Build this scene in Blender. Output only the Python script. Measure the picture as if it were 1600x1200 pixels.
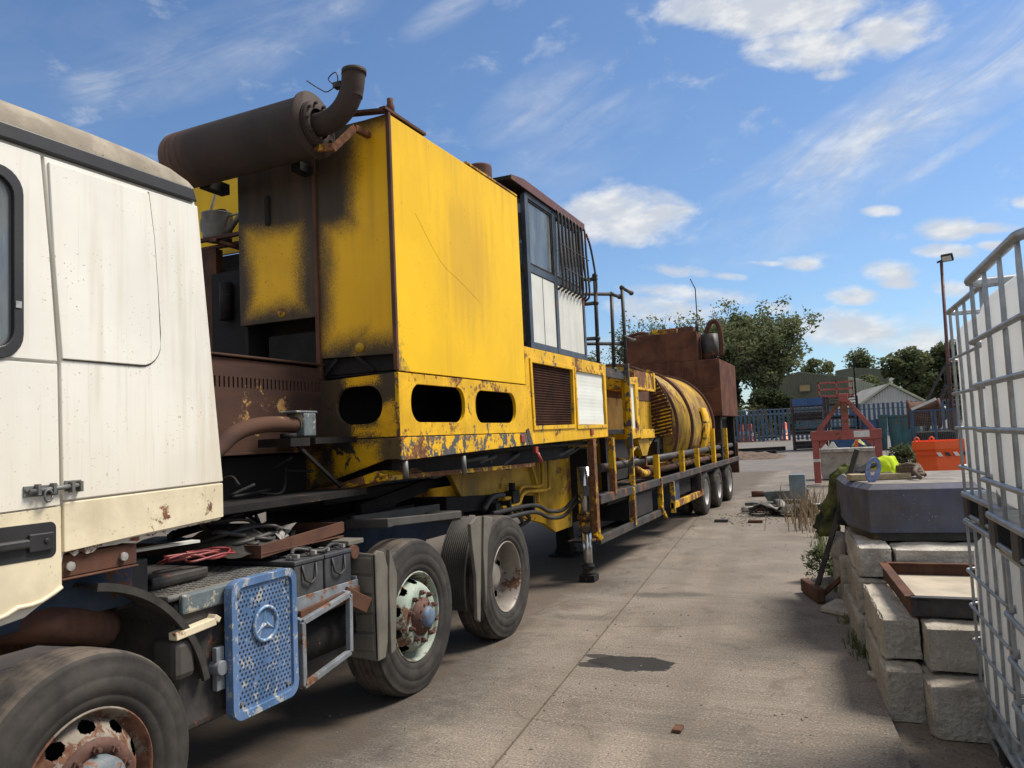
import bpy, math, random
from mathutils import Vector, Matrix
from mathutils.geometry import tessellate_polygon
R = math.radians
rnd = random.Random(7)
scene = bpy.context.scene
for o in list(bpy.data.objects):
    bpy.data.objects.remove(o, do_unlink=True)
C = scene.collection

# ------------------------------------------------------------------ camera
cam_data = bpy.data.cameras.new('camera')
cam = bpy.data.objects.new('camera', cam_data)
C.objects.link(cam)
scene.camera = cam
cam_data.sensor_width = 36.0
cam_data.lens = 27.45
cam_data.clip_start = 0.05
cam_data.clip_end = 6000
AX = (Vector((0.91349109, 0.40433844, -0.04521564)),      # right
      Vector((0.06921463, -0.04492649, 0.99658966)),      # up
      Vector((0.40092812, -0.91350536, -0.06902609)))     # back
m = Matrix.Identity(4)
for j, a in enumerate(AX):
    for i in range(3):
        m[i][j] = a[i]
m.translation = (0, 0, 1.67)
cam.matrix_world = m

# ------------------------------------------------------------------ light and exposure
SUN_EL, SUN_AZ = 54.0, 52.0            # azimuth clockwise from +Y
sd = Vector((math.sin(R(SUN_AZ)) * math.cos(R(SUN_EL)), math.cos(R(SUN_AZ)) * math.cos(R(SUN_EL)), math.sin(R(SUN_EL))))
sun_data = bpy.data.lights.new('sun', 'SUN')
sun_data.energy = 4.7
sun_data.angle = R(20)
sun_data.color = (1.0, 0.92, 0.81)
sun = bpy.data.objects.new('sun', sun_data)
sun.rotation_euler = sd.to_track_quat('Z', 'Y').to_euler()
sun.location = (12, 6, 20)
C.objects.link(sun)
vs = scene.view_settings
vs.view_transform = 'Standard'
vs.look = 'None'
vs.exposure = 0.28
vs.gamma = 1.0
vs.use_curve_mapping = False
scene.cycles.max_bounces = 5
scene.cycles.diffuse_bounces = 3
scene.cycles.glossy_bounces = 3
scene.cycles.transparent_max_bounces = 12

# ------------------------------------------------------------------ sky
world = bpy.data.worlds.new('World')
scene.world = world
world.use_nodes = True
world.cycles.sampling_method = 'MANUAL'
world.cycles.sample_map_resolution = 512
wt = world.node_tree
wt.nodes.clear()


class NT:
    """short node-tree writer"""
    def __init__(s, tree):
        s.t = tree

    def n(s, kind, **kw):
        nd = s.t.nodes.new(kind)
        for k, v in kw.items():
            setattr(nd, k, v)
        return nd

    def put(s, sock, v):
        if isinstance(v, bpy.types.NodeSocket):
            s.t.links.new(v, sock)
        elif v is not None:
            if sock.type == 'RGBA' and not isinstance(v, (int, float)) and len(v) == 3:
                v = (*v, 1)
            sock.default_value = v

    def m(s, op, a, b=None, c=None, clamp=False):
        nd = s.n('ShaderNodeMath', operation=op, use_clamp=clamp)
        s.put(nd.inputs[0], a)
        if b is not None: s.put(nd.inputs[1], b)
        if c is not None: s.put(nd.inputs[2], c)
        return nd.outputs[0]

    def v(s, op, a, b=None, scale=None):
        nd = s.n('ShaderNodeVectorMath', operation=op)
        s.put(nd.inputs[0], a)
        if b is not None: s.put(nd.inputs[1], b)
        if scale is not None: s.put(nd.inputs['Scale'], scale)
        return nd.outputs['Value'] if op in ('DOT_PRODUCT', 'LENGTH') else nd.outputs[0]

    def noise(s, vec, scale=1, detail=4, rough=0.55, dist=0.0, dim='3D'):
        nd = s.n('ShaderNodeTexNoise', noise_dimensions=dim)
        s.put(nd.inputs['Vector'], vec)
        nd.inputs['Scale'].default_value = scale
        nd.inputs['Detail'].default_value = detail
        nd.inputs['Roughness'].default_value = rough
        nd.inputs['Distortion'].default_value = dist
        return nd.outputs[0]

    def step(s, x, a, b, lo=0.0, hi=1.0):
        nd = s.n('ShaderNodeMapRange', interpolation_type='SMOOTHSTEP')
        s.put(nd.inputs[0], x)
        s.put(nd.inputs[1], a); s.put(nd.inputs[2], b)
        s.put(nd.inputs[3], lo); s.put(nd.inputs[4], hi)
        return nd.outputs[0]

    def mix(s, f, a, b, mode='MIX'):
        nd = s.n('ShaderNodeMix', data_type='RGBA', blend_type=mode)
        s.put(nd.inputs[0], f); s.put(nd.inputs[6], a); s.put(nd.inputs[7], b)
        return nd.outputs[2]

    def comb(s, x, y, z):
        nd = s.n('ShaderNodeCombineXYZ')
        s.put(nd.inputs[0], x); s.put(nd.inputs[1], y); s.put(nd.inputs[2], z)
        return nd.outputs[0]

    def sep(s, vec):
        nd = s.n('ShaderNodeSeparateXYZ')
        s.put(nd.inputs[0], vec)
        return nd.outputs


W = NT(wt)
sky = W.n('ShaderNodeTexSky', sky_type='NISHITA')
sky.sun_disc = False
sky.sun_elevation = R(SUN_EL)
sky.sun_rotation = R(SUN_AZ)
sky.air_density = 1.0
sky.dust_density = 0.6
sky.ozone_density = 2.0
tc = W.n('ShaderNodeTexCoord')
d = W.sep(tc.outputs['Generated'])
az = W.m('ARCTAN2', d[0], d[1])
el = W.m('ARCSINE', d[2])
uv = W.comb(az, el, 0.0)
# clouds lie on a flat layer: noise sampled where the view direction meets it
zz = W.m('MAXIMUM', W.m('ADD', d[2], 0.10), 0.02)
flat = W.comb(W.m('DIVIDE', d[0], zz), W.m('DIVIDE', d[1], zz), 0.0)


def turned(deg):
    nd = W.n('ShaderNodeVectorRotate', rotation_type='Z_AXIS')
    W.put(nd.inputs['Vector'], uv)
    nd.inputs['Angle'].default_value = -R(deg)
    return nd.outputs[0]


def blobs(lst, deg, vec):
    """soft ellipses: (azimuth, elevation, half width, half height, -, strength) on axes turned by deg"""
    tot = None
    c_, s_ = math.cos(R(deg)), math.sin(R(deg))
    for (u, v, su, sv, rot, amp) in lst:
        uu, v2 = u * c_ + v * s_, -u * s_ + v * c_
        p = W.n('ShaderNodeVectorMath', operation='MULTIPLY_ADD')
        W.put(p.inputs[0], vec)
        p.inputs[1].default_value = (1 / su, 1 / sv, 0)
        p.inputs[2].default_value = (-uu / su, -v2 / sv, 0)
        g = W.m('MULTIPLY_ADD', W.v('DOT_PRODUCT', p.outputs[0], p.outputs[0]), -0.45 * amp, amp)
        tot = g if tot is None else W.m('MAXIMUM', tot, g)
    return W.m('MAXIMUM', tot, 0.0)


CUMULUS = [
    (-0.267, 0.270, 0.0776, 0.0265, -5, 1.00), (-0.239, 0.276, 0.0567, 0.0232, -5, 0.90), (-0.136, 0.488, 0.0554, 0.0171, -9, 0.95),
    (-0.052, 0.471, 0.0978, 0.0194, -11, 1.00), (-0.018, 0.427, 0.0621, 0.0185, -19, 1.00), (0.066, 0.430, 0.0477, 0.0254, -4, 0.75),
    (0.001, 0.398, 0.0215, 0.0060, -11, 0.50), (0.108, 0.210, 0.0265, 0.0118, -10, 1.00), (0.147, 0.204, 0.0301, 0.0054, -6, 0.70),
    (0.103, 0.186, 0.0252, 0.0077, -9, 0.90), (0.152, 0.184, 0.0149, 0.0048, -10, 0.80), (0.047, 0.171, 0.0240, 0.0123, -8, 0.90),
    (0.052, 0.157, 0.0199, 0.0065, -7, 0.80), (0.007, 0.148, 0.0248, 0.0097, 1, 0.90), (0.043, 0.240, 0.0189, 0.0057, 3, 0.80),
    (-0.045, 0.192, 0.0246, 0.0075, -7, 0.70), (-0.087, 0.197, 0.0298, 0.0031, -1, 0.60), (-0.133, 0.186, 0.0184, 0.0047, -3, 0.70),
    (-0.018, 0.199, 0.0156, 0.0059, 3, 0.60), (0.001, 0.109, 0.0656, 0.0195, -6, 0.85), (0.066, 0.088, 0.0582, 0.0174, -6, 0.70),
    (-0.181, 0.168, 0.0705, 0.0095, -7, 0.70), (-0.214, 0.151, 0.0635, 0.0160, -4, 0.85), (-0.203, 0.200, 0.0436, 0.0071, 3, 0.60),
    (0.115, 0.142, 0.0210, 0.0084, -8, 0.70), (0.181, 0.225, 0.0087, 0.0060, -11, 0.70), (-0.080, 0.144, 0.0148, 0.0077, -6, 0.80),
    (-0.355, 0.099, 0.0984, 0.0245, -3, 0.50)]
CIRRUS = [
    (0.065, 0.331, 0.1880, 0.0372, 15, 0.75), (0.170, 0.375, 0.0848, 0.0372, 20, 0.70), (-0.074, 0.280, 0.0821, 0.0295, 17, 0.40),
    (-0.355, 0.416, 0.0756, 0.0290, -9, 0.35), (-0.289, 0.397, 0.0415, 0.0073, -13, 0.30), (-0.902, 0.407, 0.0301, 0.0143, 8, 0.50),
    (-0.752, 0.465, 0.1520, 0.0332, -14, 0.30), (-0.617, 0.518, 0.0327, 0.0118, 3, 0.40), (-0.476, 0.515, 0.0508, 0.0134, -1, 0.30),
    (0.127, 0.294, 0.1002, 0.0067, 8, 0.50), (-0.316, 0.351, 0.0997, 0.0377, -4, 0.20), (-0.009, 0.270, 0.1420, 0.0361, 6, 0.30)]
puff = W.noise(W.v('MULTIPLY', uv, (1, 1.7, 1)), 16, 6, 0.6, 0.3)
cum = W.step(W.m('ADD', blobs(CUMULUS, -9, turned(-9)), W.m('MULTIPLY', W.m('SUBTRACT', puff, 0.5), 1.9)), 0.06, 0.92)
wisp_uv = turned(22)
wisp = W.noise(W.v('MULTIPLY', wisp_uv, (1, 4.0, 1)), 5, 7, 0.66, 0.8)
broad = W.noise(flat, 0.9, 2, 0.6, 0.4)
cir_field = W.m('ADD', blobs(CIRRUS, 22, wisp_uv), W.step(broad, 0.50, 0.80, 0.0, 0.16))
cir = W.m('MULTIPLY', cir_field, W.step(wisp, 0.26, 0.78))
far = W.m('MULTIPLY', W.step(W.noise(flat, 0.55, 4, 0.6, 0.2), 0.38, 0.54), W.step(W.m('ABSOLUTE', W.m('ADD', az, 0.4)), 0.75, 0.95))  # white cloud cover added outside the view to whiten the ambient light
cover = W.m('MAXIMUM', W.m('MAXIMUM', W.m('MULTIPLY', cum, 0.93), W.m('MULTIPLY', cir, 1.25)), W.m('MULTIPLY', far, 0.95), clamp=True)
tint = W.mix(1.0, sky.outputs[0], (0.80, 0.95, 1.10), 'MULTIPLY')
shade = W.noise(W.v('MULTIPLY', uv, (1, 2.2, 1)), 22, 3, 0.55)
cloud = W.mix(W.step(shade, 0.4, 0.7), (5.0, 5.3, 5.8), (6.9, 6.9, 6.8))
bg = W.n('ShaderNodeBackground')
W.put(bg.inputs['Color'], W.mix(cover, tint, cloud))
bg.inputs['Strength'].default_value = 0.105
out = W.n('ShaderNodeOutputWorld')
wt.links.new(bg.outputs[0], out.inputs['Surface'])

# ------------------------------------------------------------------ mesh helpers
class MB:
    """collects shapes; build() links them as one mesh object"""
    def __init__(s):
        s.v, s.f, s.sm = [], [], []

    def add(s, vs_, fs, smooth=False):
        b = len(s.v)
        s.v += [tuple(p) for p in vs_]
        for f in fs:
            s.f.append([i + b for i in f]); s.sm.append(smooth)
        return s

    def box(s, x0, x1, y0, y1, z0, z1):
        x0, x1 = sorted((x0, x1)); y0, y1 = sorted((y0, y1)); z0, z1 = sorted((z0, z1))
        vs_ = [(x, y, z) for z in (z0, z1) for y in (y0, y1) for x in (x0, x1)]
        return s.add(vs_, [(0, 2, 3, 1), (4, 5, 7, 6), (0, 1, 5, 4), (2, 6, 7, 3), (0, 4, 6, 2), (1, 3, 7, 5)])

    def bar(s, a, b, w, h, up=(0, 0, 1)):
        """rectangular bar from a to b, w across, h along up"""
        a, b = Vector(a), Vector(b)
        d_ = (b - a).normalized()
        u = Vector(up)
        if abs(d_.dot(u)) > 0.98: u = Vector((0, 1, 0))
        sx = d_.cross(u).normalized(); u = sx.cross(d_)
        vs_ = []
        for p in (a, b):
            for (i, j) in ((-1, -1), (1, -1), (1, 1), (-1, 1)):
                vs_.append(p + sx * (i * w / 2) + u * (j * h / 2))
        return s.add(vs_, [(3, 2, 1, 0), (4, 5, 6, 7), (0, 1, 5, 4), (1, 2, 6, 5), (2, 3, 7, 6), (3, 0, 4, 7)])

    def tube(s, pts, r, n=10, caps=True, smooth=True):
        pts = [Vector(p) for p in pts]
        rs = r if isinstance(r, (list, tuple)) else [r] * len(pts)
        vs_, fs = [], []
        prev = None
        for i, p in enumerate(pts):
            t = (pts[min(i + 1, len(pts) - 1)] - pts[max(i - 1, 0)]).normalized()
            if prev is None:
                a = Vector((0, 0, 1)) if abs(t.z) < 0.9 else Vector((1, 0, 0))
                u = t.cross(a).normalized()
            else:
                u = (prev - t * prev.dot(t))
                u = u.normalized() if u.length > 1e-6 else t.orthogonal().normalized()
            w = t.cross(u); prev = u
            for k in range(n):
                an = 2 * math.pi * k / n
                vs_.append(p + (u * math.cos(an) + w * math.sin(an)) * rs[i])
        for i in range(len(pts) - 1):
            for k in range(n):
                a, b = i * n + k, i * n + (k + 1) % n
                fs.append((a, b, b + n, a + n))
        s.add(vs_, fs, smooth)
        if caps:
            s.add(vs_[:n], [tuple(reversed(range(n)))]); s.add(vs_[-n:], [tuple(range(n))])
        return s

    def cyl(s, a, b, r, n=16, r2=None, smooth=True):
        return s.tube([a, b], [r, r if r2 is None else r2], n, True, smooth)

    def lathe(s, prof, o, axis, n=40, smooth=True, a0=0.0, a1=2 * math.pi, ref=None):
        """prof: (radius, distance along axis)"""
        o, ax = Vector(o), Vector(axis).normalized()
        u = Vector(ref) if ref else (ax.cross(Vector((0, 0, 1))) if abs(ax.z) < 0.9 else Vector((1, 0, 0)))
        u = u.normalized(); w = ax.cross(u)
        full = abs(a1 - a0 - 2 * math.pi) < 1e-6
        cnt = n if full else n + 1
        vs_, fs = [], []
        for (r, h) in prof:
            for k in range(cnt):
                an = a0 + (a1 - a0) * k / n
                vs_.append(o + ax * h + (u * math.cos(an) + w * math.sin(an)) * r)
        for i in range(len(prof) - 1):
            for k in range(n):
                a = i * cnt + k; b = i * cnt + (k + 1) % cnt
                fs.append((a, b, b + cnt, a + cnt))
        return s.add(vs_, fs, smooth)

    def plate(s, outer, holes, fn, t0, t1):
        """flat plate with holes; outer/holes are 2-D loops, fn(a, b, t) gives the 3-D point"""
        loops = [outer] + list(holes)
        flat_ = [p for l in loops for p in l]
        tri = tessellate_polygon([[Vector((p[0], p[1], 0)) for p in l] for l in loops])
        for t, rev in ((t0, False), (t1, True)):
            s.add([fn(p[0], p[1], t) for p in flat_], [tuple(reversed(f)) if rev else tuple(f) for f in tri])
        for l in loops:
            n = len(l)
            vs_ = [fn(p[0], p[1], t0) for p in l] + [fn(p[0], p[1], t1) for p in l]
            s.add(vs_, [(i, (i + 1) % n, (i + 1) % n + n, i + n) for i in range(n)])
        return s

    def pieces(s):
        """split into groups of faces whose boxes touch: every separate piece becomes its own object"""
        par = list(range(len(s.v)))
        def find(i):
            while par[i] != i:
                par[i] = par[par[i]]; i = par[i]
            return i
        key = {}
        for i, p in enumerate(s.v):
            k = (round(p[0], 4), round(p[1], 4), round(p[2], 4))
            if k in key: par[find(i)] = find(key[k])
            else: key[k] = i
        for f in s.f:
            a = find(f[0])
            for j in f[1:]: par[find(j)] = a
        isl = {}
        for i, p in enumerate(s.v): isl.setdefault(find(i), []).append(p)
        ks = list(isl)
        if len(ks) < 2: return [s]
        bb = [([min(q[c] for q in isl[k]) - 0.008 for c in range(3)], [max(q[c] for q in isl[k]) + 0.008 for c in range(3)]) for k in ks]
        gp = list(range(len(ks)))
        def gf(i):
            while gp[i] != i: i = gp[i]
            return i
        for i in range(len(ks)):
            for j in range(i):
                if all(bb[i][0][c] <= bb[j][1][c] and bb[j][0][c] <= bb[i][1][c] for c in range(3)): gp[gf(i)] = gf(j)
        num = {k: gf(i) for i, k in enumerate(ks)}
        out_ = {}
        for f, sm in zip(s.f, s.sm):
            out_.setdefault(num[find(f[0])], []).append((f, sm))
        res = []
        for fs in out_.values():
            b = MB(); ix = {}
            for f, sm in fs:
                nf = []
                for i in f:
                    if i not in ix: ix[i] = len(b.v); b.v.append(s.v[i])
                    nf.append(ix[i])
                b.f.append(nf); b.sm.append(sm)
            res.append(b)
        return sorted(res, key=lambda b: -len(b.v))

    def build(s, name, mat, parent=None, bevel=0.0, seg=2, fix=True, local=False, solid=0.0, split=True):
        if split and fix and len(s.v) < 5000 and parent is not None:
            ps = s.pieces()
            if len(ps) > 1:
                os_ = [b.build(name, mat, parent, bevel, seg, fix, local, solid, False) for b in ps]
                return os_[0]
        off = Vector((0, 0, 0))
        if parent is not None and not local:
            p = parent
            while p is not None:
                off += p.location; p = p.parent
        me = bpy.data.meshes.new(name)
        me.from_pydata([tuple(Vector(p) - off) for p in s.v], [], s.f)
        me.polygons.foreach_set('use_smooth', s.sm)
        me.update()
        if fix:
            import bmesh
            bm = bmesh.new(); bm.from_mesh(me)
            bmesh.ops.remove_doubles(bm, verts=bm.verts, dist=1e-5)
            bmesh.ops.recalc_face_normals(bm, faces=bm.faces)
            bm.to_mesh(me); bm.free()
        o = bpy.data.objects.new(name, me)
        C.objects.link(o)
        if mat is not None: me.materials.append(mat)
        if parent is not None: o.parent = parent
        if solid:
            md = o.modifiers.new('solid', 'SOLIDIFY'); md.thickness = solid; md.offset = 0
        if bevel:
            md = o.modifiers.new('bevel', 'BEVEL'); md.width = bevel; md.segments = seg
            md.limit_method = 'ANGLE'; md.angle_limit = R(35); md.harden_normals = False
        return o


def fX(X):
    return lambda a, b, t: (X + t, a, b)          # a = Y, b = Z


def fY(Y):
    return lambda a, b, t: (a, Y + t, b)          # a = X, b = Z


def fZ(Z):
    return lambda a, b, t: (a, b, Z + t)


def spline(pts, n=8):
    """Catmull-Rom through pts"""
    P = [Vector(p) for p in pts]
    P = [P[0] * 2 - P[1]] + P + [P[-1] * 2 - P[-2]]
    o = []
    for i in range(1, len(P) - 2):
        for k in range(n):
            t = k / n
            a, b, c, e = P[i - 1], P[i], P[i + 1], P[i + 2]
            o.append(0.5 * ((2 * b) + (c - a) * t + (2 * a - 5 * b + 4 * c - e) * t * t + (3 * b - a - 3 * c + e) * t ** 3))
    return o + [P[-2]]


def rrect(a0, a1, b0, b1, r, n=6):
    o = []
    for (ca, cb, s0) in ((a1 - r, b1 - r, 0), (a0 + r, b1 - r, 90), (a0 + r, b0 + r, 180), (a1 - r, b0 + r, 270)):
        for k in range(n + 1):
            an = R(s0 + 90 * k / n)
            o.append((ca + r * math.cos(an), cb + r * math.sin(an)))
    return o


def tag(o, label=None, cat=None, group=None, kind=None):
    if label: o['label'] = label
    if cat: o['category'] = cat
    if group: o['group'] = group
    if kind: o['kind'] = kind
    return o


def root(name, loc, label, cat, group=None, rz=0.0):
    o = bpy.data.objects.new(name, None)
    o.empty_display_size = 0.1
    C.objects.link(o)
    o.location = loc
    o.rotation_euler = (0, 0, R(rz))
    return tag(o, label, cat, group)


def copy_tree(o, parent=None):
    c = o.copy(); C.objects.link(c); c.parent = parent
    for ch in o.children:
        copy_tree(ch, c)
    return c


# ------------------------------------------------------------------ materials
def mat(name, col, rough=0.6, metal=0.0, var=0.2, vscale=3.0, col2=None, streak=0.0, streak_col=(0.10, 0.08, 0.06),
        rust=0.0, rust_scale=5.0, rust_col=(0.10, 0.045, 0.025), rust_col2=(0.20, 0.085, 0.035), chips=0.0, chip_col=(0.09, 0.085, 0.08),
        speck=0.0, speck_col=(0.05, 0.04, 0.03), dust=0.0, dust_col=(0.28, 0.24, 0.19), bump=0.15, bscale=60.0, bdist=0.002,
        soot=None, soot_col=(0.018, 0.016, 0.015), extra=None, local=False, stretch=(1, 1, 1), spec=0.5):
    mt = bpy.data.materials.new(name)
    mt.use_nodes = True
    t = mt.node_tree
    t.nodes.clear()
    N = NT(t)
    if local:
        pos = N.n('ShaderNodeTexCoord').outputs['Object']
    else:
        pos = N.n('ShaderNodeNewGeometry').outputs['Position']
    ps = N.v('MULTIPLY', pos, stretch)
    c = col
    if var or col2:
        f = N.step(N.noise(ps, vscale, 4, 0.62, 0.3), 0.32, 0.70)
        c = N.mix(f, tuple(x * (1 - var) for x in col) if col2 is None else col2, col)
    rv = rough
    if streak:
        sp = N.v('MULTIPLY', pos, (9, 9, 0.55))
        f = N.m('MULTIPLY', N.step(N.noise(sp, 1.0, 3, 0.65), 0.48, 0.75), N.step(N.noise(pos, 1.3, 1), 0.35, 0.65))
        c = N.mix(N.m('MULTIPLY', f, streak), c, streak_col)
    if speck:
        f = N.step(N.noise(pos, 75, 1, 0.5), 0.70, 0.74)
        f = N.m('MULTIPLY', f, N.step(N.noise(pos, 4, 1), 0.42, 0.62))
        c = N.mix(N.m('MULTIPLY', f, speck), c, speck_col)
    if dust:
        f = N.step(N.noise(pos, 5, 4, 0.68), 0.30, 0.75)
        c = N.mix(N.m('MULTIPLY', f, dust), c, dust_col)
    if chips:
        f = N.step(N.noise(N.v('MULTIPLY', pos, (1, 1, 0.8)), rust_scale * 1.3, 6, 0.74, 0.25), 0.640 - chips * 0.24, 0.675 - chips * 0.24)
        c = N.mix(f, c, chip_col)
    if rust:
        nz = N.noise(pos, rust_scale, 7, 0.76, 0.35)
        f = N.step(N.m('ADD', nz, N.m('MULTIPLY', N.m('SUBTRACT', N.noise(pos, rust_scale * 0.28, 1), 0.5), 0.55)), 0.675 - rust * 0.30, 0.735 - rust * 0.30)
        rc = N.mix(N.step(N.noise(pos, 22, 2, 0.6), 0.35, 0.65), rust_col, rust_col2)
        c = N.mix(f, c, rc)
        rv = N.m('ADD', N.m('MULTIPLY', f, 0.9 - rough), rough)
    if soot:
        xyz = N.sep(pos)
        tot = None
        for (ax, c0, h0, c1, h1, soft, amt) in soot:
            u = xyz['XYZ'.index(ax[0])]; w = xyz['XYZ'.index(ax[1])]
            q = N.m('MAXIMUM', N.m('SUBTRACT', N.m('ABSOLUTE', N.m('SUBTRACT', u, c0)), h0),
                    N.m('SUBTRACT', N.m('ABSOLUTE', N.m('SUBTRACT', w, c1)), h1))
            tot = q if tot is None else N.m('MINIMUM', tot, q)
        nz = N.m('ADD', N.m('MULTIPLY', N.m('SUBTRACT', N.noise(N.v('MULTIPLY', pos, (1, 1, 0.6)), 3.2, 3, 0.5), 0.5), 0.22),
                 N.m('MULTIPLY', N.m('SUBTRACT', N.noise(pos, 190, 2, 0.6), 0.5), 0.20))
        f = N.m('MULTIPLY', N.step(N.m('ADD', tot, nz), -soft, soft), amt)
        sc = N.mix(N.step(N.noise(N.v('MULTIPLY', pos, (5, 5, 0.7)), 1.5, 5), 0.4, 0.75), soot_col, (0.055, 0.035, 0.022))
        c = N.mix(f, c, sc)
    if extra:
        c = extra(N, pos, c)
    b = N.n('ShaderNodeBsdfPrincipled')
    N.put(b.inputs['Base Color'], c)
    N.put(b.inputs['Roughness'], rv)
    b.inputs['Metallic'].default_value = metal
    b.inputs['Specular IOR Level'].default_value = spec
    if bump > 0.08:
        bp = N.n('ShaderNodeBump')
        bp.inputs['Strength'].default_value = bump
        bp.inputs['Distance'].default_value = bdist
        N.put(bp.inputs['Height'], N.noise(ps, bscale, 2, 0.6))
        t.links.new(bp.outputs[0], b.inputs['Normal'])
    o = N.n('ShaderNodeOutputMaterial')
    t.links.new(b.outputs[0], o.inputs['Surface'])
    return mt


def glass(name, tintc=(0.75, 0.85, 0.88), dark=0.35):
    mt = bpy.data.materials.new(name)
    mt.use_nodes = True
    t = mt.node_tree; t.nodes.clear(); N = NT(t)
    tr = N.n('ShaderNodeBsdfTransparent'); tr.inputs[0].default_value = (*[x * (1 - dark) for x in tintc], 1)
    gl = N.n('ShaderNodeBsdfGlossy'); gl.inputs['Roughness'].default_value = 0.04
    fr = N.n('ShaderNodeFresnel'); fr.inputs['IOR'].default_value = 1.6
    mx = N.n('ShaderNodeMixShader')
    t.links.new(N.m('ADD', fr.outputs[0], 0.08), mx.inputs[0]); t.links.new(tr.outputs[0], mx.inputs[1]); t.links.new(gl.outputs[0], mx.inputs[2])
    df = N.n('ShaderNodeBsdfDiffuse')
    N.put(df.inputs[0], (0.35, 0.38, 0.38))
    m2 = N.n('ShaderNodeMixShader')
    pos = N.n('ShaderNodeNewGeometry').outputs['Position']
    t.links.new(N.step(N.noise(N.v('MULTIPLY', pos, (6, 6, 1.2)), 1.5, 6, 0.65), 0.3, 0.8, 0.12, 0.45), m2.inputs[0])
    t.links.new(mx.outputs[0], m2.inputs[1]); t.links.new(df.outputs[0], m2.inputs[2])
    o = N.n('ShaderNodeOutputMaterial')
    t.links.new(m2.outputs[0], o.inputs['Surface'])
    return mt


M = {}


def cab_dirt(N, p, c):
    # brown film gathering along the rear corner and above the sill, fine vertical run-off
    s_ = N.sep(p)
    nz = N.noise(N.v('MULTIPLY', p, (3, 12, 1.2)), 1.0, 4, 0.65)
    rear = N.m('ADD', N.m('SUBTRACT', s_[1], 2.72), N.m('MULTIPLY', N.m('SUBTRACT', nz, 0.5), 0.5))
    c = N.mix(N.step(rear, -0.05, 0.22, 0.0, 0.5), c, (0.50, 0.40, 0.24))
    low = N.m('ADD', N.m('SUBTRACT', 1.95, s_[2]), N.m('MULTIPLY', N.m('SUBTRACT', nz, 0.5), 0.7))
    c = N.mix(N.step(low, -0.1, 0.55, 0.0, 0.30), c, (0.56, 0.46, 0.29))
    run = N.noise(N.v('MULTIPLY', p, (30, 60, 1.6)), 1.0, 3, 0.6)
    return N.mix(N.step(run, 0.55, 0.75, 0.0, 0.22), c, (0.42, 0.37, 0.28))


YEL = (0.86, 0.515, 0.003)
def yellow_side(N, p, c):
    # weathering on the big panel: a faded greasy smear, run-off from the top edge, soot at the lower front
    s_ = N.sep(p)
    q = N.v('MULTIPLY', N.v('SUBTRACT', p, (-2.78, 5.55, 3.12)), (0, 1 / 0.62, 1 / 0.75))
    dd = N.m('ADD', N.v('LENGTH', q), N.m('MULTIPLY', N.m('SUBTRACT', N.noise(N.v('MULTIPLY', p, (3, 9, 0.9)), 1.0, 4, 0.65), 0.5), 1.6))
    c = N.mix(N.step(dd, 1.0, 0.25, 0.0, 0.42), c, (0.42, 0.235, 0.03))
    top = N.m('ADD', N.m('SUBTRACT', s_[2], 3.72), N.m('MULTIPLY', N.m('SUBTRACT', N.noise(N.v('MULTIPLY', p, (6, 16, 0.6)), 1.0, 3), 0.5), 0.9))
    c = N.mix(N.step(top, -0.05, 0.40, 0.0, 0.3), c, (0.36, 0.21, 0.04))
    cor = N.m('ADD', N.m('ADD', N.m('SUBTRACT', s_[1], 4.45), N.m('MULTIPLY', N.m('SUBTRACT', s_[2], 2.15), 0.35)), N.m('MULTIPLY', N.m('SUBTRACT', N.noise(p, 14, 5, 0.7), 0.5), 0.45))
    c = N.mix(N.step(cor, 0.14, 0.02, 0.0, 0.85), c, (0.08, 0.06, 0.05))
    mk = N.noise(N.v('MULTIPLY', p, (20, 40, 14)), 1.0, 2, 0.5)
    return N.mix(N.step(mk, 0.76, 0.79, 0.0, 0.8), c, (0.10, 0.06, 0.03))
M['yellow'] = mat('yellow_paint', YEL, 0.5, extra=yellow_side, var=0.14, vscale=0.9, streak=0.30, streak_col=(0.40, 0.20, 0.02), speck=0.35, bump=0.10, bscale=3, bdist=0.01, spec=0.25)
M['yellow_worn'] = mat('yellow_worn_paint', (0.80, 0.455, 0.006), 0.5, spec=0.3, var=0.25, vscale=4, streak=0.5, streak_col=(0.12, 0.06, 0.02), speck=0.8, rust=0.36, rust_scale=6, chips=0.22, bump=0.12)
M['yellow_chip'] = mat('yellow_chipped_paint', (0.80, 0.455, 0.006), 0.5, spec=0.3, var=0.2, vscale=4, streak=0.35, streak_col=(0.14, 0.07, 0.02), speck=0.6, rust=0.42, rust_scale=6, chips=0.66, chip_col=(0.085, 0.08, 0.08), bump=0.2)
M['yellow_rusty'] = mat('yellow_rusting_paint', (0.69, 0.40, 0.008), 0.6, spec=0.3, var=0.35, vscale=5, streak=0.7, streak_col=(0.10, 0.05, 0.02), rust=0.78, rust_scale=7, chips=0.40, bump=0.3)
M['yellow_grime'] = mat('yellow_grimy_paint', (0.55, 0.32, 0.008), 0.55, spec=0.3, var=0.45, vscale=2.5, streak=0.6, streak_col=(0.05, 0.035, 0.02), rust=0.25, rust_scale=6, speck=0.5, dust=0.1)
M['drum'] = mat('sooty_drum_paint', (0.55, 0.33, 0.012), 0.6, spec=0.25, var=0.5, vscale=1.6, col2=(0.20, 0.12, 0.02), streak=0.7, streak_col=(0.05, 0.035, 0.025), rust=0.45, rust_scale=4, dust=0.25, dust_col=(0.12, 0.08, 0.04), bump=0.2)
M['soot_right'] = mat('sooty_yellow_panel', (0.85, 0.455, 0.006), 0.5, spec=0.3, var=0.15, vscale=1.5, speck=0.8,
                      soot=[('XZ', -2.78, 0.30, 3.12, 0.76, 0.13, 0.97), ('XZ', -2.90, 0.43, 2.80, 0.40, 0.10, 0.97)], streak=0.3, streak_col=(0.2, 0.1, 0.03))
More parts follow.
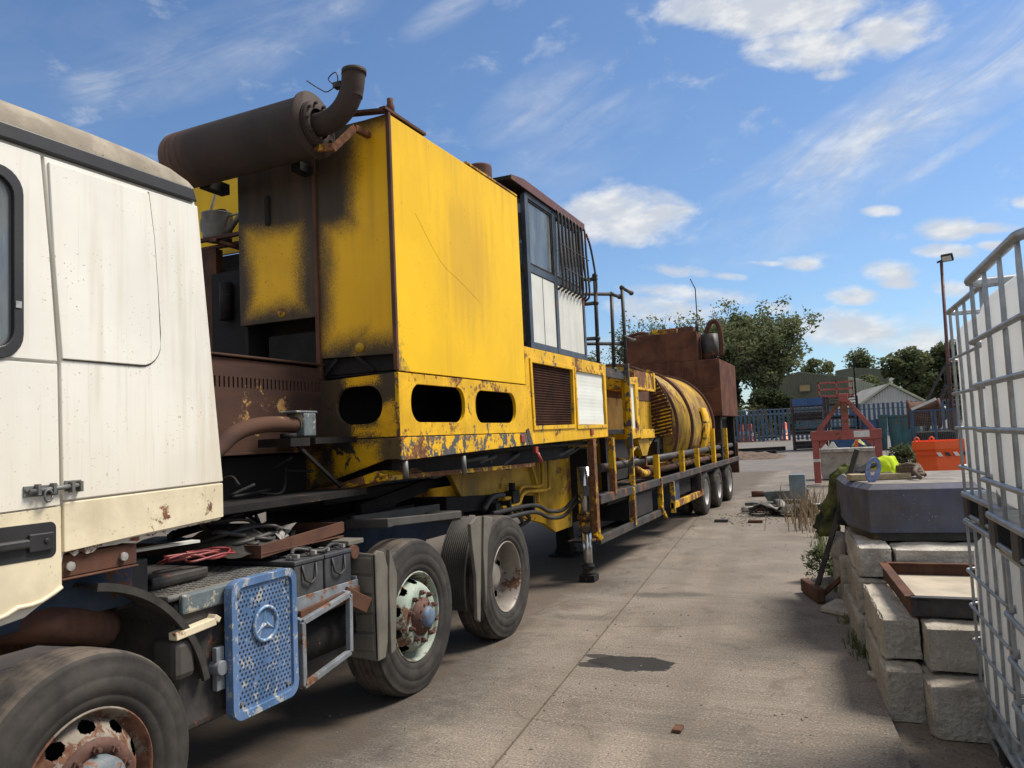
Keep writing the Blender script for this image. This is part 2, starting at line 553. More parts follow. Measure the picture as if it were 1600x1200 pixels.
M['soot_left'] = mat('sooty_yellow_door', (0.82, 0.445, 0.012), 0.55, spec=0.3, var=0.2, vscale=2, speck=0.9,
                     soot=[('XZ', -3.79, 0.22, 2.97, 0.28, 0.09, 0.98)], streak=0.45, streak_col=(0.12, 0.07, 0.03))
M['soot_low'] = mat('sooty_yellow_lower', (0.80, 0.42, 0.008), 0.55, spec=0.3, var=0.3, vscale=5, speck=0.8, rust=0.2,
                    soot=[('XZ', -3.06, 0.12, 2.12, 0.035, 0.03, 0.96), ('XZ', -2.98, 0.17, 1.765, 0.04, 0.03, 0.96), ('XZ', -2.90, 0.06, 1.85, 0.08, 0.03, 0.96)], soot_col=(0.028, 0.026, 0.025))
M['soot_apron'] = mat('sooty_yellow_apron', (0.72, 0.40, 0.008), 0.55, spec=0.3, var=0.35, vscale=5, chips=0.40, rust_scale=5, chip_col=(0.04, 0.037, 0.035), rust=0.2,
                      soot=[('XZ', -3.13, 0.17, 1.58, 0.10, 0.03, 0.93), ('XZ', -3.50, 0.04, 1.5, 0.10, 0.03, 0.9)], soot_col=(0.032, 0.029, 0.027))
M['cab'] = mat('cab_white_paint', (0.77, 0.75, 0.68), 0.42, spec=0.35, var=0.10, vscale=1.5, streak=0.42, streak_col=(0.46, 0.40, 0.27), speck=0.5, speck_col=(0.2, 0.16, 0.11), bump=0.10, bscale=4, bdist=0.006, extra=cab_dirt)
M['cab_cream'] = mat('cab_yellowed_paint', (0.72, 0.63, 0.44), 0.42, var=0.22, vscale=4, streak=0.5, streak_col=(0.34, 0.22, 0.10), speck=0.4, rust=0.12, rust_scale=7)
M['roof'] = mat('cab_roof_dirt', (0.33, 0.29, 0.225), 0.85, spec=0.2, var=0.5, vscale=7, streak=0.3, speck=0.9, col2=(0.22, 0.19, 0.15), bump=0.3, bscale=80)
M['black'] = mat('black_plastic', (0.016, 0.016, 0.018), 0.45, var=0.3, dust=0.05)
M['black_dusty'] = mat('dusty_black_rubber', (0.035, 0.034, 0.032), 0.8, spec=0.2, var=0.4, vscale=8, dust=0.22, dust_col=(0.16, 0.14, 0.11))
M['grime'] = mat('grimy_black_steel', (0.014, 0.013, 0.013), 0.8, spec=0.25, var=0.5, vscale=6, dust=0.16, dust_col=(0.06, 0.047, 0.038), rust=0.12)
M['dark'] = mat('soot_and_shade_black', (0.012, 0.011, 0.011), 0.9, var=0.4, vscale=3, bump=0)  # near-black for burnt parts, and for shade painted behind glass and in hollows
M['steel_dark'] = mat('dark_painted_steel', (0.038, 0.036, 0.036), 0.55, spec=0.35, var=0.4, vscale=6, rust=0.25, rust_scale=6, dust=0.25, dust_col=(0.16, 0.14, 0.12))
M['tyre'] = mat('tyre_rubber', (0.026, 0.025, 0.024), 0.85, spec=0.3, var=0.3, vscale=6, dust=0.42, dust_col=(0.10, 0.086, 0.07), bump=0.25, bscale=70)
M['tread'] = mat('tyre_tread_rubber', (0.045, 0.041, 0.037), 0.9, var=0.4, vscale=10, dust=0.75, dust_col=(0.15, 0.115, 0.085), bump=0.4)
M['rust'] = mat('rusty_steel', (0.115, 0.052, 0.031), 0.85, spec=0.25, var=0.5, vscale=4, col2=(0.065, 0.032, 0.024), streak=0.3, streak_col=(0.22, 0.13, 0.08), bump=0.3)
M['rust_beam'] = mat('rusty_scuffed_steel', (0.085, 0.042, 0.028), 0.85, spec=0.2, var=0.5, vscale=3, col2=(0.05, 0.028, 0.022), rust=0.16, rust_scale=9, rust_col=(0.36, 0.19, 0.07), rust_col2=(0.45, 0.28, 0.1), stretch=(1, 0.35, 1.6), bump=0.25)
M['rust_tank'] = mat('rust_brown_plate', (0.135, 0.058, 0.034), 0.9, spec=0.15, var=0.5, vscale=2.2, col2=(0.062, 0.028, 0.021), streak=0.25, streak_col=(0.20, 0.085, 0.035), bump=0.25, speck=0.3, speck_col=(0.25, 0.13, 0.08))
M['silencer'] = mat('burnt_silencer_steel', (0.050, 0.034, 0.028), 0.75, spec=0.25, var=0.4, vscale=3, col2=(0.034, 0.025, 0.022), streak=0.2, bump=0.2, bscale=90,
                    soot=None, extra=lambda N, p, c: N.mix(N.m('MULTIPLY', N.step(N.sep(p)[0], -4.05, -4.36), N.step(N.noise(N.v('MULTIPLY', p, (18, 2, 2)), 2, 5), 0.35, 0.7, 0.35, 1.0)), c, (0.16, 0.085, 0.06)))
M['wheel_red'] = mat('rusty_painted_wheel', (0.27, 0.235, 0.19), 0.75, spec=0.25, var=0.4, vscale=8, rust=0.70, rust_scale=13, rust_col=(0.10, 0.045, 0.03), rust_col2=(0.17, 0.085, 0.05), bump=0.3, dust=0.3, dust_col=(0.17, 0.12, 0.09))
M['wheel_green'] = mat('mint_painted_wheel', (0.34, 0.41, 0.34), 0.65, var=0.25, vscale=6, rust=0.50, rust_scale=16, rust_col2=(0.15, 0.08, 0.05), dust=0.25, dust_col=(0.2, 0.15, 0.11), chips=0.2, chip_col=(0.2, 0.18, 0.15), bump=0.3)
M['wheel_grey'] = mat('worn_bare_wheel', (0.28, 0.25, 0.215), 0.5, metal=0.25, var=0.3, vscale=6, rust=0.42, rust_scale=9, rust_col2=(0.15, 0.075, 0.045), bump=0.25)
M['wheel_white'] = mat('dull_grey_wheel', (0.46, 0.45, 0.43), 0.5, var=0.3, vscale=8, rust=0.35, rust_scale=8)
M['hub_rust'] = mat('rusty_hub', (0.12, 0.055, 0.038), 0.8, var=0.5, vscale=14, bump=0.4)
M['blue'] = mat('blue_worn_paint', (0.075, 0.165, 0.34), 0.55, var=0.3, vscale=5, chips=0.34, chip_col=(0.33, 0.34, 0.33), rust_scale=14, speck=0.5, dust=0.15, bump=0.2)
M['blue_chassis'] = mat('blue_grimy_chassis', (0.04, 0.075, 0.14), 0.7, spec=0.25, var=0.5, vscale=5, dust=0.5, dust_col=(0.07, 0.06, 0.05), rust=0.25)
M['hubcap'] = mat('blue_hub_paint', (0.11, 0.19, 0.30), 0.6, var=0.4, vscale=16, rust=0.36, rust_scale=22, dust=0.3, dust_col=(0.12, 0.10, 0.09))
M['mud'] = mat('grey_plastic_mudguard', (0.135, 0.125, 0.105), 0.65, var=0.3, vscale=6, dust=0.4, dust_col=(0.20, 0.175, 0.13))
M['mud_dark'] = mat('dark_plastic_mudguard', (0.05, 0.047, 0.042), 0.7, var=0.3, vscale=6, dust=0.4, dust_col=(0.11, 0.095, 0.075))
M['tread_plate'] = mat('chequered_step_plate', (0.13, 0.13, 0.125), 0.6, var=0.5, vscale=7, dust=0.5, dust_col=(0.14, 0.12, 0.085))
M['grey_green'] = mat('grey_green_paint', (0.12, 0.15, 0.16), 0.6, var=0.4, vscale=9, chips=0.4, chip_col=(0.34, 0.31, 0.24), rust_scale=10)
M['battery'] = mat('battery_case', (0.038, 0.042, 0.05), 0.55, var=0.35, vscale=7, dust=0.4, dust_col=(0.12, 0.115, 0.10))
M['bracket'] = mat('rusty_grey_bracket', (0.20, 0.22, 0.24), 0.6, var=0.4, vscale=7, rust=0.42, rust_scale=8)
M['chrome'] = mat('hydraulic_chrome', (0.62, 0.62, 0.62), 0.22, metal=0.9, var=0.35, vscale=5, rust=0.12, rust_scale=12, stretch=(3, 3, 0.5))
M['galv'] = mat('galvanised_steel', (0.36, 0.38, 0.40), 0.42, metal=0.55, var=0.3, vscale=14, bump=0.05)
M['zinc'] = mat('old_zinc', (0.17, 0.175, 0.17), 0.55, metal=0.3, var=0.45, vscale=12, dust=0.3)
def tank_plastic():
    # milky polythene: part of the daylight on the far side comes through
    mt = bpy.data.materials.new('milky_tank_plastic'); mt.use_nodes = True
    t = mt.node_tree; t.nodes.clear(); N = NT(t)
    pos = N.n('ShaderNodeNewGeometry').outputs['Position']
    c = N.mix(N.step(N.noise(N.v('MULTIPLY', pos, (5, 5, 0.7)), 1.2, 3), 0.4, 0.8, 0.0, 0.2), (0.95, 0.955, 0.945), (0.66, 0.66, 0.62))
    b = N.n('ShaderNodeBsdfPrincipled'); N.put(b.inputs['Base Color'], c); b.inputs['Roughness'].default_value = 0.4
    tl = N.n('ShaderNodeBsdfTranslucent'); N.put(tl.inputs[0], c)
    mx = N.n('ShaderNodeMixShader'); mx.inputs[0].default_value = 0.58
    t.links.new(b.outputs[0], mx.inputs[1]); t.links.new(tl.outputs[0], mx.inputs[2])
    o = N.n('ShaderNodeOutputMaterial'); t.links.new(mx.outputs[0], o.inputs['Surface'])
    return mt
M['ibc'] = tank_plastic()
M['pale'] = mat('off_white_board', (0.62, 0.62, 0.56), 0.55, var=0.12, vscale=3, streak=0.45, streak_col=(0.28, 0.25, 0.18), bump=0.05)
M['curtain'] = mat('white_slatted_sheet', (0.70, 0.72, 0.66), 0.6, var=0.08, vscale=4, streak=0.12, streak_col=(0.5, 0.5, 0.45))
M['navy'] = mat('blue_black_cab_frame', (0.035, 0.055, 0.085), 0.45, var=0.4, vscale=6, rust=0.2, rust_scale=8, dust=0.15)
M['maroon'] = mat('maroon_roof_edge', (0.13, 0.045, 0.04), 0.6, var=0.4, vscale=6, rust=0.3)
M['red'] = mat('faded_red_paint', (0.40, 0.095, 0.075), 0.6, var=0.3, vscale=3, chips=0.22, chip_col=(0.25, 0.09, 0.06), rust=0.3, rust_scale=3, streak=0.3)
M['red_lamp'] = mat('red_marker_lens', (0.30, 0.04, 0.02), 0.35, var=0.3)
M['orange'] = mat('orange_skip_paint', (0.82, 0.115, 0.02), 0.42, var=0.12, vscale=3, streak=0.25, streak_col=(0.3, 0.06, 0.03), speck=0.4)
M['white'] = mat('white_marking_paint', (0.70, 0.68, 0.64), 0.5, var=0.2, vscale=6, speck=0.5)
M['glass'] = glass('dusty_window_glass')
M['glass_cab'] = glass('cab_side_glass', (0.5, 0.58, 0.6), 0.6)
M['cable_red'] = mat('red_cable', (0.22, 0.02, 0.022), 0.5, var=0.3, dust=0.15)
M['cable'] = mat('black_cable', (0.02, 0.02, 0.02), 0.6, var=0.3, dust=0.3, dust_col=(0.1, 0.09, 0.075))
M['silver'] = mat('crumpled_silver_scrap', (0.55, 0.53, 0.5), 0.35, metal=0.5, var=0.5, vscale=20)

# ------------------------------------------------------------------ ground
YARD = R(5.4)
def yard(a, b):
    """yard grid (a across, b along) to world"""
    return (a * math.cos(YARD) - b * math.sin(YARD), a * math.sin(YARD) + b * math.cos(YARD))


def gz(y):
    """ground height: flat by the lorry, rising gently beyond the slabs"""
    return -0.05 + 0.62 * max(0.0, min(1.0, (y - 30) / 28.0))


def ground_extra(N, p, c):
    s_ = N.sep(p)
    wet = N.m('MULTIPLY', N.step(s_[1], 27.0, 31.0), N.step(N.noise(N.v('MULTIPLY', p, (0.35, 0.5, 1)), 1.0, 6, 0.6), 0.42, 0.50))
    c = N.mix(N.m('MULTIPLY', wet, 0.45), c, (0.06, 0.06, 0.065))
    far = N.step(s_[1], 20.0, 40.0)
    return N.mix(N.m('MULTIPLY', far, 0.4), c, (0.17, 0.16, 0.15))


def concrete_extra(N, p, c):
    s_ = N.sep(p)
    lines = N.noise(N.v('MULTIPLY', p, (1.1, 30, 1)), 1.0, 4, 0.75)
    c = N.mix(N.step(lines, 0.35, 0.7, 0.0, 0.38), c, (0.30, 0.262, 0.215))
    big = N.noise(p, 0.55, 4, 0.66, 0.4)
    c = N.mix(N.step(big, 0.42, 0.68, 0.0, 0.6), c, (0.115, 0.096, 0.078))
    warm = N.noise(N.v('ADD', p, (7, 3, 0)), 0.8, 3, 0.6)
    c = N.mix(N.step(warm, 0.48, 0.7, 0.0, 0.5), c, (0.285, 0.235, 0.18))
    grit = N.noise(p, 70, 3, 0.78)
    c = N.mix(N.step(grit, 0.55, 0.66, 0.0, 0.75), c, (0.42, 0.37, 0.31))
    c = N.mix(N.step(grit, 0.46, 0.36, 0.0, 0.8), c, (0.055, 0.048, 0.041))
    blot = N.noise(N.v('MULTIPLY', p, (1.0, 0.7, 1)), 2.6, 5, 0.72, 0.5)
    c = N.mix(N.step(blot, 0.54, 0.72, 0.0, 0.65), c, (0.09, 0.074, 0.059))
    drift = N.noise(p, 9, 4, 0.65)
    # oil patch, smaller drips, broad darker patches below the lorry and leg
    for (x, y, rx, ry, a) in ((-1.62, 5.62, 0.33, 0.19, 1.0), (-1.9, 5.74, 0.13, 0.06, 0.9), (-1.88, 5.52, 0.14, 0.07, 0.9), (-3.4, 4.0, 1.0, 2.6, 0.7), (-3.1, 8.5, 0.8, 0.6, 0.5),
                              (-2.05, 8.0, 0.20, 0.12, 0.5), (-1.72, 8.1, 0.22, 0.12, 0.45), (-0.75, 6.3, 0.35, 0.5, 0.35), (-2.4, 6.9, 0.3, 0.12, 0.3), (-1.0, 4.5, 0.3, 0.2, 0.3)):
        q = N.v('MULTIPLY', N.v('SUBTRACT', p, (x, y, 0)), (1 / rx, 1 / ry, 0))
        dd = N.m('ADD', N.v('LENGTH', q), N.m('MULTIPLY', N.m('SUBTRACT', drift, 0.5), 0.8))
        soft = 0.06 if a > 0.8 else 0.5
        c = N.mix(N.m('MULTIPLY', N.step(dd, 0.95 + soft, 0.95 - soft), a * 0.96), c, (0.018, 0.017, 0.017))
    # hairline cracks in the slabs
    vo = N.n('ShaderNodeTexVoronoi', feature='DISTANCE_TO_EDGE')
    N.put(vo.inputs['Vector'], N.v('ADD', p, N.v('SCALE', N.comb(drift, blot, 0.0), scale=0.35)))
    vo.inputs['Scale'].default_value = 0.55
    c = N.mix(N.m('MULTIPLY', N.step(vo.outputs['Distance'], 0.006, 0.002), N.step(big, 0.50, 0.60, 0.0, 0.55)), c, (0.07, 0.06, 0.05))
    # wheel tracks and dark earth dropped along the lorry
    tr = N.m('ADD', N.m('ADD', s_[0], N.m('MULTIPLY', s_[1], 0.095)), N.m('MULTIPLY', N.m('SUBTRACT', drift, 0.5), 0.25))
    for (x, w_, a) in ((-0.62, 0.16, 0.30), (-1.12, 0.16, 0.22)):
        c = N.mix(N.m('MULTIPLY', N.step(N.m('ABSOLUTE', N.m('SUBTRACT', tr, x)), w_, w_ * 0.4), N.m('MULTIPLY', N.step(warm, 0.35, 0.6), a)), c, (0.09, 0.076, 0.062))
    earth = N.m('ADD', N.m('SUBTRACT', s_[0], -2.75), N.m('MULTIPLY', N.m('SUBTRACT', blot, 0.5), 2.2))
    c = N.mix(N.step(earth, 0.25, -0.35, 0.0, 0.72), c, (0.085, 0.064, 0.047))
    # grit collected along the joint
    jx = N.m('ABSOLUTE', N.m('ADD', N.m('ADD', s_[0], 1.475), N.m('MULTIPLY', s_[1], 0.0992)))
    c = N.mix(N.m('MULTIPLY', N.step(N.m('ADD', jx, N.m('MULTIPLY', N.noise(p, 14, 4), 0.08)), 0.10, 0.04), 0.5), c, (0.16, 0.13, 0.10))
    return c


M['ground'] = mat('yard_dirt', (0.15, 0.118, 0.088), 0.85, var=0.4, vscale=1.5, dust=0.4, dust_col=(0.22, 0.185, 0.145), speck=0.6, speck_col=(0.34, 0.29, 0.2), extra=ground_extra, bump=0.8, bscale=30, bdist=0.02)
M['concrete'] = mat('yard_concrete', (0.178, 0.152, 0.126), 0.9, spec=0.25, var=0.25, vscale=1.1, extra=concrete_extra, bump=0.7, bscale=34, bdist=0.008, stretch=(0.6, 2.2, 1))
g = MB()
ys = [-80, -20, 0, 10, 20, 27, 30, 34, 38, 42, 46, 50, 54, 58, 62, 90, 200, 800, 3000]
xs = [-3000, -300, -60, -20, -8, 0, 8, 20, 60, 300, 3000]
vs_ = [(x, y, gz(y)) for y in ys for x in xs]
nx = len(xs)
g.add(vs_, [(j * nx + i, j * nx + i + 1, (j + 1) * nx + i + 1, (j + 1) * nx + i) for j in range(len(ys) - 1) for i in range(nx - 1)])
tag(g.build('ground', M['ground'], fix=False), kind='structure')
pave = MB()
rr = random.Random(3)
def ragged(a, b0, b1, amp, n=90):
    return [(a + rr.uniform(-amp, amp), b0 + (b1 - b0) * i / n) for i in range(n + 1)]
JA = -1.468        # joint in yard coordinates
right_edge = ragged(0.515, -8, 31, 0.018)
left_edge = [(JA + 0.007, 31), (JA + 0.007, -8)]
ring = [yard(*p) for p in right_edge + left_edge]
pv = root('concrete_pavement', (0, 0, 0), None, None)
tag(pv, kind='structure')
MB().plate(ring, [], fZ(0), 0.0, -0.16).build('slab', M['concrete'], pv)
for k, (a0, a1) in enumerate(((JA - 4.5, JA - 0.007), (JA - 9.0, JA - 4.514), (JA - 13.5, JA - 9.014))):
    MB().plate([yard(*p) for p in ((a0, -8), (a1, -8), (a1, 31), (a0, 31))], [], fZ(0), 0.0, -0.16).build('slab', M['concrete'], pv)
M['joint'] = mat('joint_filler', (0.07, 0.06, 0.05), 0.9, var=0.4, vscale=20)
MB().plate([yard(*p) for p in ((JA - 0.02, -8), (JA + 0.02, -8), (JA + 0.02, 31), (JA - 0.02, 31))], [], fZ(0), -0.012, -0.05).build('joint_filler', M['joint'], pv)

# ------------------------------------------------------------------ tractor unit
XS = -2.78
T = root('tractor_unit', (-4.03, 4.0, 0), 'old white-cabbed tractor unit with blue chassis parts and dusty wheels, coupled under the yellow trailer', 'lorry')


def wheel(parent, X, Y, Z, style, sx=1, rad=0.515, width=0.30, rim_mat=None, hub_mat=None, cap_mat=None, n=56):
    """one road wheel; sx = 1 faces +X"""
    w = bpy.data.objects.new('wheel', None); w.empty_display_size = 0.1
    C.objects.link(w); w.parent = parent
    w.location = Vector((X, Y, Z)) - parent.location
    k = rad / 0.515
    ax = (sx, 0, 0)
    def prof(l): return [(r * k, h * width / 0.30) for r, h in l]
    side = [(0.288, -0.040), (0.300, -0.020), (0.335, -0.006), (0.345, -0.009), (0.35, -0.004), (0.405, 0.0), (0.41, -0.004), (0.418, -0.002), (0.455, -0.008), (0.485, -0.022), (0.492, -0.020), (0.503, -0.036)]
    t = MB().lathe(prof(side), (0, 0, 0), ax, n)
    t.lathe(prof([(0.503, -0.264), (0.485, -0.278), (0.41, -0.3), (0.33, -0.29), (0.288, -0.26)]), (0, 0, 0), ax, n)
    tr = [(0.503, -0.036), (0.511, -0.050)]
    for gx in (0.085, 0.130, 0.170, 0.215):
        tr += [(0.515, -gx + 0.006), (0.503, -gx + 0.004), (0.503, -gx - 0.004), (0.515, -gx - 0.006)]
    tr += [(0.511, -0.250), (0.503, -0.264)]
    t.build('tyre', M['tyre'], w, local=True)
    MB().lathe(prof(tr), (0, 0, 0), ax, n, smooth=False).build('tread', M['tread'], w, local=True)
    rim = MB()
    if style == 'inset':
        rim.lathe(prof([(0.288, -0.040), (0.297, -0.022), (0.290, -0.016), (0.280, -0.030), (0.272, -0.060), (0.262, -0.090), (0.256, -0.150), (0.250, -0.190)]), (0, 0, 0), ax, n)
        bands = [(0.250, -0.190), (0.235, -0.198), (0.222, -0.202), (0.205, -0.206), (0.190, -0.208)]
        inner = [(0.190, -0.208), (0.165, -0.210), (0.12, -0.205), (0.115, -0.16), (0.10, -0.13), (0.06, -0.12), (0.0, -0.12)]
        zs, rs_ = -0.203, 0.143
    elif style == 'drive':
        rim.lathe(prof([(0.288, -0.040), (0.297, -0.022), (0.290, -0.016), (0.282, -0.030), (0.272, -0.060), (0.262, -0.10), (0.252, -0.115)]), (0, 0, 0), ax, n)
        bands = [(0.252, -0.115), (0.243, -0.085), (0.233, -0.058), (0.222, -0.032), (0.208, -0.010)]
        inner = [(0.208, -0.010), (0.196, 0.004), (0.175, 0.010), (0.130, 0.010), (0.118, 0.010)]
        zs, rs_ = 0.012, 0.158
    else:
        rim.lathe(prof([(0.288, -0.040), (0.297, -0.022), (0.290, -0.016), (0.282, -0.030), (0.270, -0.060), (0.256, -0.075)]), (0, 0, 0), ax, n)
        bands = [(0.256, -0.075), (0.244, -0.058), (0.230, -0.044), (0.214, -0.032), (0.200, -0.022)]
        inner = [(0.200, -0.022), (0.185, -0.012), (0.172, -0.010), (0.12, -0.010), (0.115, -0.005)]
        zs, rs_ = -0.008, 0.146
    # perforated band: ten round ventilation holes left open
    axv = Vector(ax); u = axv.cross(Vector((0, 0, 1))).normalized(); wv = axv.cross(u)
    nb, nr = (240, 14) if n >= 50 else (80, 6)
    pb = prof(bands)
    def along(t):
        t *= 4; i = min(3, int(t)); q_ = t - i
        return (pb[i][0] + (pb[i + 1][0] - pb[i][0]) * q_, pb[i][1] + (pb[i + 1][1] - pb[i][1]) * q_)
    for i in range(nr):
        tm = (i + 0.5) / nr
        for s_ in range(nb):
            fa = ((s_ + 0.5) / nb * 10) % 1.0 - 0.5
            if (fa * 0.628 * along(tm)[0] / 0.034) ** 2 + ((tm - 0.5) / 0.40) ** 2 < 1: continue
            a0, a1 = 2 * math.pi * s_ / nb, 2 * math.pi * (s_ + 1) / nb
            P = []
            for (r, h), a in ((along(i / nr), a0), (along(i / nr), a1), (along((i + 1) / nr), a1), (along((i + 1) / nr), a0)):
                P.append(axv * h + (u * math.cos(a) + wv * math.sin(a)) * r)
            rim.add(P, [(0, 1, 2, 3)], True)
    rim.lathe(prof(inner), (0, 0, 0), ax, n)
    rim.build('rim', rim_mat or M['wheel_red'], w, local=True, split=False)
    MB().lathe(prof([(0.28, -0.24), (0.0, -0.24)]), (0, 0, 0), ax, 24).build('brake_drum', M['dark'], w, local=True)
    hub = MB()
    for q in range(10):
        a = 2 * math.pi * (q + 0.5) / 10
        c = (u * math.cos(a) + wv * math.sin(a)) * rs_ * k + axv * (zs * width / 0.30)
        hub.cyl(c - axv * 0.01, c + axv * 0.022, 0.017, 6, smooth=False)
        hub.cyl(c + axv * 0.02, c + axv * 0.040, 0.009, 6)
    if style == 'drive':
        hub.lathe([(0.125, 0.010), (0.125, 0.022), (0.105, 0.03), (0.10, 0.05), (0.075, 0.055), (0.07, 0.06)], (0, 0, 0), ax, 32)
        for q in range(10):
            a = 2 * math.pi * q / 10
            c = (u * math.cos(a) + wv * math.sin(a)) * 0.087 + axv * 0.05
            hub.cyl(c, c + axv * 0.012, 0.008, 6)
    elif style == 'front':
        hub.lathe([(0.172, -0.010), (0.170, 0.0), (0.118, 0.002), (0.115, -0.005)], (0, 0, 0), ax, 32)
    hub.build('hub_nut', hub_mat or M['hub_rust'], w, local=True)
    if style != 'inset':
        cp = [(0.07, 0.05), (0.068, 0.072), (0.055, 0.086), (0.03, 0.092), (0.0, 0.094)] if style == 'drive' else [(0.115, -0.01), (0.112, 0.03), (0.095, 0.05), (0.06, 0.058), (0.0, 0.06)]
        MB().lathe(cp, (0, 0, 0), ax, 28).build('hub_cap', cap_mat or M['hubcap'], w, local=True)
    return w


wheel(T, -2.66, 2.075, 0.455, 'front', rad=0.482, rim_mat=M['wheel_red'], cap_mat=mat('grey_blue_worn_hub', (0.15, 0.18, 0.20), 0.6, var=0.4, vscale=14, rust=0.5, rust_scale=14))
wheel(T, -2.79, 4.635, 0.50, 'drive', rim_mat=M['wheel_green'])
wheel(T, -2.79, 6.12, 0.50, 'inset', rim_mat=M['wheel_grey'])
for y, st in ((2.115, 'front'), (4.605, 'drive'), (6.055, 'inset')):
    wheel(T, -5.27, y, 0.50, st, sx=-1, n=32)

# chassis
for x in (-3.62, -4.44):
    MB().box(x - 0.04, x + 0.04, 0.7, 6.95, 0.80, 1.06).build('chassis_rail', M['blue_chassis'], T, 0.01)
MB().box(-4.4, -3.66, 2.9, 3.05, 0.82, 1.0).box(-4.4, -3.66, 5.3, 5.45, 0.82, 1.0).box(-4.4, -3.66, 6.6, 6.75, 0.82, 1.0).build('cross_member', M['grime'], T)
for y in (2.115, 4.605, 6.055):
    MB().cyl((-5.0, y, 0.5), (-3.06, y, 0.5), 0.075, 12).cyl((-4.2, y, 0.5), (-3.86, y, 0.5), 0.22, 16).build('axle', M['grime'], T)
MB().lathe([(0.0, 0.0), (0.46, 0.0), (0.48, -0.02), (0.48, -0.07), (0.0, -0.07)], (-4.03, 5.35, 1.24), (0, 0, 1), 32).box(-4.5, -3.56, 5.1, 5.6, 1.06, 1.17).build('fifth_wheel', M['grime'], T)
MB().box(-4.4, -3.3, 6.1, 6.9, 1.06, 1.12).bar((-3.3, 5.9, 1.12), (-3.3, 6.95, 1.06), 0.10, 0.14).bar((-3.3, 6.9, 1.02), (-4.7, 6.9, 1.02), 0.1, 0.16).build('rear_ramp_plate', M['grime'], T, 0.006)
MB().bar((-3.45, 4.9, 1.18), (-3.45, 5.9, 1.30), 0.06, 0.10).bar((-3.5, 4.2, 1.10), (-3.5, 5.2, 1.16), 0.05, 0.05).bar((-3.4, 3.9, 1.13), (-3.4, 5.6, 1.15), 0.03, 0.03).bar((-4.6, 4.2, 1.1), (-4.6, 5.2, 1.2), 0.05, 0.1).build('slide_frame', M['grime'], T)
tk = MB()
for j, (a, b) in enumerate((((-3.3, 3.95, 1.06), (-3.3, 4.9, 1.12)), ((-3.36, 3.9, 1.09), (-3.36, 5.3, 1.15)), ((-3.42, 3.9, 1.04), (-3.42, 5.2, 1.08)))):
    tk.tube(spline([a, (a[0] - 0.03, (a[1] + b[1]) / 2, a[2] + 0.03), b], 6), 0.016, 8)
tk.build('air_line', M['cable'], T)
# cab
cabo = [(0.62, 1.00), (1.55, 1.06), (1.90, 1.10), (2.03, 1.17), (2.06, 1.31), (2.865, 1.345), (2.865, 1.52), (2.735, 2.86), (0.80, 2.86), (0.52, 1.95)]
cb = MB().plate(cabo, [], fX(0), -2.795, -5.245)
cb.build('cab_body', M['cab'], T, 0.035, 3)
# outer skins sit 12 mm proud of the body so that the gaps between them are real
doorline = [(1.957, 2.83), (1.992, 2.45), (2.022, 2.04), (2.030, 1.50)]
rearline = [(y + 0.013, z) for y, z in doorline]
win = rrect(0.95, 1.868, 2.03, 2.73, 0.10)
MB().plate([(0.80, 2.83), (0.62, 2.035)] + [doorline[2], doorline[1], doorline[0]], [rrect(0.93, 1.876, 2.045, 2.735, 0.09)], fX(XS), 0.0, -0.016).build('door_upper', M['cab'], T, 0.004)
MB().plate([(0.62, 2.030), (0.60, 1.455), (2.030, 1.495), (2.022, 2.030)], [], fX(XS), 0.0, -0.016).build('door_middle', M['cab'], T, 0.004)
MB().plate([(0.60, 1.449), (0.62, 1.03), (1.50, 1.075), (1.62, 1.10), (1.70, 1.13), (1.78, 1.12), (1.86, 1.145), (1.95, 1.15), (2.035, 1.19), (2.032, 1.489)], [rrect(1.45, 2.005, 1.31, 1.432, 0.02)], fX(XS), 0.0, -0.016).build('door_lower', M['cab_cream'], T, 0.005)
MB().plate([(2.043, 1.51), (2.862, 1.527), (2.733, 2.83)] + rearline[:3], [], fX(XS), 0.0, -0.016).build('rear_panel', M['cab'], T, 0.004)
MB().plate([(2.045, 1.315), (2.45, 1.34), (2.862, 1.36), (2.862, 1.520), (2.043, 1.503)], [], fX(XS), 0.0, -0.016).build('sill_panel', M['cab_cream'], T, 0.005)
MB().plate([(1.985, 2.81), (2.005, 2.45), (2.037, 2.052)] + [(2.40 + 0.10 * math.sin(R(a)), 2.15 - 0.098 * math.cos(R(a))) for a in range(0, 91, 15)] + [(2.49, 2.4), (2.475, 2.62), (2.448, 2.81)], [], fX(XS), 0.009, -0.001).build('pressed_panel', M['cab'], T, 0.004)
gp_ = [(2.452, 2.82), (2.479, 2.62), (2.494, 2.4), (2.505, 2.2)] + [(2.40 + 0.104 * math.sin(R(a)), 2.15 - 0.102 * math.cos(R(a))) for a in range(75, -1, -15)] + [(2.2, 2.049), (2.045, 2.05)]
MB().tube([(-2.7785, y, z) for y, z in gp_], 0.0032, 6).build('panel_shade_line', mat('panel_edge_shade', (0.16, 0.13, 0.09), 0.9, var=0.4, vscale=12), T)  # thin dark tube paints the shadow line along the pressed panel edge
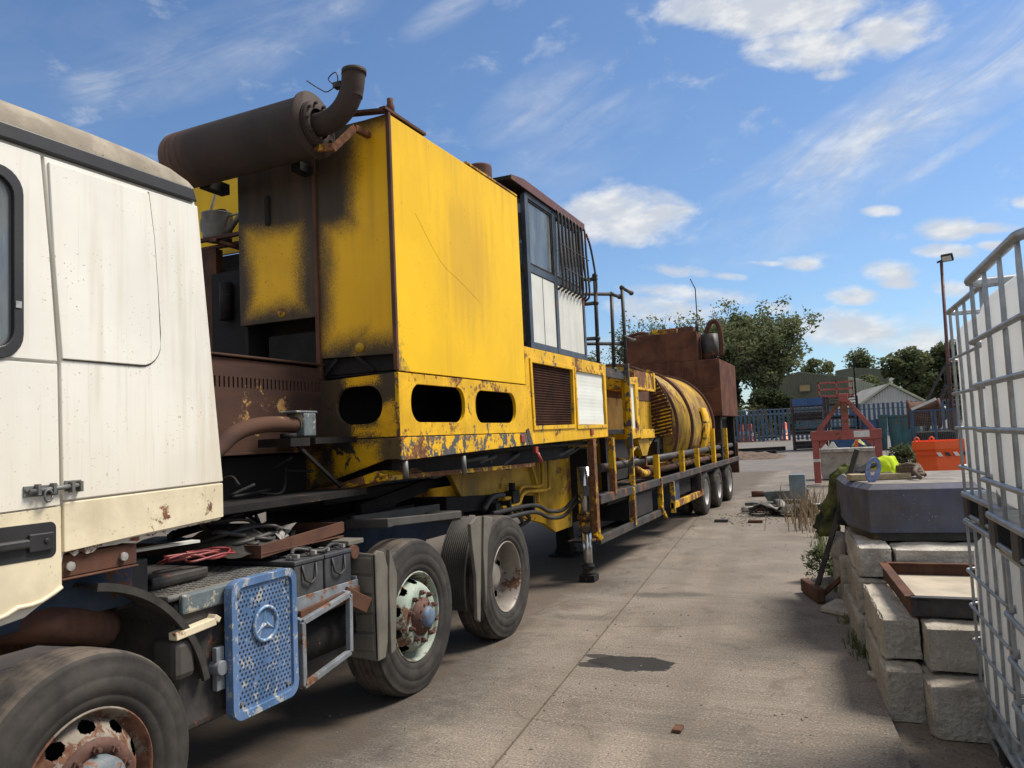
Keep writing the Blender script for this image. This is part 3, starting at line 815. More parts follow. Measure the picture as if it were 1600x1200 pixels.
# ragged rusted bottom edge
rg = MB()
pts = [(2.05 + 0.78 * i / 30, 1.315 + 0.05 * i / 30 - rr.uniform(0.004, 0.030)) for i in range(31)]
rg.plate([(2.05, 1.34)] + pts + [(2.84, 1.38)], [], fX(XS), -0.018, -0.022)
rg.build('corroded_edge', mat('flaking_rusted_edge', (0.62, 0.58, 0.5), 0.6, var=0.3, rust=0.75, rust_scale=12), T)
arch = MB()
apts = [p for p in [(1.20, 1.06), (1.35, 1.07), (1.50, 1.078), (1.58, 1.09), (1.62, 1.103), (1.66, 1.12), (1.70, 1.132), (1.74, 1.128), (1.78, 1.122), (1.82, 1.13), (1.86, 1.147), (1.91, 1.146), (1.95, 1.152), (2.0, 1.172), (2.03, 1.19)]]
arch.tube([(-2.775, y, z) for y, z in apts], [0.009 + rr.uniform(-0.003, 0.004) for _ in apts], 8).build('wheel_arch_lip', M['cab_cream'], T)
MB().plate([(0.9, 2.905), (2.70, 2.905), (2.722, 2.845), (0.80, 2.845)], [], fX(XS), 0.012, -0.03).build('roof_trim', M['black'], T, 0.006)
MB().box(-5.22, -2.80, 2.70, 2.745, 2.80, 2.90).build('rear_trim', M['black'], T, 0.01)
rf = MB()
rp = [(2.715, 2.906), (2.71, 2.95), (2.69, 2.99), (2.62, 3.025), (2.46, 3.05), (2.2, 3.06), (1.9, 3.06), (1.4, 3.06), (0.95, 3.02), (0.75, 2.906)]
secs = [(-2.775, 0.0), (-2.785, 0.35), (-2.83, 0.68), (-2.92, 0.90), (-3.10, 1.0), (-4.03, 1.03), (-4.95, 1.0), (-5.14, 0.9), (-5.23, 0.68), (-5.27, 0.0)]
vv = []
for (x, f) in secs:
    for (y, z) in rp:
        yc = 1.75
        vv.append((x, yc + (y - yc) * (0.955 + 0.045 * min(1, f * 1.5 + 0.3)) if f > 0 else y, 2.906 + (z - 2.906) * f))
n_ = len(rp)
rf.add(vv, [(i * n_ + j, i * n_ + j + 1, (i + 1) * n_ + j + 1, (i + 1) * n_ + j) for i in range(len(secs) - 1) for j in range(n_ - 1)], True)
rf.build('cab_roof', M['roof'], T)
wn = MB().plate(rrect(0.925, 1.885, 2.035, 2.745, 0.095), [rrect(0.965, 1.848, 2.075, 2.705, 0.07)], fX(XS), 0.010, -0.02).build('side_window', M['black'], T, 0.006)
MB().plate(rrect(0.955, 1.855, 2.065, 2.715, 0.07), [], fX(XS), -0.008, -0.013).build('glass', M['glass_cab'], wn)
MB().plate(rrect(0.93, 1.87, 2.05, 2.73, 0.07), [], fX(XS), -0.0142, -0.0148).build('dark_interior', M['dark'], wn)  # black plate stands in for the unlit inside of the cab
MB().box(-2.775, -2.766, 1.852, 1.874, 2.225, 2.25).build('window_clip', M['silver'], wn)
dh = MB().plate(rrect(1.44, 2.012, 1.305, 1.437, 0.025), [], fX(XS), 0.002, -0.03).build('door_handle', M['black'], T, 0.008)
MB().box(-2.778, -2.755, 1.5, 1.90, 1.352, 1.385).build('handle_grip', M['black'], dh, 0.008)
MB().box(-2.776, -2.764, 1.90, 1.995, 1.335, 1.40).cyl((-2.77, 1.965, 1.37), (-2.758, 1.965, 1.37), 0.010, 14).build('lock', M['black'], dh, 0.004)
lt = MB().box(-2.781, -2.774, 1.885, 2.018, 1.535, 1.575).box(-2.781, -2.774, 2.046, 2.115, 1.545, 1.585)
lt.build('slide_bolt', M['zinc'], T, 0.002)
lb = MB().cyl((-2.764, 1.90, 1.554), (-2.764, 2.105, 1.565), 0.009, 10)
for y in (1.925, 1.985, 2.06, 2.095): lb.box(-2.776, -2.752, y, y + 0.012, 1.54, 1.58)
lb.tube([(-2.755, 1.965 + 0.016 * math.cos(a / 10 * 2 * math.pi), 1.535 + 0.022 * math.sin(a / 10 * 2 * math.pi)) for a in range(11)], 0.005, 6)
for y in (1.895, 2.108): lb.cyl((-2.775, y, 1.562), (-2.769, y, 1.562), 0.007, 8)
lb.build('bolt_rod', M['zinc'], T)
# rusty mounting channel, hoses and the mudguard behind the front wheel
MB().box(-2.90, -2.815, 2.05, 2.40, 1.215, 1.30).box(-2.90, -2.80, 2.05, 2.40, 1.205, 1.213).build('mounting_channel', M['rust'], T, 0.006)
bl = MB()
for y in (2.09, 2.33): bl.cyl((-2.816, y, 1.255), (-2.80, y, 1.255), 0.018, 8)
bl.build('bolt', M['silver'], T)
MB().tube(spline([(-3.2, 1.6, 1.08), (-3.05, 1.95, 1.06), (-3.0, 2.2, 1.0), (-3.05, 2.42, 0.93)], 6), 0.085, 14).build('intake_pipe', M['rust'], T)
MB().box(-3.5, -2.95, 1.2, 2.5, 1.02, 1.20).build('inner_wing', M['blue_chassis'], T, 0.02)


def guard(cy, cz, rad, a0, a1, x0, x1, ribs, amp, name, material, lip=True, n=18):
    b = MB()
    xs_ = []
    for i in range(ribs * 2 + 1):
        xs_.append((x0 + (x1 - x0) * i / (ribs * 2), amp if i % 2 else 0.0))
    vv = []
    for k in range(n + 1):
        a = R(a0 + (a1 - a0) * k / n)
        for (x, e) in xs_:
            vv.append((x, cy + (rad + e) * math.cos(a), cz + (rad + e) * math.sin(a)))
    w_ = len(xs_)
    b.add(vv, [(i * w_ + j, i * w_ + j + 1, (i + 1) * w_ + j + 1, (i + 1) * w_ + j) for i in range(n) for j in range(w_ - 1)])
    o = b.build(name, material, T, solid=0.006)
    if lip:
        l = MB()
        vv = []
        for k in range(n + 1):
            a = R(a0 + (a1 - a0) * k / n)
            for r_ in (rad - 0.012, rad + 0.020):
                vv.append((x1 + 0.012, cy + r_ * math.cos(a), cz + r_ * math.sin(a)))
        l.add(vv, [(2 * i, 2 * i + 1, 2 * i + 3, 2 * i + 2) for i in range(n)])
        l.build('lip', material, o, solid=0.02)
    return o


guard(2.115, 0.49, 0.665, 12, 82, -3.16, -2.83, 11, 0.014, 'front_mudguard', M['black_dusty'])
MB().box(-2.98, -2.82, 2.60, 2.72, 0.66, 0.84).build('mudguard_foot', M['mud_dark'], T, 0.03)
MB().bar((-2.83, 2.595, 0.862), (-2.83, 2.83, 0.878), 0.05, 0.035).bar((-2.83, 2.83, 0.878), (-2.83, 2.845, 0.90), 0.05, 0.04).build('cream_bracket', M['cab_cream'], T, 0.004)
cr = MB().cyl((-3.3, 2.86, 0.655), (-2.80, 2.86, 0.655), 0.035, 12)
cr.box(-2.85, -2.82, 2.84, 2.89, 0.55, 0.75).box(-2.90, -2.87, 2.73, 2.78, 0.53, 0.65)
cr.build('step_bracket', M['bracket'], T, 0.004)
# side box with chequered top, blue perforated step and its badge
MB().box(-3.42, -2.86, 2.64, 3.37, 0.40, 1.0).build('side_tank', M['steel_dark'], T, 0.04, 3)
tp = MB().box(-3.50, -2.86, 2.60, 3.38, 1.005, 1.035)
stp = tp.build('step_plate', M['tread_plate'], T, 0.012)
ck = MB()
for i in range(20):
    for j in range(16):
        x, y = -3.46 + i * 0.0305, 2.63 + j * 0.0465
        s_ = 1 if (i + j) % 2 else -1
        ck.bar((x - 0.010, y - 0.010 * s_, 1.037), (x + 0.010, y + 0.010 * s_, 1.037), 0.006, 0.005)
tag(ck.build('tread_pattern', M['tread_plate'], stp, split=False), kind='stuff')
MB().bar((-2.852, 2.66, 0.985), (-2.852, 3.0, 0.985), 0.03, 0.09).build('tank_edge', M['grey_green'], T, 0.01)
pc = [(2.905, 1.015), (3.35, 1.005), (3.365, 0.41), (2.92, 0.375)]
sp_out = rrect(2.895, 3.365, 0.385, 1.045, 0.065)
bs = MB().plate(sp_out, [], fX(-2.805), 0.018, -0.018).build('blue_step_panel', M['blue'], T, 0.012, 3)
MB().plate(rrect(2.895, 3.365, 0.385, 1.045, 0.065), [rrect(2.932, 3.328, 0.422, 1.008, 0.045)], fX(-2.787), 0.013, -0.002).build('rim_flange', M['blue'], bs, 0.005, 3)
M['hole'] = mat('perforation_dark', (0.008, 0.010, 0.016), 0.9, var=0)  # near-black of the raised discs that paint the shade inside the holes
ho = MB()
for i in range(15):
    for j in range(26):
        y = 2.955 + i * 0.0253 + (0.0126 if j % 2 else 0); z = 0.445 + j * 0.0214
        if y > 3.315 or math.hypot(y - 3.13, z - 0.80) < 0.098: continue
        if rr.random() < 0.06: continue
        ho.cyl((-2.789, y, z), (-2.7862, y, z), 0.0068, 7, smooth=False)
tag(ho.build('perforations', M['hole'], bs, split=False), kind='stuff')
bd = MB().tube([(-2.779, 3.13 + 0.082 * math.cos(2 * math.pi * k / 32), 0.80 + 0.082 * math.sin(2 * math.pi * k / 32)) for k in range(33)], 0.009, 8)
for k in range(3):
    a = R(90 + 120 * k)
    tipp = (3.13 + 0.080 * math.cos(a), 0.80 + 0.080 * math.sin(a))
    l_ = (3.13 + 0.017 * math.cos(a + R(60)), 0.80 + 0.017 * math.sin(a + R(60)))
    r_ = (3.13 + 0.017 * math.cos(a - R(60)), 0.80 + 0.017 * math.sin(a - R(60)))
    bd.add([(-2.770, 3.13, 0.80), (-2.783, *tipp), (-2.783, *l_), (-2.783, *r_)], [(0, 2, 1), (0, 1, 3), (1, 2, 3)])
bd.build('star_badge', mat('badge_worn_blue', (0.13, 0.25, 0.42), 0.45, var=0.3, vscale=20, chips=0.45, rust_scale=30, chip_col=(0.45, 0.45, 0.42)), bs, fix=False)
MB().lathe([(0.078, 0.0), (0.0, 0.0)], (-2.7845, 3.13, 0.80), (1, 0, 0), 32).build('badge_disc', M['blue'], bs)
for (y, z) in ((2.95, 0.97), (3.30, 0.97), (2.96, 0.46), (3.29, 0.46)):
    MB().cyl((-2.786, y, z), (-2.779, y, z), 0.011, 8).build('screw', M['zinc'], bs)
# batteries in their tray
tr_ = MB().box(-3.36, -2.84, 3.40, 3.97, 0.805, 0.82).box(-2.85, -2.838, 3.43, 4.01, 0.77, 0.86).box(-3.36, -2.84, 3.40, 3.41, 0.77, 0.87).box(-3.36, -2.84, 3.99, 4.0, 0.77, 0.88)
tr_.build('battery_tray', M['bracket'], T, 0.003)
for k in range(2):
    y0 = 3.455 + k * 0.268
    bt = MB().box(-3.34, -2.862, y0, y0 + 0.252, 0.822, 1.025).build('battery', M['battery'], T, 0.008)
    MB().box(-3.346, -2.856, y0 - 0.004, y0 + 0.256, 1.025, 1.05).build('battery_lid', M['battery'], bt, 0.006)
    hd = MB().tube([(-2.858, y0 + 0.06, 1.02), (-2.846, y0 + 0.07, 0.94), (-2.845, y0 + 0.12, 0.915), (-2.846, y0 + 0.17, 0.94), (-2.858, y0 + 0.18, 1.02)], 0.007, 6)
    hd.build('carry_handle', M['cable'], bt)
    pt = MB()
    for (x, y) in ((-2.92, y0 + 0.05), (-2.92, y0 + 0.2)):
        pt.cyl((x, y, 1.05), (x, y, 1.075), 0.013, 10).bar((x - 0.02, y, 1.072), (x + 0.05, y, 1.072), 0.02, 0.02)
    pt.build('terminal', M['silver'], bt)
    for j in range(3): MB().box(-3.25 + j * 0.1, -3.2 + j * 0.1, y0 + 0.10, y0 + 0.15, 1.05, 1.062).build('cell_cap', M['battery'], bt, 0.004)
MB().tube(spline([(-2.92, 3.505, 1.08), (-2.95, 3.58, 1.10), (-2.88, 3.71, 1.07), (-2.90, 3.83, 1.09), (-2.92, 3.93, 1.08)], 6), 0.011, 8).tube(spline([(-2.9, 3.65, 1.09), (-3.1, 3.66, 1.10), (-3.3, 3.5, 1.09)], 6), 0.011, 8).build('battery_lead', M['cable'], T)
fr_ = MB()
A = [(-2.80, 3.43, 0.735), (-2.80, 3.86, 0.80), (-2.80, 3.85, 0.47), (-2.80, 3.43, 0.40)]
for k in range(4): fr_.bar(A[k], A[(k + 1) % 4], 0.032, 0.032, (1, 0, 0))
fr_.bar(A[0], (-3.1, 3.43, 0.82), 0.03, 0.03).bar(A[1], (-3.1, 3.86, 0.84), 0.03, 0.03).bar(A[3], (-3.1, 3.5, 0.55), 0.03, 0.03)
fr_.build('tank_guard_frame', M['bracket'], T, 0.004)
MB().bar((-2.83, 3.45, 0.755), (-2.83, 4.0, 0.79), 0.02, 0.07).bar((-2.84, 3.86, 0.80), (-2.78, 4.02, 0.70), 0.03, 0.09).build('bent_strap', M['rust'], T, 0.004)
MB().lathe([(0.0, 0.0), (0.10, 0.01), (0.145, 0.04), (0.15, 0.06), (0.15, 0.56), (0.145, 0.58), (0.10, 0.61), (0, 0.62)], (-3.04, 3.50, 0.58), (0, 1, 0), 24).build('air_tank', M['grime'], T)
MB().cyl((-3.2, 4.02, 1.02), (-2.88, 4.02, 1.02), 0.035, 12).cyl((-2.90, 4.02, 1.02), (-2.86, 4.02, 1.02), 0.042, 12).build('lamp_tube', M['rust'], T)
MB().box(-3.4, -2.88, 3.98, 4.14, 1.06, 1.09).build('guard_bracket', M['mud'], T, 0.004)
# mudguards of the drive and rear wheels
fg = MB().plate([(-3.05, 0.38), (-2.745, 0.36), (-2.745, 1.00), (-3.05, 1.02)], [], fY(4.06), 0.0, 0.015).build('wheel_guard', M['mud'], T, 0.006)
for k in range(5): MB().box(-3.03, -2.77, 4.05, 4.061, 0.42 + k * 0.115, 0.52 + k * 0.115).build('moulding', M['mud'], fg, 0.005)
MB().plate([(4.06, 1.0), (4.09, 1.02), (4.16, 1.0), (4.20, 0.9), (4.17, 0.45), (4.14, 0.36), (4.06, 0.36)], [], fX(-2.765), 0.0, 0.02).build('side_lip', M['mud'], fg, 0.006)
MB().plate([(4.21, 1.01), (4.285, 0.85), (4.24, 0.38), (4.19, 0.37), (4.19, 0.8)], [], fX(-2.765), 0.0, 0.03).build('side_lip', M['mud'], fg, 0.005)
guard(6.12, 0.50, 0.60, 118, 196, -3.14, -2.90, 13, 0.012, 'ribbed_mudguard', M['mud_dark'], lip=False)
g2 = MB().plate([(5.36, 1.03), (5.46, 1.07), (5.56, 1.07), (5.53, 0.80), (5.46, 0.27), (5.41, 0.30), (5.42, 0.62), (5.37, 0.9)], [], fX(-2.78), 0.0, 0.03).build('mudguard_side', M['mud'], T, 0.006)
MB().plate([(5.57, 1.07), (5.73, 1.04), (5.62, 0.85), (5.54, 0.35), (5.53, 0.8)], [], fX(-2.765), 0.0, 0.03).build('side_lip', M['mud'], g2, 0.005)
MB().bar((-3.2, 4.42, 1.14), (-2.86, 4.42, 1.15), 0.06, 0.06).bar((-2.90, 4.42, 1.15), (-2.90, 5.48, 1.09), 0.03, 0.055).bar((-3.16, 4.42, 1.15), (-3.16, 5.6, 1.12), 0.03, 0.09).box(-3.2, -2.9, 5.35, 5.5, 1.05, 1.12).build('mudguard_rail', M['mud_dark'], T, 0.006)
# steel tray over the battery box
TX, TY0, TY1 = -3.0, 3.36, 4.1
ty = MB().box(-3.95, TX, TY0, TY1, 1.10, 1.108).bar((TX - 0.008, TY0, 1.116), (TX - 0.008, TY1, 1.160), 0.012, 0.07).bar((-3.95, TY0, 1.116), (TX, TY0, 1.116), 0.012, 0.07, (0, 0, 1)).bar((-3.95, TY1, 1.15), (TX, TY1, 1.16), 0.012, 0.06)
ty.build('steel_tray', M['rust'], T, 0.002)
MB().bar((-3.05, 2.45, 1.24), (-3.02, 2.92, 1.235), 0.06, 0.012).tube(spline([(-3.03, 2.46, 1.235), (-2.99, 2.40, 1.22), (-2.98, 2.40, 1.12)], 4), 0.014, 8).build('cable_shelf', M['pale'], T)
MB().box(-3.45, -3.0, 2.45, 2.62, 1.0, 1.2).box(-3.4, -3.02, 2.66, 3.0, 1.06, 1.10).cyl((-3.05, 2.66, 1.07), (-3.05, 3.0, 1.07), 0.03, 10).build('side_bracket', M['steel_dark'], T, 0.01)
# heap of cables on the tray
def squiggle(seed, c, r, n, z0, z1, rad):
    q = random.Random(seed)
    P = []
    a = q.uniform(0, 6.28)
    for i in range(n):
        a += q.uniform(0.5, 1.5)
        k = q.uniform(0.35, 1.0)
        P.append((c[0] + r[0] * k * math.cos(a), c[1] + r[1] * k * math.sin(a), q.uniform(z0, z1)))
    return MB().tube(spline(P, 6), rad, 7)
cs = root('cable_heap', (-3.35, 3.5, 1.11), 'tangle of black cables and straps heaped on the rusty steel tray', 'cables')
for k in range(7):
    squiggle(20 + k, (-3.30, 3.52), (0.26, 0.27), 9, 1.13, 1.19 + 0.10 * (k % 3) / 2, 0.011 + 0.004 * (k % 2)).build('cable', M['cable'], cs)
hb = MB()
hv = []
for i in range(13):
    for j in range(13):
        u, v_ = i / 12 * 2 - 1, j / 12 * 2 - 1
        e = max(0, 1 - (u * u + v_ * v_))
        hv.append((-3.34 + 0.30 * u, 3.50 + 0.30 * v_, 1.112 + 0.13 * e ** 0.7 + rr.uniform(-0.012, 0.012)))
hb.add(hv, [(i * 13 + j, i * 13 + j + 1, (i + 1) * 13 + j + 1, (i + 1) * 13 + j) for i in range(12) for j in range(12)])
hb.build('folded_strap', M['black_dusty'], cs)
rc = root('red_cable', (-3.1, 3.2, 1.18), 'red cable loops lying under the rear edge of the white cab', 'cable')
for k in range(3):
    squiggle(40 + k, (-3.10, 3.02), (0.10, 0.26), 8, 1.13, 1.17, 0.0065).build('strand', M['cable_red'], rc)
sc = MB()
for k in range(7):
    c = Vector((-3.07 + rr.uniform(-0.04, 0.04), 3.68 + rr.uniform(-0.08, 0.08), 1.16 + rr.uniform(0, 0.05)))
    P = [c + Vector((rr.uniform(-0.05, 0.05), rr.uniform(-0.05, 0.05), rr.uniform(-0.03, 0.03))) for _ in range(4)]
    sc.add(P, [(0, 1, 2), (1, 3, 2)])
tag(sc.build('foil_scrap', M['silver'], fix=False), 'crumpled silver scrap at the edge of the rusty tray', 'scrap')

# ------------------------------------------------------------------ yellow plant trailer
L = root('plant_trailer', (-4.03, 12.5, 0), 'long yellow low-loader trailer carrying fire-blackened plant, drum and rusty tank', 'trailer')
XI = -5.28
def bx(name, m_, *b, bevel=0.004, parent=L):
    o = MB()
    for q in b: o.box(*q)
    return o.build(name, M[m_], parent, bevel)
# engine housing: sheet walls around a hollow
hs = MB().plate([(4.46, 2.155), (6.648, 2.160), (6.648, 3.925), (4.445, 3.915)], [], fX(XS), 0.0, -0.02).build('housing_side', M['yellow'], L, 0.003)
sc_ = MB().tube(spline([(-2.779, 4.75, 3.30), (-2.779, 5.1, 3.02), (-2.779, 5.4, 2.92), (-2.779, 5.75, 2.80)], 6), 0.0006, 5)
sc_.build('scratch', M['yellow_grime'], hs)
fp = MB().plate([(-3.415, 2.285), (-2.80, 2.27), (-2.80, 3.925), (-3.415, 3.90)], [], fY(4.455), 0.0, 0.02).build('front_panel', M['soot_right'], L, 0.003)
fd = MB().plate([(-4.125, 2.585), (-3.42, 2.585), (-3.42, 3.90), (-4.125, 3.90)], [], fY(4.450), 0.0, 0.035).build('front_door', M['soot_left'], L, 0.004)
for (p, x, z, m_) in ((fp, -3.08, 2.335, 'pale'), (fd, -3.74, 2.645, 'pale')):
    MB().lathe([(0.0, 0.022), (0.012, 0.022), (0.014, 0.012), (0.028, 0.014), (0.034, 0.0)], (x, 4.453, z), (0, -1, 0), 18).build('lock_boss', M['yellow_grime'], p)
MB().box(-3.86, -3.82, 4.43, 4.45, 3.30, 3.52).build('door_pull', M['dark'], fd, 0.006)
bx('corner_angle', 'rust', (-2.806, -2.776, 4.440, 4.468, 2.16, 3.93))
bx('door_post', 'rust', (-3.436, -3.405, 4.436, 4.475, 2.14, 3.90))
MB().plate([(4.40, 3.935), (4.95, 3.935), (4.95, 3.955), (4.40, 3.955)], [], fX(-2.775), 0.0, -0.05).bar((-2.80, 4.42, 3.93), (-3.20, 4.38, 3.965), 0.06, 0.02).build('roof_lip', M['rust'], L)
bx('housing_roof', 'rust', (-4.13, -2.80, 4.47, 6.64, 3.905, 3.925))
bx('roof_flange', 'yellow_rusty', (-2.80, -2.773, 5.6, 6.64, 3.927, 3.945))
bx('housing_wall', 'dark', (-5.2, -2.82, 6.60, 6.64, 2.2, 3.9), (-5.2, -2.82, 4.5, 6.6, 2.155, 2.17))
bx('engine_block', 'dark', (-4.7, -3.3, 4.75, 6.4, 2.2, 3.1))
eq = MB()
for k in range(5): eq.cyl((-4.5 + k * 0.25, 4.70, 2.7), (-4.5 + k * 0.25, 4.70, 3.0), 0.05, 10)
eq.box(-3.95, -3.5, 4.55, 4.7, 2.25, 2.5)
eq.build('engine_fitting', M['grime'], L)
# opening left of the door: yellow bulkhead, shelf, rusty post, dark window
bx('bulkhead', 'yellow', (-5.45, -4.10, 5.10, 5.13, 3.36, 4.25))
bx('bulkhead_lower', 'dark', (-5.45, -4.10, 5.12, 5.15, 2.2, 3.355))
bx('rust_post', 'rust', (-5.04, -4.79, 4.90, 4.98, 2.2, 3.36))
bx('shelf', 'rust', (-5.05, -4.30, 4.70, 4.74, 3.365, 3.395), (-5.05, -4.30, 4.93, 4.97, 3.37, 3.40))
bx('shelf_bearer', 'rust', (-4.62, -4.58, 4.66, 5.10, 3.335, 3.364))
bx('stay', 'yellow_rusty', (-4.93, -4.90, 4.50, 4.54, 3.36, 4.0))
wd = bx('grille_window', 'steel_dark', (-4.78, -4.60, 4.98, 5.01, 2.55, 2.95), bevel=0.004)
for k in range(4): MB().box(-4.765 + k * 0.045, -4.760 + k * 0.045, 4.970, 4.978, 2.57, 2.93).build('grille_bar', M['zinc'], wd)
for k in range(8): MB().box(-4.77, -4.61, 4.965, 4.970, 2.58 + k * 0.047, 2.584 + k * 0.047).build('grille_bar', M['zinc'], wd)
bx('window_header', 'grime', (-4.78, -4.56, 4.96, 5.02, 3.0, 3.2))
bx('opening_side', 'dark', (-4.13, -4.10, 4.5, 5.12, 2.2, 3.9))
# silencer across the front with flange, elbow and tail wire
si = MB().lathe([(0.0, 0.0), (0.165, 0.0), (0.185, 0.012), (0.198, 0.04), (0.200, 0.08), (0.200, 1.22), (0.222, 1.22), (0.222, 1.235), (0.0, 1.235)], (-4.40, 4.14, 3.78), (1, 0, 0.02), 44).build('silencer', M['silencer'], L)
fl = MB().lathe([(0.105, 0.0), (0.155, 0.0), (0.155, 0.018), (0.105, 0.018)], (-3.165, 4.14, 3.805), (1, 0, 0.02), 32)
fl.lathe([(0.155, 0.024), (0.155, 0.04), (0.10, 0.04)], (-3.165, 4.14, 3.805), (1, 0, 0.02), 32)
for k in range(10):
    a = 2 * math.pi * k / 10
    fl.cyl((-3.17, 4.14 + 0.135 * math.cos(a), 3.805 + 0.135 * math.sin(a)), (-3.105, 4.14 + 0.135 * math.cos(a), 3.805 + 0.135 * math.sin(a)), 0.011, 6)
fl.build('flange', M['silencer'], si)
ep = [(-3.14, 4.14, 3.80)]
for k in range(13):
    a = R(82 * k / 12)
    ep.append((-3.10 + 0.25 * math.sin(a), 4.14, 3.80 + 0.25 * (1 - math.cos(a))))
ep.append((-2.842, 4.14, 4.085))
eb = MB().tube(ep, 0.076, 24, caps=False)
eb.lathe([(0.076, 0), (0.081, 0.0), (0.081, 0.03), (0.070, 0.03), (0.068, -0.15)], (-2.842, 4.14, 4.075), (0.12, 0, 1), 28)
eb.build('exhaust_elbow', M['silencer'], si)
MB().tube(spline([(-2.96, 4.10, 4.01), (-3.0, 4.08, 4.06), (-2.94, 4.08, 4.09), (-2.93, 4.08, 4.02), (-3.0, 4.07, 3.97), (-3.06, 4.06, 4.0), (-3.15, 4.05, 4.07)], 6), 0.004, 5).box(-2.975, -2.915, 4.09, 4.14, 4.0, 4.035).build('loose_wire', M['cable'], si)
MB().bar((-3.23, 4.14, 3.66), (-3.02, 4.14, 3.625), 0.03, 0.05).bar((-3.03, 4.14, 3.615), (-2.96, 4.30, 3.80), 0.03, 0.05).bar((-2.96, 4.30, 3.80), (-2.95, 4.455, 3.80), 0.04, 0.04).build('support_angle', M['yellow_rusty'], si, 0.004)
MB().box(-4.3, -4.22, 4.25, 4.47, 3.60, 3.68).box(-3.5, -3.42, 4.3, 4.47, 3.60, 3.66).build('saddle', M['grime'], si)
cp = MB().lathe([(0.0, 0.0), (0.030, 0.0), (0.030, 0.07), (0.022, 0.09), (0.022, 0.125), (0.0, 0.125)], (-2.81, 4.52, 3.93), (0, 0, 1), 14)
cp.build('breather_cap', M['rust'], L)
MB().lathe([(0.0, 0.14), (0.115, 0.14), (0.12, 0.12), (0.12, -0.4)], (-3.25, 6.85, 4.23), (0, 0, 1), 24).build('stack_stub', M['rust'], L)
# lower frame box with oval openings
def oval(a0, a1, b0, b1): return rrect(a0, a1, b0, b1, min((b1 - b0) / 2 - 0.002, 0.12), 8)
MB().plate([(4.455, 1.715), (6.655, 1.715), (6.655, 2.150), (4.455, 2.145)], [oval(4.605, 5.41, 1.808, 2.075), oval(5.59, 6.40, 1.803, 2.068)], fX(XS), 0.0, -0.03).build('lower_side', M['yellow_worn'], L, 0.003)
MB().plate([(-3.425, 1.715), (-2.812, 1.715), (-2.812, 2.145), (-3.425, 2.125)], [oval(-3.29, -2.915, 1.81, 2.07)], fY(4.455), 0.0, 0.03).build('lower_front', M['soot_low'], L, 0.003)
bx('lower_corner', 'yellow_rusty', (-2.811, -2.781, 4.452, 4.49, 1.714, 2.146))
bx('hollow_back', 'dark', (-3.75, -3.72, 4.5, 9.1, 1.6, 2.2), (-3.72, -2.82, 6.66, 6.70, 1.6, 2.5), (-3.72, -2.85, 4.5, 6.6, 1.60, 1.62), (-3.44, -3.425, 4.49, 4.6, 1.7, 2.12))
hp = MB()
for (y, r_) in ((4.85, 0.03), (5.05, 0.045), (5.95, 0.025), (6.2, 0.03)): hp.cyl((-3.1, y, 1.62), (-3.1, y, 2.2), r_, 12)
hp.tube(spline([(-3.05, 4.6, 1.66), (-3.0, 5.2, 1.72), (-3.1, 5.8, 1.68), (-3.0, 6.5, 1.75)], 6), 0.03, 8)
hp.build('inner_pipe', M['grime'], L)
MB().bar((-3.40, 4.47, 2.16), (-3.28, 4.47, 2.27), 0.02, 0.02).bar((-3.12, 4.47, 2.28), (-2.98, 4.47, 2.17), 0.02, 0.02).box(-3.42, -2.82, 4.50, 4.52, 2.15, 2.28).build('gap_bracket', M['grime'], L)
# chipped skirt below, sloping apron at the front
MB().plate([(4.455, 1.708), (6.60, 1.708), (6.66, 1.60), (4.50, 1.555), (4.455, 1.56)], [], fX(XS), 0.004, -0.02).build('skirt', M['yellow_chip'], L, 0.004)
MB().plate([(6.605, 1.708), (6.665, 1.600), (6.76, 1.595), (6.66, 1.755), (6.60, 1.74)], [], fX(XS), 0.006, -0.02).build('grey_patch', M['steel_dark'], L)
MB().plate([(-3.60, 1.708), (-2.79, 1.708), (-2.79, 1.565), (-2.90, 1.565), (-3.56, 1.365), (-3.60, 1.365)], [], fY(4.45), 0.0, 0.02).build('front_apron', M['soot_apron'], L, 0.004)
MB().plate([(-3.62, 1.335), (-3.54, 1.345), (-2.96, 1.49), (-2.90, 1.46), (-3.50, 1.325)], [], fY(4.43), 0.0, 0.5).build('apron_flange', M['yellow_rusty'], L, 0.003)
un = MB().bar((-3.56, 4.44, 1.345), (-2.93, 4.46, 1.44), 0.05, 0.035).bar((-2.93, 4.46, 1.44), (-2.93, 7.1, 1.40), 0.05, 0.035)
un.build('lower_flange', M['yellow_rusty'], L, 0.004)
bx('under_tray', 'grime', (-3.75, -2.85, 4.5, 9.0, 1.56, 1.59), (-3.4, -2.95, 4.6, 8.2, 1.42, 1.56))
MB().plate([(4.46, 1.37), (4.46, 1.56), (8.4, 1.58), (8.4, 1.44), (7.2, 1.34)], [], fX(-3.62), 0.0, 0.04).build('neck_web', M['yellow_grime'], L)
MB().plate([(4.46, 1.37), (4.46, 1.60), (8.4, 1.58), (8.4, 1.44), (7.2, 1.34)], [], fX(-4.5), 0.0, 0.04).build('neck_web', M['yellow_grime'], L)
bx('kingpin_plate', 'dark', (-4.6, -3.45, 4.5, 7.0, 1.26, 1.34))
um = MB()
for k in range(16):
    y = rr.uniform(4.7, 8.6)
    um.tube(spline([(-2.9 - rr.uniform(0, 0.4), y, 1.5 + rr.uniform(-0.06, 0.06)), (-3.0, y + 0.3, 1.46 + rr.uniform(-0.06, 0.04)), (-3.1 + rr.uniform(0, 0.2), y + 0.7, 1.52)], 5), rr.choice((0.012, 0.018, 0.025)), 7)
um.build('under_hose', M['cable'], L)
for (y, z, h) in ((5.38, 1.55, 0.14), (4.53, 1.55, 0.12)):
    MB().cyl((-2.80, y, z), (-2.80, y + 0.01, z - h), 0.020, 10).build('drain_stub', M['zinc'], L)
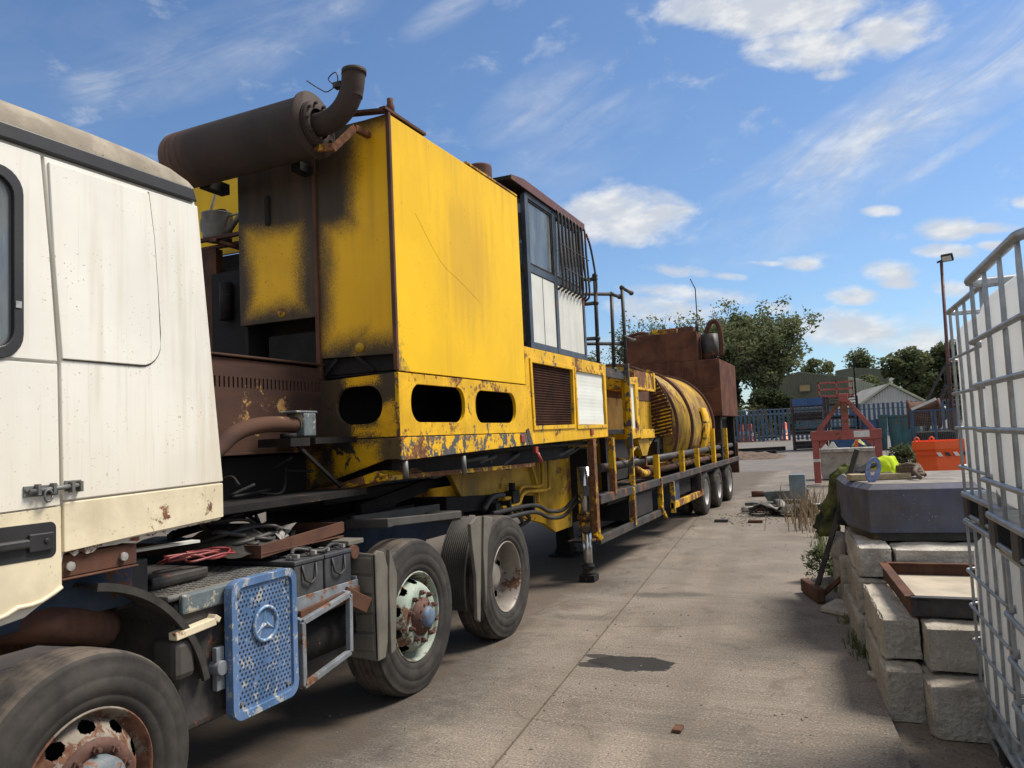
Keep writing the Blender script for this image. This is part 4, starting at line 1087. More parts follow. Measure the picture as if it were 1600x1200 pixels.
for (y, z) in ((6.50, 1.66), (8.52, 1.70)):
    MB().box(XS - 0.002, XS + 0.018, y - 0.045, y + 0.045, z - 0.035, z + 0.035).build('marker_lamp', M['red_lamp'], L, 0.008)
MB().cyl((-2.78, 6.85, 1.52), (-2.76, 6.90, 1.43), 0.02, 8).box(-2.8, -2.77, 6.80, 6.86, 1.52, 1.58).build('hanging_lamp', M['red_lamp'], L)
# slotted gooseneck beam reaching forward under the door
bo = [(2.6, 2.235), (4.52, 2.215), (4.52, 1.66), (2.6, 1.66)]
sl = []
for k in range(40):
    y = 2.98 + k * 0.0372
    sl.append([(y, 2.05), (y + 0.014, 2.05), (y + 0.014, 2.115), (y, 2.115)])
MB().plate(bo, sl, fX(-3.42), 0.0, -0.012).build('slotted_beam', M['rust_beam'], L)
bx('beam_flange', 'rust_beam', (-3.55, -3.40, 2.6, 4.5, 2.236, 2.25), (-3.55, -3.415, 2.6, 4.5, 1.64, 1.658), (-3.52, -3.50, 2.6, 4.5, 1.66, 2.23))
bx('platform', 'grime', (-5.2, -3.56, 2.95, 4.5, 1.62, 1.66), (-5.2, -3.56, 4.46, 4.5, 1.66, 2.2))
pp = MB().tube(spline([(-3.22, 2.85, 1.52), (-3.22, 3.2, 1.64), (-3.22, 3.42, 1.77), (-3.22, 3.65, 1.815), (-3.22, 3.95, 1.815)], 8), 0.048, 16)
pp.build('coolant_pipe', M['rust_beam'], L)
MB().box(-3.29, -3.15, 3.93, 4.05, 1.74, 1.885).box(-3.29, -3.15, 3.86, 4.07, 1.885, 1.90).build('pipe_clamp', M['grey_green'], L, 0.008)
MB().box(-3.35, -3.1, 3.74, 3.92, 1.68, 1.73).cyl((-3.2, 3.84, 1.73), (-3.2, 3.84, 1.76), 0.05, 12).bar((-3.16, 3.88, 1.68), (-3.16, 4.3, 1.40), 0.02, 0.02).box(-3.45, -3.12, 4.0, 4.44, 1.69, 1.73).box(-3.4, -3.05, 3.1, 4.44, 1.34, 1.38).build('neck_bracket', M['grime'], L)
MB().box(-5.2, -3.45, 2.95, 4.45, 1.28, 1.37).build('neck_plate', M['dark'], L, 0.01)
mg = MB()
for k in range(6):
    y = rr.uniform(3.0, 4.2)
    mg.tube(spline([(-3.3 + rr.uniform(-0.1, 0.1), y, rr.uniform(1.4, 1.6)), (-3.3, y + rr.uniform(-0.15, 0.15), rr.uniform(1.4, 1.65)), (-3.4, y + rr.uniform(-0.2, 0.3), rr.uniform(1.38, 1.6))], 5), 0.009, 6)
mg.build('neck_hose', M['dark'], L)
bx('neck_backing', 'dark', (-3.60, -3.56, 2.9, 4.5, 1.37, 1.66))
# operator cabin
CX = -2.79
cf = MB()
for (y0, y1, z0, z1) in ((6.86, 6.94, 2.52, 4.03), (7.60, 7.68, 2.52, 4.03), (8.50, 8.56, 2.52, 4.03)):
    cf.box(CX - 0.05, CX, y0, y1, z0, z1)
for (z0, z1) in ((2.52, 2.58), (3.27, 3.34), (4.0, 4.06)): cf.box(CX - 0.045, CX - 0.004, 6.90, 8.52, z0, z1)
cabin = cf.build('cabin_frame', M['navy'], L, 0.004)
cf = MB()
for x in (CX - 0.30, -5.2): cf.box(x - 0.05, x, 6.86, 6.90, 2.52, 4.03)
cf.box(-5.2, CX - 0.05, 6.862, 6.90, 3.27, 3.34).box(-5.2, CX - 0.05, 6.864, 6.90, 2.52, 2.58).build('cabin_front_frame', M['navy'], L, 0.004)
for (y0, y1) in ((6.95, 7.595), (7.685, 8.495)):
    w_ = MB().plate([(y0 - 0.01, 3.335), (y1 + 0.01, 3.335), (y1 + 0.01, 4.005), (y0 - 0.01, 4.005)], [[(y0 + 0.02, 3.365), (y1 - 0.02, 3.365), (y1 - 0.02, 3.98), (y0 + 0.02, 3.98)]], fX(CX), -0.012, -0.035).build('cabin_window', M['grime'], L)
    MB().plate([(y0 + 0.015, 3.36), (y1 - 0.015, 3.36), (y1 - 0.015, 3.985), (y0 + 0.015, 3.985)], [], fX(CX), -0.022, -0.026).build('pane', M['glass'], w_)
    MB().plate([(y0, 2.585), (y1, 2.585), (y1, 3.265), (y0, 3.265)], [], fX(CX), -0.012, -0.03).build('lower_panel', M['pale'], L, 0.003)
bx('panel_strip', 'zinc', (CX - 0.013, CX - 0.009, 7.255, 7.268, 2.59, 3.26))
MB().plate([(-3.09, 3.345), (CX - 0.052, 3.345), (CX - 0.052, 3.99), (-3.09, 3.99)], [], fY(6.875), 0, 0.005).plate([(-5.14, 3.345), (-3.15, 3.345), (-3.15, 3.99), (-5.14, 3.99)], [], fY(6.875), 0, 0.005).build('front_pane', M['glass'], L)
MB().box(-5.14, CX - 0.052, 6.87, 6.885, 2.585, 3.265).build('front_lower_panel', M['zinc'], L)
bx('cabin_rear', 'navy', (-5.2, CX - 0.05, 8.50, 8.54, 2.52, 3.3), (-5.24, -5.2, 6.88, 8.54, 2.52, 3.3), (-5.24, -5.2, 6.88, 6.95, 3.3, 4.03), (-5.24, -5.2, 8.48, 8.54, 3.3, 4.03))
MB().plate([(6.95, 3.3), (8.48, 3.3), (8.48, 4.0), (6.95, 4.0)], [], fX(-5.22), 0, 0.005).plate([(6.95, 3.3), (8.48, 3.3), (8.48, 4.0), (6.95, 4.0)], [], lambda a, b, t: (-5.2 + (a - 6.95) * 1.53, 8.52 + t, b), 0, 0.005).build('far_pane', M['glass'], L)
MB().box(-4.4, -3.9, 7.6, 8.1, 2.55, 3.0).box(-4.4, -3.9, 8.02, 8.14, 3.0, 3.65).build('seat', M['dark'], L, 0.04)
ro = MB().box(-5.3, CX + 0.012, 6.50, 8.62, 4.06, 4.10).build('cabin_roof', M['grime'], L, 0.006)
MB().plate([(6.50, 4.06), (8.62, 4.045), (8.62, 4.13), (6.80, 4.145), (6.50, 4.10)], [], fX(CX), 0.013, 0.025).build('roof_edge', M['maroon'], ro)
MB().plate([(-5.3, 4.10), (CX + 0.012, 4.10), (CX + 0.012, 4.145), (-5.3, 4.145)], [], fY(6.78), 0.0, 0.03).build('roof_upstand', M['grime'], ro)
# guard bars bulging in front of the second window
gb = root('tmp', (0, 0, 0), None, None); bpy.data.objects.remove(gb)
for k in range(9):
    y = 7.68 + k * 0.112
    MB().tube(spline([(CX + 0.01, y, 4.05), (CX + 0.035, y, 4.035), (CX + 0.042, y, 3.75), (CX + 0.055, y + 0.01, 3.38), (CX + 0.05, y + 0.01, 3.27), (CX + 0.03, y + 0.01, 3.235), (CX - 0.01, y + 0.03, 3.22)], 5), 0.013, 8).build('guard_bar', M['steel_dark'], L)
for (z, e) in ((3.70, 0.046), (3.45, 0.056)):
    MB().tube([(CX + e, 7.70, z), (CX + e, 8.66, z)], 0.006, 6).build('guard_rail', M['steel_dark'], L)
for (x0, y0) in ((CX + 0.02, 8.68), (CX - 0.12, 8.72), (CX - 0.26, 8.72)):
    MB().tube(spline([(x0, y0, 4.03), (x0 + 0.02, y0 + 0.10, 3.85), (x0 + 0.04, y0 + 0.18, 3.45), (x0 + 0.03, y0 + 0.10, 3.22)], 5), 0.013, 8).build('guard_bar', M['steel_dark'], L)
bx('cabin_lamp', 'black', (CX - 0.15, CX - 0.02, 8.56, 8.66, 4.05, 4.17))
# vent panel below the cabin
MB().plate([(6.66, 1.60), (9.17, 1.635), (9.215, 2.515), (6.65, 2.515)], [[(6.825, 1.775), (7.925, 1.785), (7.95, 2.375), (6.80, 2.375)], [(8.065, 1.775), (9.085, 1.785), (9.07, 2.375), (8.065, 2.37)]], fX(XS), 0.0, -0.03).build('vent_panel', M['yellow_worn'], L, 0.004)
MB().plate([(6.78, 1.735), (7.975, 1.745), (7.995, 2.415), (6.755, 2.415)], [[(6.825, 1.775), (7.925, 1.785), (7.95, 2.375), (6.80, 2.375)]], fX(XS), 0.014, 0.0005).build('vent_frame', M['yellow_worn'], L, 0.003)
MB().plate([(8.025, 1.735), (9.135, 1.745), (9.125, 2.415), (8.025, 2.41)], [[(8.065, 1.775), (9.085, 1.785), (9.07, 2.375), (8.065, 2.37)]], fX(XS), 0.014, 0.0005).build('vent_frame', M['yellow_worn'], L, 0.003)
gm = MB()
for k in range(46): gm.box(XS - 0.024, XS - 0.020, 6.80 + k * 0.0252, 6.804 + k * 0.0252, 1.77, 2.38)
for k in range(25): gm.box(XS - 0.020, XS - 0.016, 6.80, 7.95, 1.775 + k * 0.025, 1.779 + k * 0.025)
tag(gm.build('wire_mesh', M['rust'], L, fix=False), kind='stuff')
lv = MB()
for k in range(22): lv.bar((XS - 0.09, 6.83, 1.80 + k * 0.026), (XS - 0.09, 7.62, 1.80 + k * 0.026), 0.03, 0.006, (0.5, 0, 1))
tag(lv.build('radiator_fins', M['rust'], L, fix=False), kind='stuff')
cu = []
for k in range(31): cu.append((XS - 0.012 + (0.0006 if k % 2 else 0) + 0.002 * math.sin(k * 0.5), 1.785 + 0.59 * k / 30))
ct = MB()
ct.add([(x, y, z) for (x, z) in cu for y in (8.075, 9.06)], [(2 * i, 2 * i + 1, 2 * i + 3, 2 * i + 2) for i in range(30)])
ct.build('slatted_sheet', M['curtain'], L, solid=0.003)
bx('vent_back', 'dark', (-3.2, -3.15, 6.75, 9.15, 1.65, 2.5), (-3.15, XS - 0.035, 8.0, 8.02, 1.65, 2.5), (-3.9, XS - 0.03, 6.7, 9.2, 2.515, 2.53))
bx('vent_end', 'yellow_grime', (-3.9, XS - 0.031, 9.16, 9.19, 1.62, 2.51))
# drop neck: yellow plate, hydraulic pipes, landing legs
MB().plate([(6.0, 1.43), (6.30, 1.10), (8.2, 0.70), (8.55, 0.56), (9.12, 0.56), (9.20, 1.22), (9.6, 1.22), (9.6, 1.42), (9.0, 1.55), (8.2, 1.58), (6.0, 1.58)], [], fX(-3.33), 0.0, 0.05).build('drop_plate', M['yellow_grime'], L, 0.006)
MB().plate([(6.0, 1.43), (6.30, 1.10), (8.2, 0.70), (8.55, 0.56), (9.12, 0.56), (9.20, 1.22), (9.6, 1.42), (8.2, 1.58)], [], fX(-4.75), 0.0, 0.05).build('drop_plate', M['yellow_grime'], L, 0.006)
bx('leg_recess', 'dark', (-3.33, -3.05, 9.14, 9.2, 0.7, 1.5))
P1 = [[(-3.24, 5.6, 1.42), (-3.24, 7.6, 1.40), (-3.24, 7.82, 1.33), (-3.24, 7.95, 1.10), (-3.24, 7.95, 0.95)],
      [(-3.22, 8.05, 1.55), (-3.22, 8.05, 1.20), (-3.22, 7.95, 1.13), (-3.22, 7.5, 1.16), (-3.22, 7.3, 1.08), (-3.22, 7.0, 1.08)],
      [(-3.20, 8.2, 1.55), (-3.20, 8.2, 1.15), (-3.20, 8.1, 1.08), (-3.20, 7.5, 1.10), (-3.20, 7.3, 1.0), (-3.20, 6.9, 1.0)]]
for p in P1: MB().tube(spline(p, 8), 0.020, 10).build('hydraulic_pipe', M['yellow_grime'], L)
for dz in (0.0, -0.07):
    MB().tube(spline([(-3.16, 6.6, 0.98 + dz), (-3.16, 7.6, 0.96 + dz), (-3.14, 8.0, 0.86 + dz), (-3.10, 8.35, 0.84 + dz), (-3.02, 8.6, 0.97 + dz), (-2.98, 8.75, 0.98 + dz)], 8), 0.022, 10).build('hydraulic_hose', M['cable'], L)
MB().tube(spline([(-3.2, 6.5, 1.02), (-3.2, 6.7, 1.12), (-3.22, 7.0, 1.12)], 6), 0.028, 10).tube(spline([(-3.2, 7.2, 0.95), (-3.25, 7.5, 0.78), (-3.4, 7.3, 0.72)], 6), 0.02, 8).tube(spline([(-3.2, 7.3, 0.95), (-3.25, 7.7, 0.80), (-3.4, 7.4, 0.70)], 6), 0.02, 8).build('suzie_hose', M['cable'], L)
vb = MB().box(-3.28, -3.18, 7.15, 7.32, 1.02, 1.14).cyl((-3.22, 7.22, 1.14), (-3.22, 7.22, 1.22), 0.035, 10).box(-3.28, -3.17, 6.72, 6.82, 0.98, 1.06)
for y in (7.0, 7.6): vb.box(-3.28, -3.15, y, y + 0.04, 0.88, 1.06)
vb.build('valve_block', M['grime'], L, 0.005)
lg = MB().cyl((-2.93, 8.62, 0.70), (-2.93, 8.62, 1.30), 0.078, 24).build('landing_leg', M['chrome'], L)
MB().lathe([(0.080, 0), (0.098, 0.0), (0.098, 0.055), (0.080, 0.055)], (-2.93, 8.62, 0.70), (0, 0, 1), 24).lathe([(0.070, -0.02), (0.094, -0.02), (0.094, -0.11), (0.070, -0.14)], (-2.93, 8.62, 0.70), (0, 0, 1), 24).build('leg_collar', M['yellow_chip'], lg)
MB().cyl((-2.93, 8.62, 0.10), (-2.93, 8.62, 0.62), 0.052, 20).build('leg_ram', M['chrome'], lg)
MB().lathe([(0.055, 0.20), (0.075, 0.17), (0.06, 0.13), (0.085, 0.10), (0.085, 0.075)], (-2.93, 8.62, 0), (0, 0, 1), 16).box(-3.02, -2.84, 8.53, 8.71, 0.004, 0.078).build('leg_foot', M['grime'], lg, 0.006)
MB().cyl((-2.85, 8.54, 0.56), (-2.85, 8.54, 1.20), 0.010, 8).box(-2.90, -2.83, 8.48, 8.60, 0.98, 1.09).build('leg_pipe', M['zinc'], lg)
MB().bar((-3.86, 10.4, 0.5), (-3.86, 10.4, 0.05), 0.2, 0.2, (0, 1, 0)).box(-4.05, -3.67, 10.2, 10.6, 0.004, 0.03).box(-3.98, -3.74, 10.28, 10.52, 0.03, 0.1).build('support_stand', M['grime'], L, 0.01)
l2 = MB().cyl((-5.13, 8.62, 0.10), (-5.13, 8.62, 1.30), 0.06, 14).box(-5.22, -5.04, 8.53, 8.71, 0.004, 0.08).build('landing_leg', M['grime'], L)
# deck, side rails and step frame
bx('deck', 'grime', (-5.25, -2.84, 9.2, 20.3, 0.80, 0.93))
bx('side_rail', 'steel_dark', (-2.84, -2.77, 8.72, 20.3, 0.86, 0.965), bevel=0.008)
bx('far_rail', 'steel_dark', (-5.30, -5.25, 8.72, 20.3, 0.86, 0.965))
bx('step_rail', 'steel_dark', (-2.84, -2.775, 8.66, 11.66, 0.41, 0.50), bevel=0.006)
bx('step_rail', 'yellow_rusty', (-2.84, -2.775, 12.55, 15.25, 0.42, 0.525), bevel=0.006)
bx('step_plate', 'grime', (-3.2, -2.84, 8.7, 11.6, 0.42, 0.44))
PS = [('yellow_rusty', 8.50, 0.50, 1.62, 0.10), ('yellow_rusty', 9.28, 0.93, 1.62, 0.08), ('yellow_chip', 10.12, 0.45, 0.95, 0.07), ('yellow_rusty', 11.70, 0.42, 0.97, 0.07), ('yellow_chip', 12.55, 0.36, 0.86, 0.05), ('steel_dark', 14.9, 0.50, 0.86, 0.05)]
for (m_, y, z0, z1, w_) in PS:
    MB().box(-2.83, -2.755, y, y + w_, z0, z1).build('post', M[m_], L, 0.006)
MB().bar((-2.79, 11.70, 0.56), (-2.74, 11.80, 0.36), 0.06, 0.03).bar((-2.79, 8.50, 0.56), (-2.745, 8.56, 0.49), 0.08, 0.05).build('bent_foot', M['yellow_chip'], L)
for (y, z0, z1, w_) in ((11.66, 0.96, 1.32, 0.10), (13.52, 0.96, 1.32, 0.10), (14.90, 0.96, 1.32, 0.10), (16.75, 0.96, 1.68, 0.14), (18.5, 0.96, 1.68, 0.12)):
    MB().box(-2.86, -2.78, y, y + 0.035, z0, z1).box(-2.80, -2.78, y, y + w_, z0, z1).build('stake', M['yellow_worn'], L, 0.004)
for (x, z, r_, m_) in ((-2.93, 1.25, 0.055, 'steel_dark'), (-2.93, 1.06, 0.052, 'rust_beam')):
    MB().cyl((x, 9.2 if z > 1.2 else 11.6, z), (x, 20.1, z), r_, 12).build('deck_pipe', M[m_], L)
MB().tube(spline([(-2.93, 11.6, 1.06), (-2.92, 11.2, 1.08), (-3.0, 10.8, 1.24), (-3.1, 10.6, 1.28)], 6), 0.055, 12).build('deck_pipe', M['yellow_rusty'], L)
bx('pipe_clip', 'rust', (-3.0, -2.86, 11.25, 11.33, 1.17, 1.34))
# handrails (tube with ball joints)
def rail(pts, r_=0.024, name='handrail'):
    o = MB()
    for a, b in pts:
        o.cyl(a, b, r_, 10)
        for q in (a, b): o.lathe([(0.0, -0.036), (0.028, -0.026), (0.038, 0.0), (0.028, 0.026), (0.0, 0.036)], q, (0, 0, 1), 10)
    return o.build(name, M['steel_dark'], L)
HX = -2.84
rail([((HX, 9.12, 2.50), (HX, 9.16, 3.62)), ((HX, 9.16, 3.58), (HX - 0.55, 9.10, 3.62)), ((HX, 9.15, 3.28), (HX - 0.5, 9.0, 3.26)), ((HX, 9.14, 2.84), (HX - 0.4, 8.9, 2.83))])
rail([((HX - 0.02, 9.86, 2.5), (HX - 0.02, 9.92, 3.51)), ((HX - 0.5, 9.2, 3.46), (HX - 0.02, 9.92, 3.51)), ((HX - 0.02, 9.92, 3.51), (HX, 10.24, 3.52)), ((HX - 0.45, 9.2, 2.82), (HX, 10.26, 2.88))])
MB().bar((-2.80, 10.22, 0.54), (-2.80, 10.24, 2.60), 0.07, 0.05, (0, 1, 0)).build('stair_post', M['yellow_chip'], L, 0.006)
rail([((-2.80, 10.24, 2.55), (-2.80, 10.24, 3.64)), ((-2.80, 10.24, 3.64), (-2.80, 10.72, 3.64)), ((-2.80, 10.24, 2.96), (-2.80, 10.72, 2.96))])
# middle bay: recess, yellow post with white strip, hopper tray
bx('bay_back', 'yellow_grime', (-3.42, -3.38, 9.25, 11.0, 1.5, 2.45))
bx('bay_roof', 'steel_dark', (-4.6, -2.84, 9.2, 10.3, 2.46, 2.50), (-2.86, -2.82, 9.2, 10.25, 2.38, 2.46))
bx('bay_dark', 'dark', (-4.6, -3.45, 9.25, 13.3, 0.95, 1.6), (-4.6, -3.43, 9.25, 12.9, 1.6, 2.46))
bx('bay_step', 'grime', (-3.38, -2.86, 9.3, 10.2, 1.66, 1.72), (-3.0, -2.92, 9.5, 9.62, 0.95, 1.66))
bx('bay_frame', 'yellow_grime', (-3.1, -2.99, 9.72, 9.80, 0.95, 1.58), (-3.1, -2.99, 10.05, 10.12, 0.95, 1.58), (-3.1, -2.99, 9.72, 10.12, 1.58, 1.66))
MB().plate([(10.30, 1.58), (10.80, 1.60), (10.80, 2.45), (10.28, 2.42)], [[(10.42, 1.72), (10.66, 1.73), (10.65, 2.34), (10.41, 2.33)]], fX(-2.80), 0.0, -0.10).build('bay_post', M['yellow_worn'], L, 0.005)
bx('white_strip', 'curtain', (-2.85, -2.83, 10.42, 10.66, 1.72, 2.34))
bx('tray_edge', 'yellow_worn', (-3.3, -2.80, 10.81, 11.62, 1.58, 1.71))
MB().plate([(10.82, 1.57), (11.6, 1.57), (11.3, 1.33), (11.05, 1.33)], [], fX(-3.05), 0.0, 0.2).build('hopper', M['yellow_grime'], L)
MB().bar((-2.83, 11.55, 1.58), (-2.95, 11.3, 1.30), 0.04, 0.05).tube(spline([(-2.9, 10.6, 1.40), (-2.88, 10.85, 1.46), (-2.9, 11.1, 1.38), (-2.95, 11.15, 1.25)], 6), 0.02, 8).build('hopper_bracket', M['yellow_chip'], L)
bx('bay_side', 'yellow_grime', (-3.36, -3.30, 10.8, 13.5, 1.7, 2.2))
bx('bay_burnt', 'rust', (-3.35, -3.29, 10.8, 13.5, 2.2, 2.42))
bx('rust_box', 'yellow_rusty', (-3.3, -2.86, 10.84, 12.0, 2.30, 2.56))
bx('box_edge', 'yellow_worn', (-2.862, -2.84, 10.84, 12.0, 2.285, 2.32), (-2.862, -2.84, 11.95, 12.02, 2.285, 2.58))
# drum under a slatted guard
DX, DZ, DR = -4.03, 1.75, 1.13
dr = MB().lathe([(0.0, 0.0), (DR, 0.0), (DR, 3.95), (0.0, 3.95)], (DX, 13.62, DZ), (0, 1, 0), 72).build('drum', M['drum'], L)
for y in (13.62, 14.98, 17.35):
    MB().lathe([(DR, 0.0), (DR + 0.05, 0.0), (DR + 0.05, 0.06), (DR, 0.06)], (DX, y, DZ), (0, 1, 0), 72).build('drum_hoop', M['rust'], dr)
for k in range(12):
    a0, a1 = R(20 + k * 11), R(27 + k * 11)
    MB().lathe([(DR + 0.002, 0.0), (DR + 0.02, 0.0), (DR + 0.02, 2.3), (DR + 0.002, 2.3)], (DX, 15.05, DZ), (0, 1, 0), 3, a0=a0, a1=a1, ref=(1, 0, 0)).build('drum_strip', M['drum'], dr)
for k in range(3):
    a0, a1 = R(-28 + 16 * k), R(-14 + 16 * k)
    MB().lathe([(DR + 0.03, 0.0), (DR + 0.06, 0.0), (DR + 0.06, 0.62), (DR + 0.03, 0.62)], (DX, 16.1, DZ), (0, 1, 0), 5, a0=-a1, a1=-a0, ref=(1, 0, 0)).build('drum_plate', M['yellow_worn'], dr)
# slatted end guard in front of the drum
oa = [(-3.32, 2.74), (-3.32, 1.52), (-3.12, 1.56), (-2.93, 1.72), (-2.93, 2.02), (-3.02, 2.32), (-3.16, 2.58)]
eg = MB().plate(oa, [], fY(13.52), 0.0, 0.03).build('end_guard', M['rust'], L)
for k in range(19):
    z = 1.56 + k * 0.062
    xr = -2.95 if z < 2.05 else -2.95 - (z - 2.05) * 0.52
    if z > 2.70: break
    MB().bar((-3.31, 13.50, z), (xr, 13.50, z + 0.07), 0.03, 0.022).build('slat', M['yellow_rusty'], eg)
    if k % 3 == 0: pass
MB().bar((-3.31, 13.49, 2.76), (-3.32, 13.49, 1.52), 0.04, 0.03, (0, 1, 0)).build('guard_edge', M['yellow_worn'], eg)
MB().plate([(13.1, 1.10), (13.5, 1.10), (13.75, 1.55), (13.55, 1.62), (13.2, 1.5)], [[(13.3, 1.18), (13.45, 1.18), (13.5, 1.35), (13.35, 1.38)]], fX(-3.2), 0.0, 0.06).build('drive_bracket', M['grime'], L)
bx('drum_cradle', 'yellow_rusty', (-4.9, -3.1, 12.4, 12.7, 0.95, 1.12), (-4.9, -3.05, 16.9, 17.2, 0.95, 1.1), (-3.2, -3.0, 13.0, 17.4, 1.05, 1.14))
# rust tank at the rear
bx('tank_body', 'rust_tank', (-4.98, -2.78, 18.10, 20.60, 1.96, 3.26), bevel=0.01)
bx('tank_upper', 'rust_tank', (-4.95, -3.26, 18.14, 20.3, 3.262, 3.95), bevel=0.01)
for (x, z0, z1) in ((-3.62, 1.98, 3.94), (-3.29, 1.98, 3.25), (-4.6, 1.98, 3.94)):
    MB().box(x - 0.012, x + 0.012, 18.088, 18.10 if z1 < 3.5 else 18.139, z0, min(z1, 3.25)).build('weld_seam', M['rust'], L)
bx('weld_band', 'rust', (-4.96, -2.79, 18.09, 18.10, 2.62, 2.64))
MB().box(-4.35, -3.75, 18.3, 18.9, 3.95, 4.08).build('tank_hatch', M['yellow_rusty'], L, 0.02)
bx('tank_hatch_far', 'rust', (-3.7, -3.35, 18.2, 18.5, 3.95, 4.07), (-4.6, -4.4, 18.2, 18.4, 3.95, 4.0))
MB().lathe([(0.0, 0.62), (0.20, 0.62), (0.20, 0.0), (0, 0)], (-3.04, 18.55, 3.262), (0, 0, 1), 28).build('filter_drum', M['steel_dark'], L)
MB().tube(spline([(-3.1, 18.45, 3.90), (-2.98, 18.4, 4.12), (-2.84, 18.4, 4.15), (-2.76, 18.4, 3.9), (-2.76, 18.45, 3.35)], 8), 0.055, 12).build('filter_hose', M['rust'], L)
MB().tube(spline([(-4.9, 18.3, 3.98), (-4.6, 18.25, 4.03), (-4.4, 18.3, 3.99)], 6), 0.04, 8).build('tank_hose', M['rust'], L)
MB().tube([(-3.27, 18.3, 3.9), (-3.25, 18.3, 4.25), (-3.25, 18.3, 4.95), (-3.35, 18.3, 5.2)], 0.014, 6).cyl((-3.27, 18.3, 3.93), (-3.26, 18.3, 4.2), 0.04, 10).build('aerial', M['steel_dark'], L)
bx('tank_leg', 'grime', (-3.0, -2.85, 18.2, 18.4, 0.95, 1.96), (-3.0, -2.85, 20.2, 20.4, 0.95, 1.96), (-4.9, -4.7, 18.2, 18.4, 0.95, 1.96), (-4.9, -3.0, 18.4, 20.3, 1.0, 1.9))
bx('tail_frame', 'rust', (-5.2, -2.80, 20.3, 20.4, 0.55, 1.3))
# bogie
for y in (15.72, 17.25, 18.80):
    wheel(L, -2.80, y, 0.435, 'inset', rad=0.435, width=0.27, rim_mat=M['wheel_white'], n=40)
    wheel(L, -3.12, y, 0.435, 'front', rad=0.435, width=0.27, rim_mat=M['wheel_white'], n=24)
    wheel(L, -5.25, y, 0.435, 'inset', sx=-1, rad=0.435, width=0.27, rim_mat=M['wheel_white'], n=24)
    MB().cyl((-5.0, y, 0.435), (-3.1, y, 0.435), 0.07, 10).build('axle', M['grime'], L)
bx('chassis_beam', 'grime', (-3.55, -3.42, 9.2, 20.3, 0.55, 0.80), (-4.65, -4.52, 9.2, 20.3, 0.55, 0.80))
for k in range(3):
    MB().plate([(15.3 + k * 1.53, 0.83), (15.42 + k * 1.53, 0.90), (16.02 + k * 1.53, 0.90), (16.14 + k * 1.53, 0.83)], [], fX(-2.84), 0.0, -0.3).build('wheel_cover', M['black'], L)
MB().box(-3.25, -2.82, 12.75, 13.25, 0.42, 0.86).build('valve_cabinet', M['blue_chassis'], L, 0.02)
bx('tool_box', 'black', (-3.3, -2.86, 10.2, 11.5, 0.50, 0.85))
bx('valve_gear', 'grime', (-3.2, -2.9, 13.6, 14.6, 0.55, 0.8))
MB().box(-2.83, -2.79, 10.22, 10.26, 0.74, 0.86).build('red_tag', M['red_lamp'], L)
# watering can on the shelf
wc = root('watering_can', (-4.72, 4.85, 3.402), 'old grey galvanised watering can standing on the rusty shelf behind the cab', 'watering can')
MB().lathe([(0.0, 0.0), (0.112, 0.0), (0.116, 0.01), (0.124, 0.215), (0.128, 0.222), (0.120, 0.225)], (-4.72, 4.85, 3.402), (0, 0, 1), 28).lathe([(0.124, 0.215), (0.09, 0.25), (0.05, 0.262), (0.0, 0.265)], (-4.72, 4.85, 3.402), (0, 0, 1), 28, a0=0, a1=math.pi, ref=(1, 0, 0)).build('can_body', M['zinc'], wc)
MB().tube([(-4.62, 4.85, 3.45), (-4.47, 4.83, 3.56), (-4.40, 4.82, 3.63)], [0.028, 0.02, 0.018], 10).build('spout', M['zinc'], wc)
MB().tube([(-4.61, 4.85, 3.59), (-4.47, 4.83, 3.585)], 0.008, 6).build('spout_stay', M['zinc'], wc)
MB().tube(spline([(-4.83, 4.85, 3.47), (-4.89, 4.85, 3.51), (-4.89, 4.85, 3.61), (-4.83, 4.85, 3.62)], 5), 0.008, 6).build('back_handle', M['zinc'], wc)
MB().bar((-4.72, 4.77, 3.61), (-4.715, 4.83, 3.78), 0.022, 0.01).build('top_handle', M['zinc'], wc)

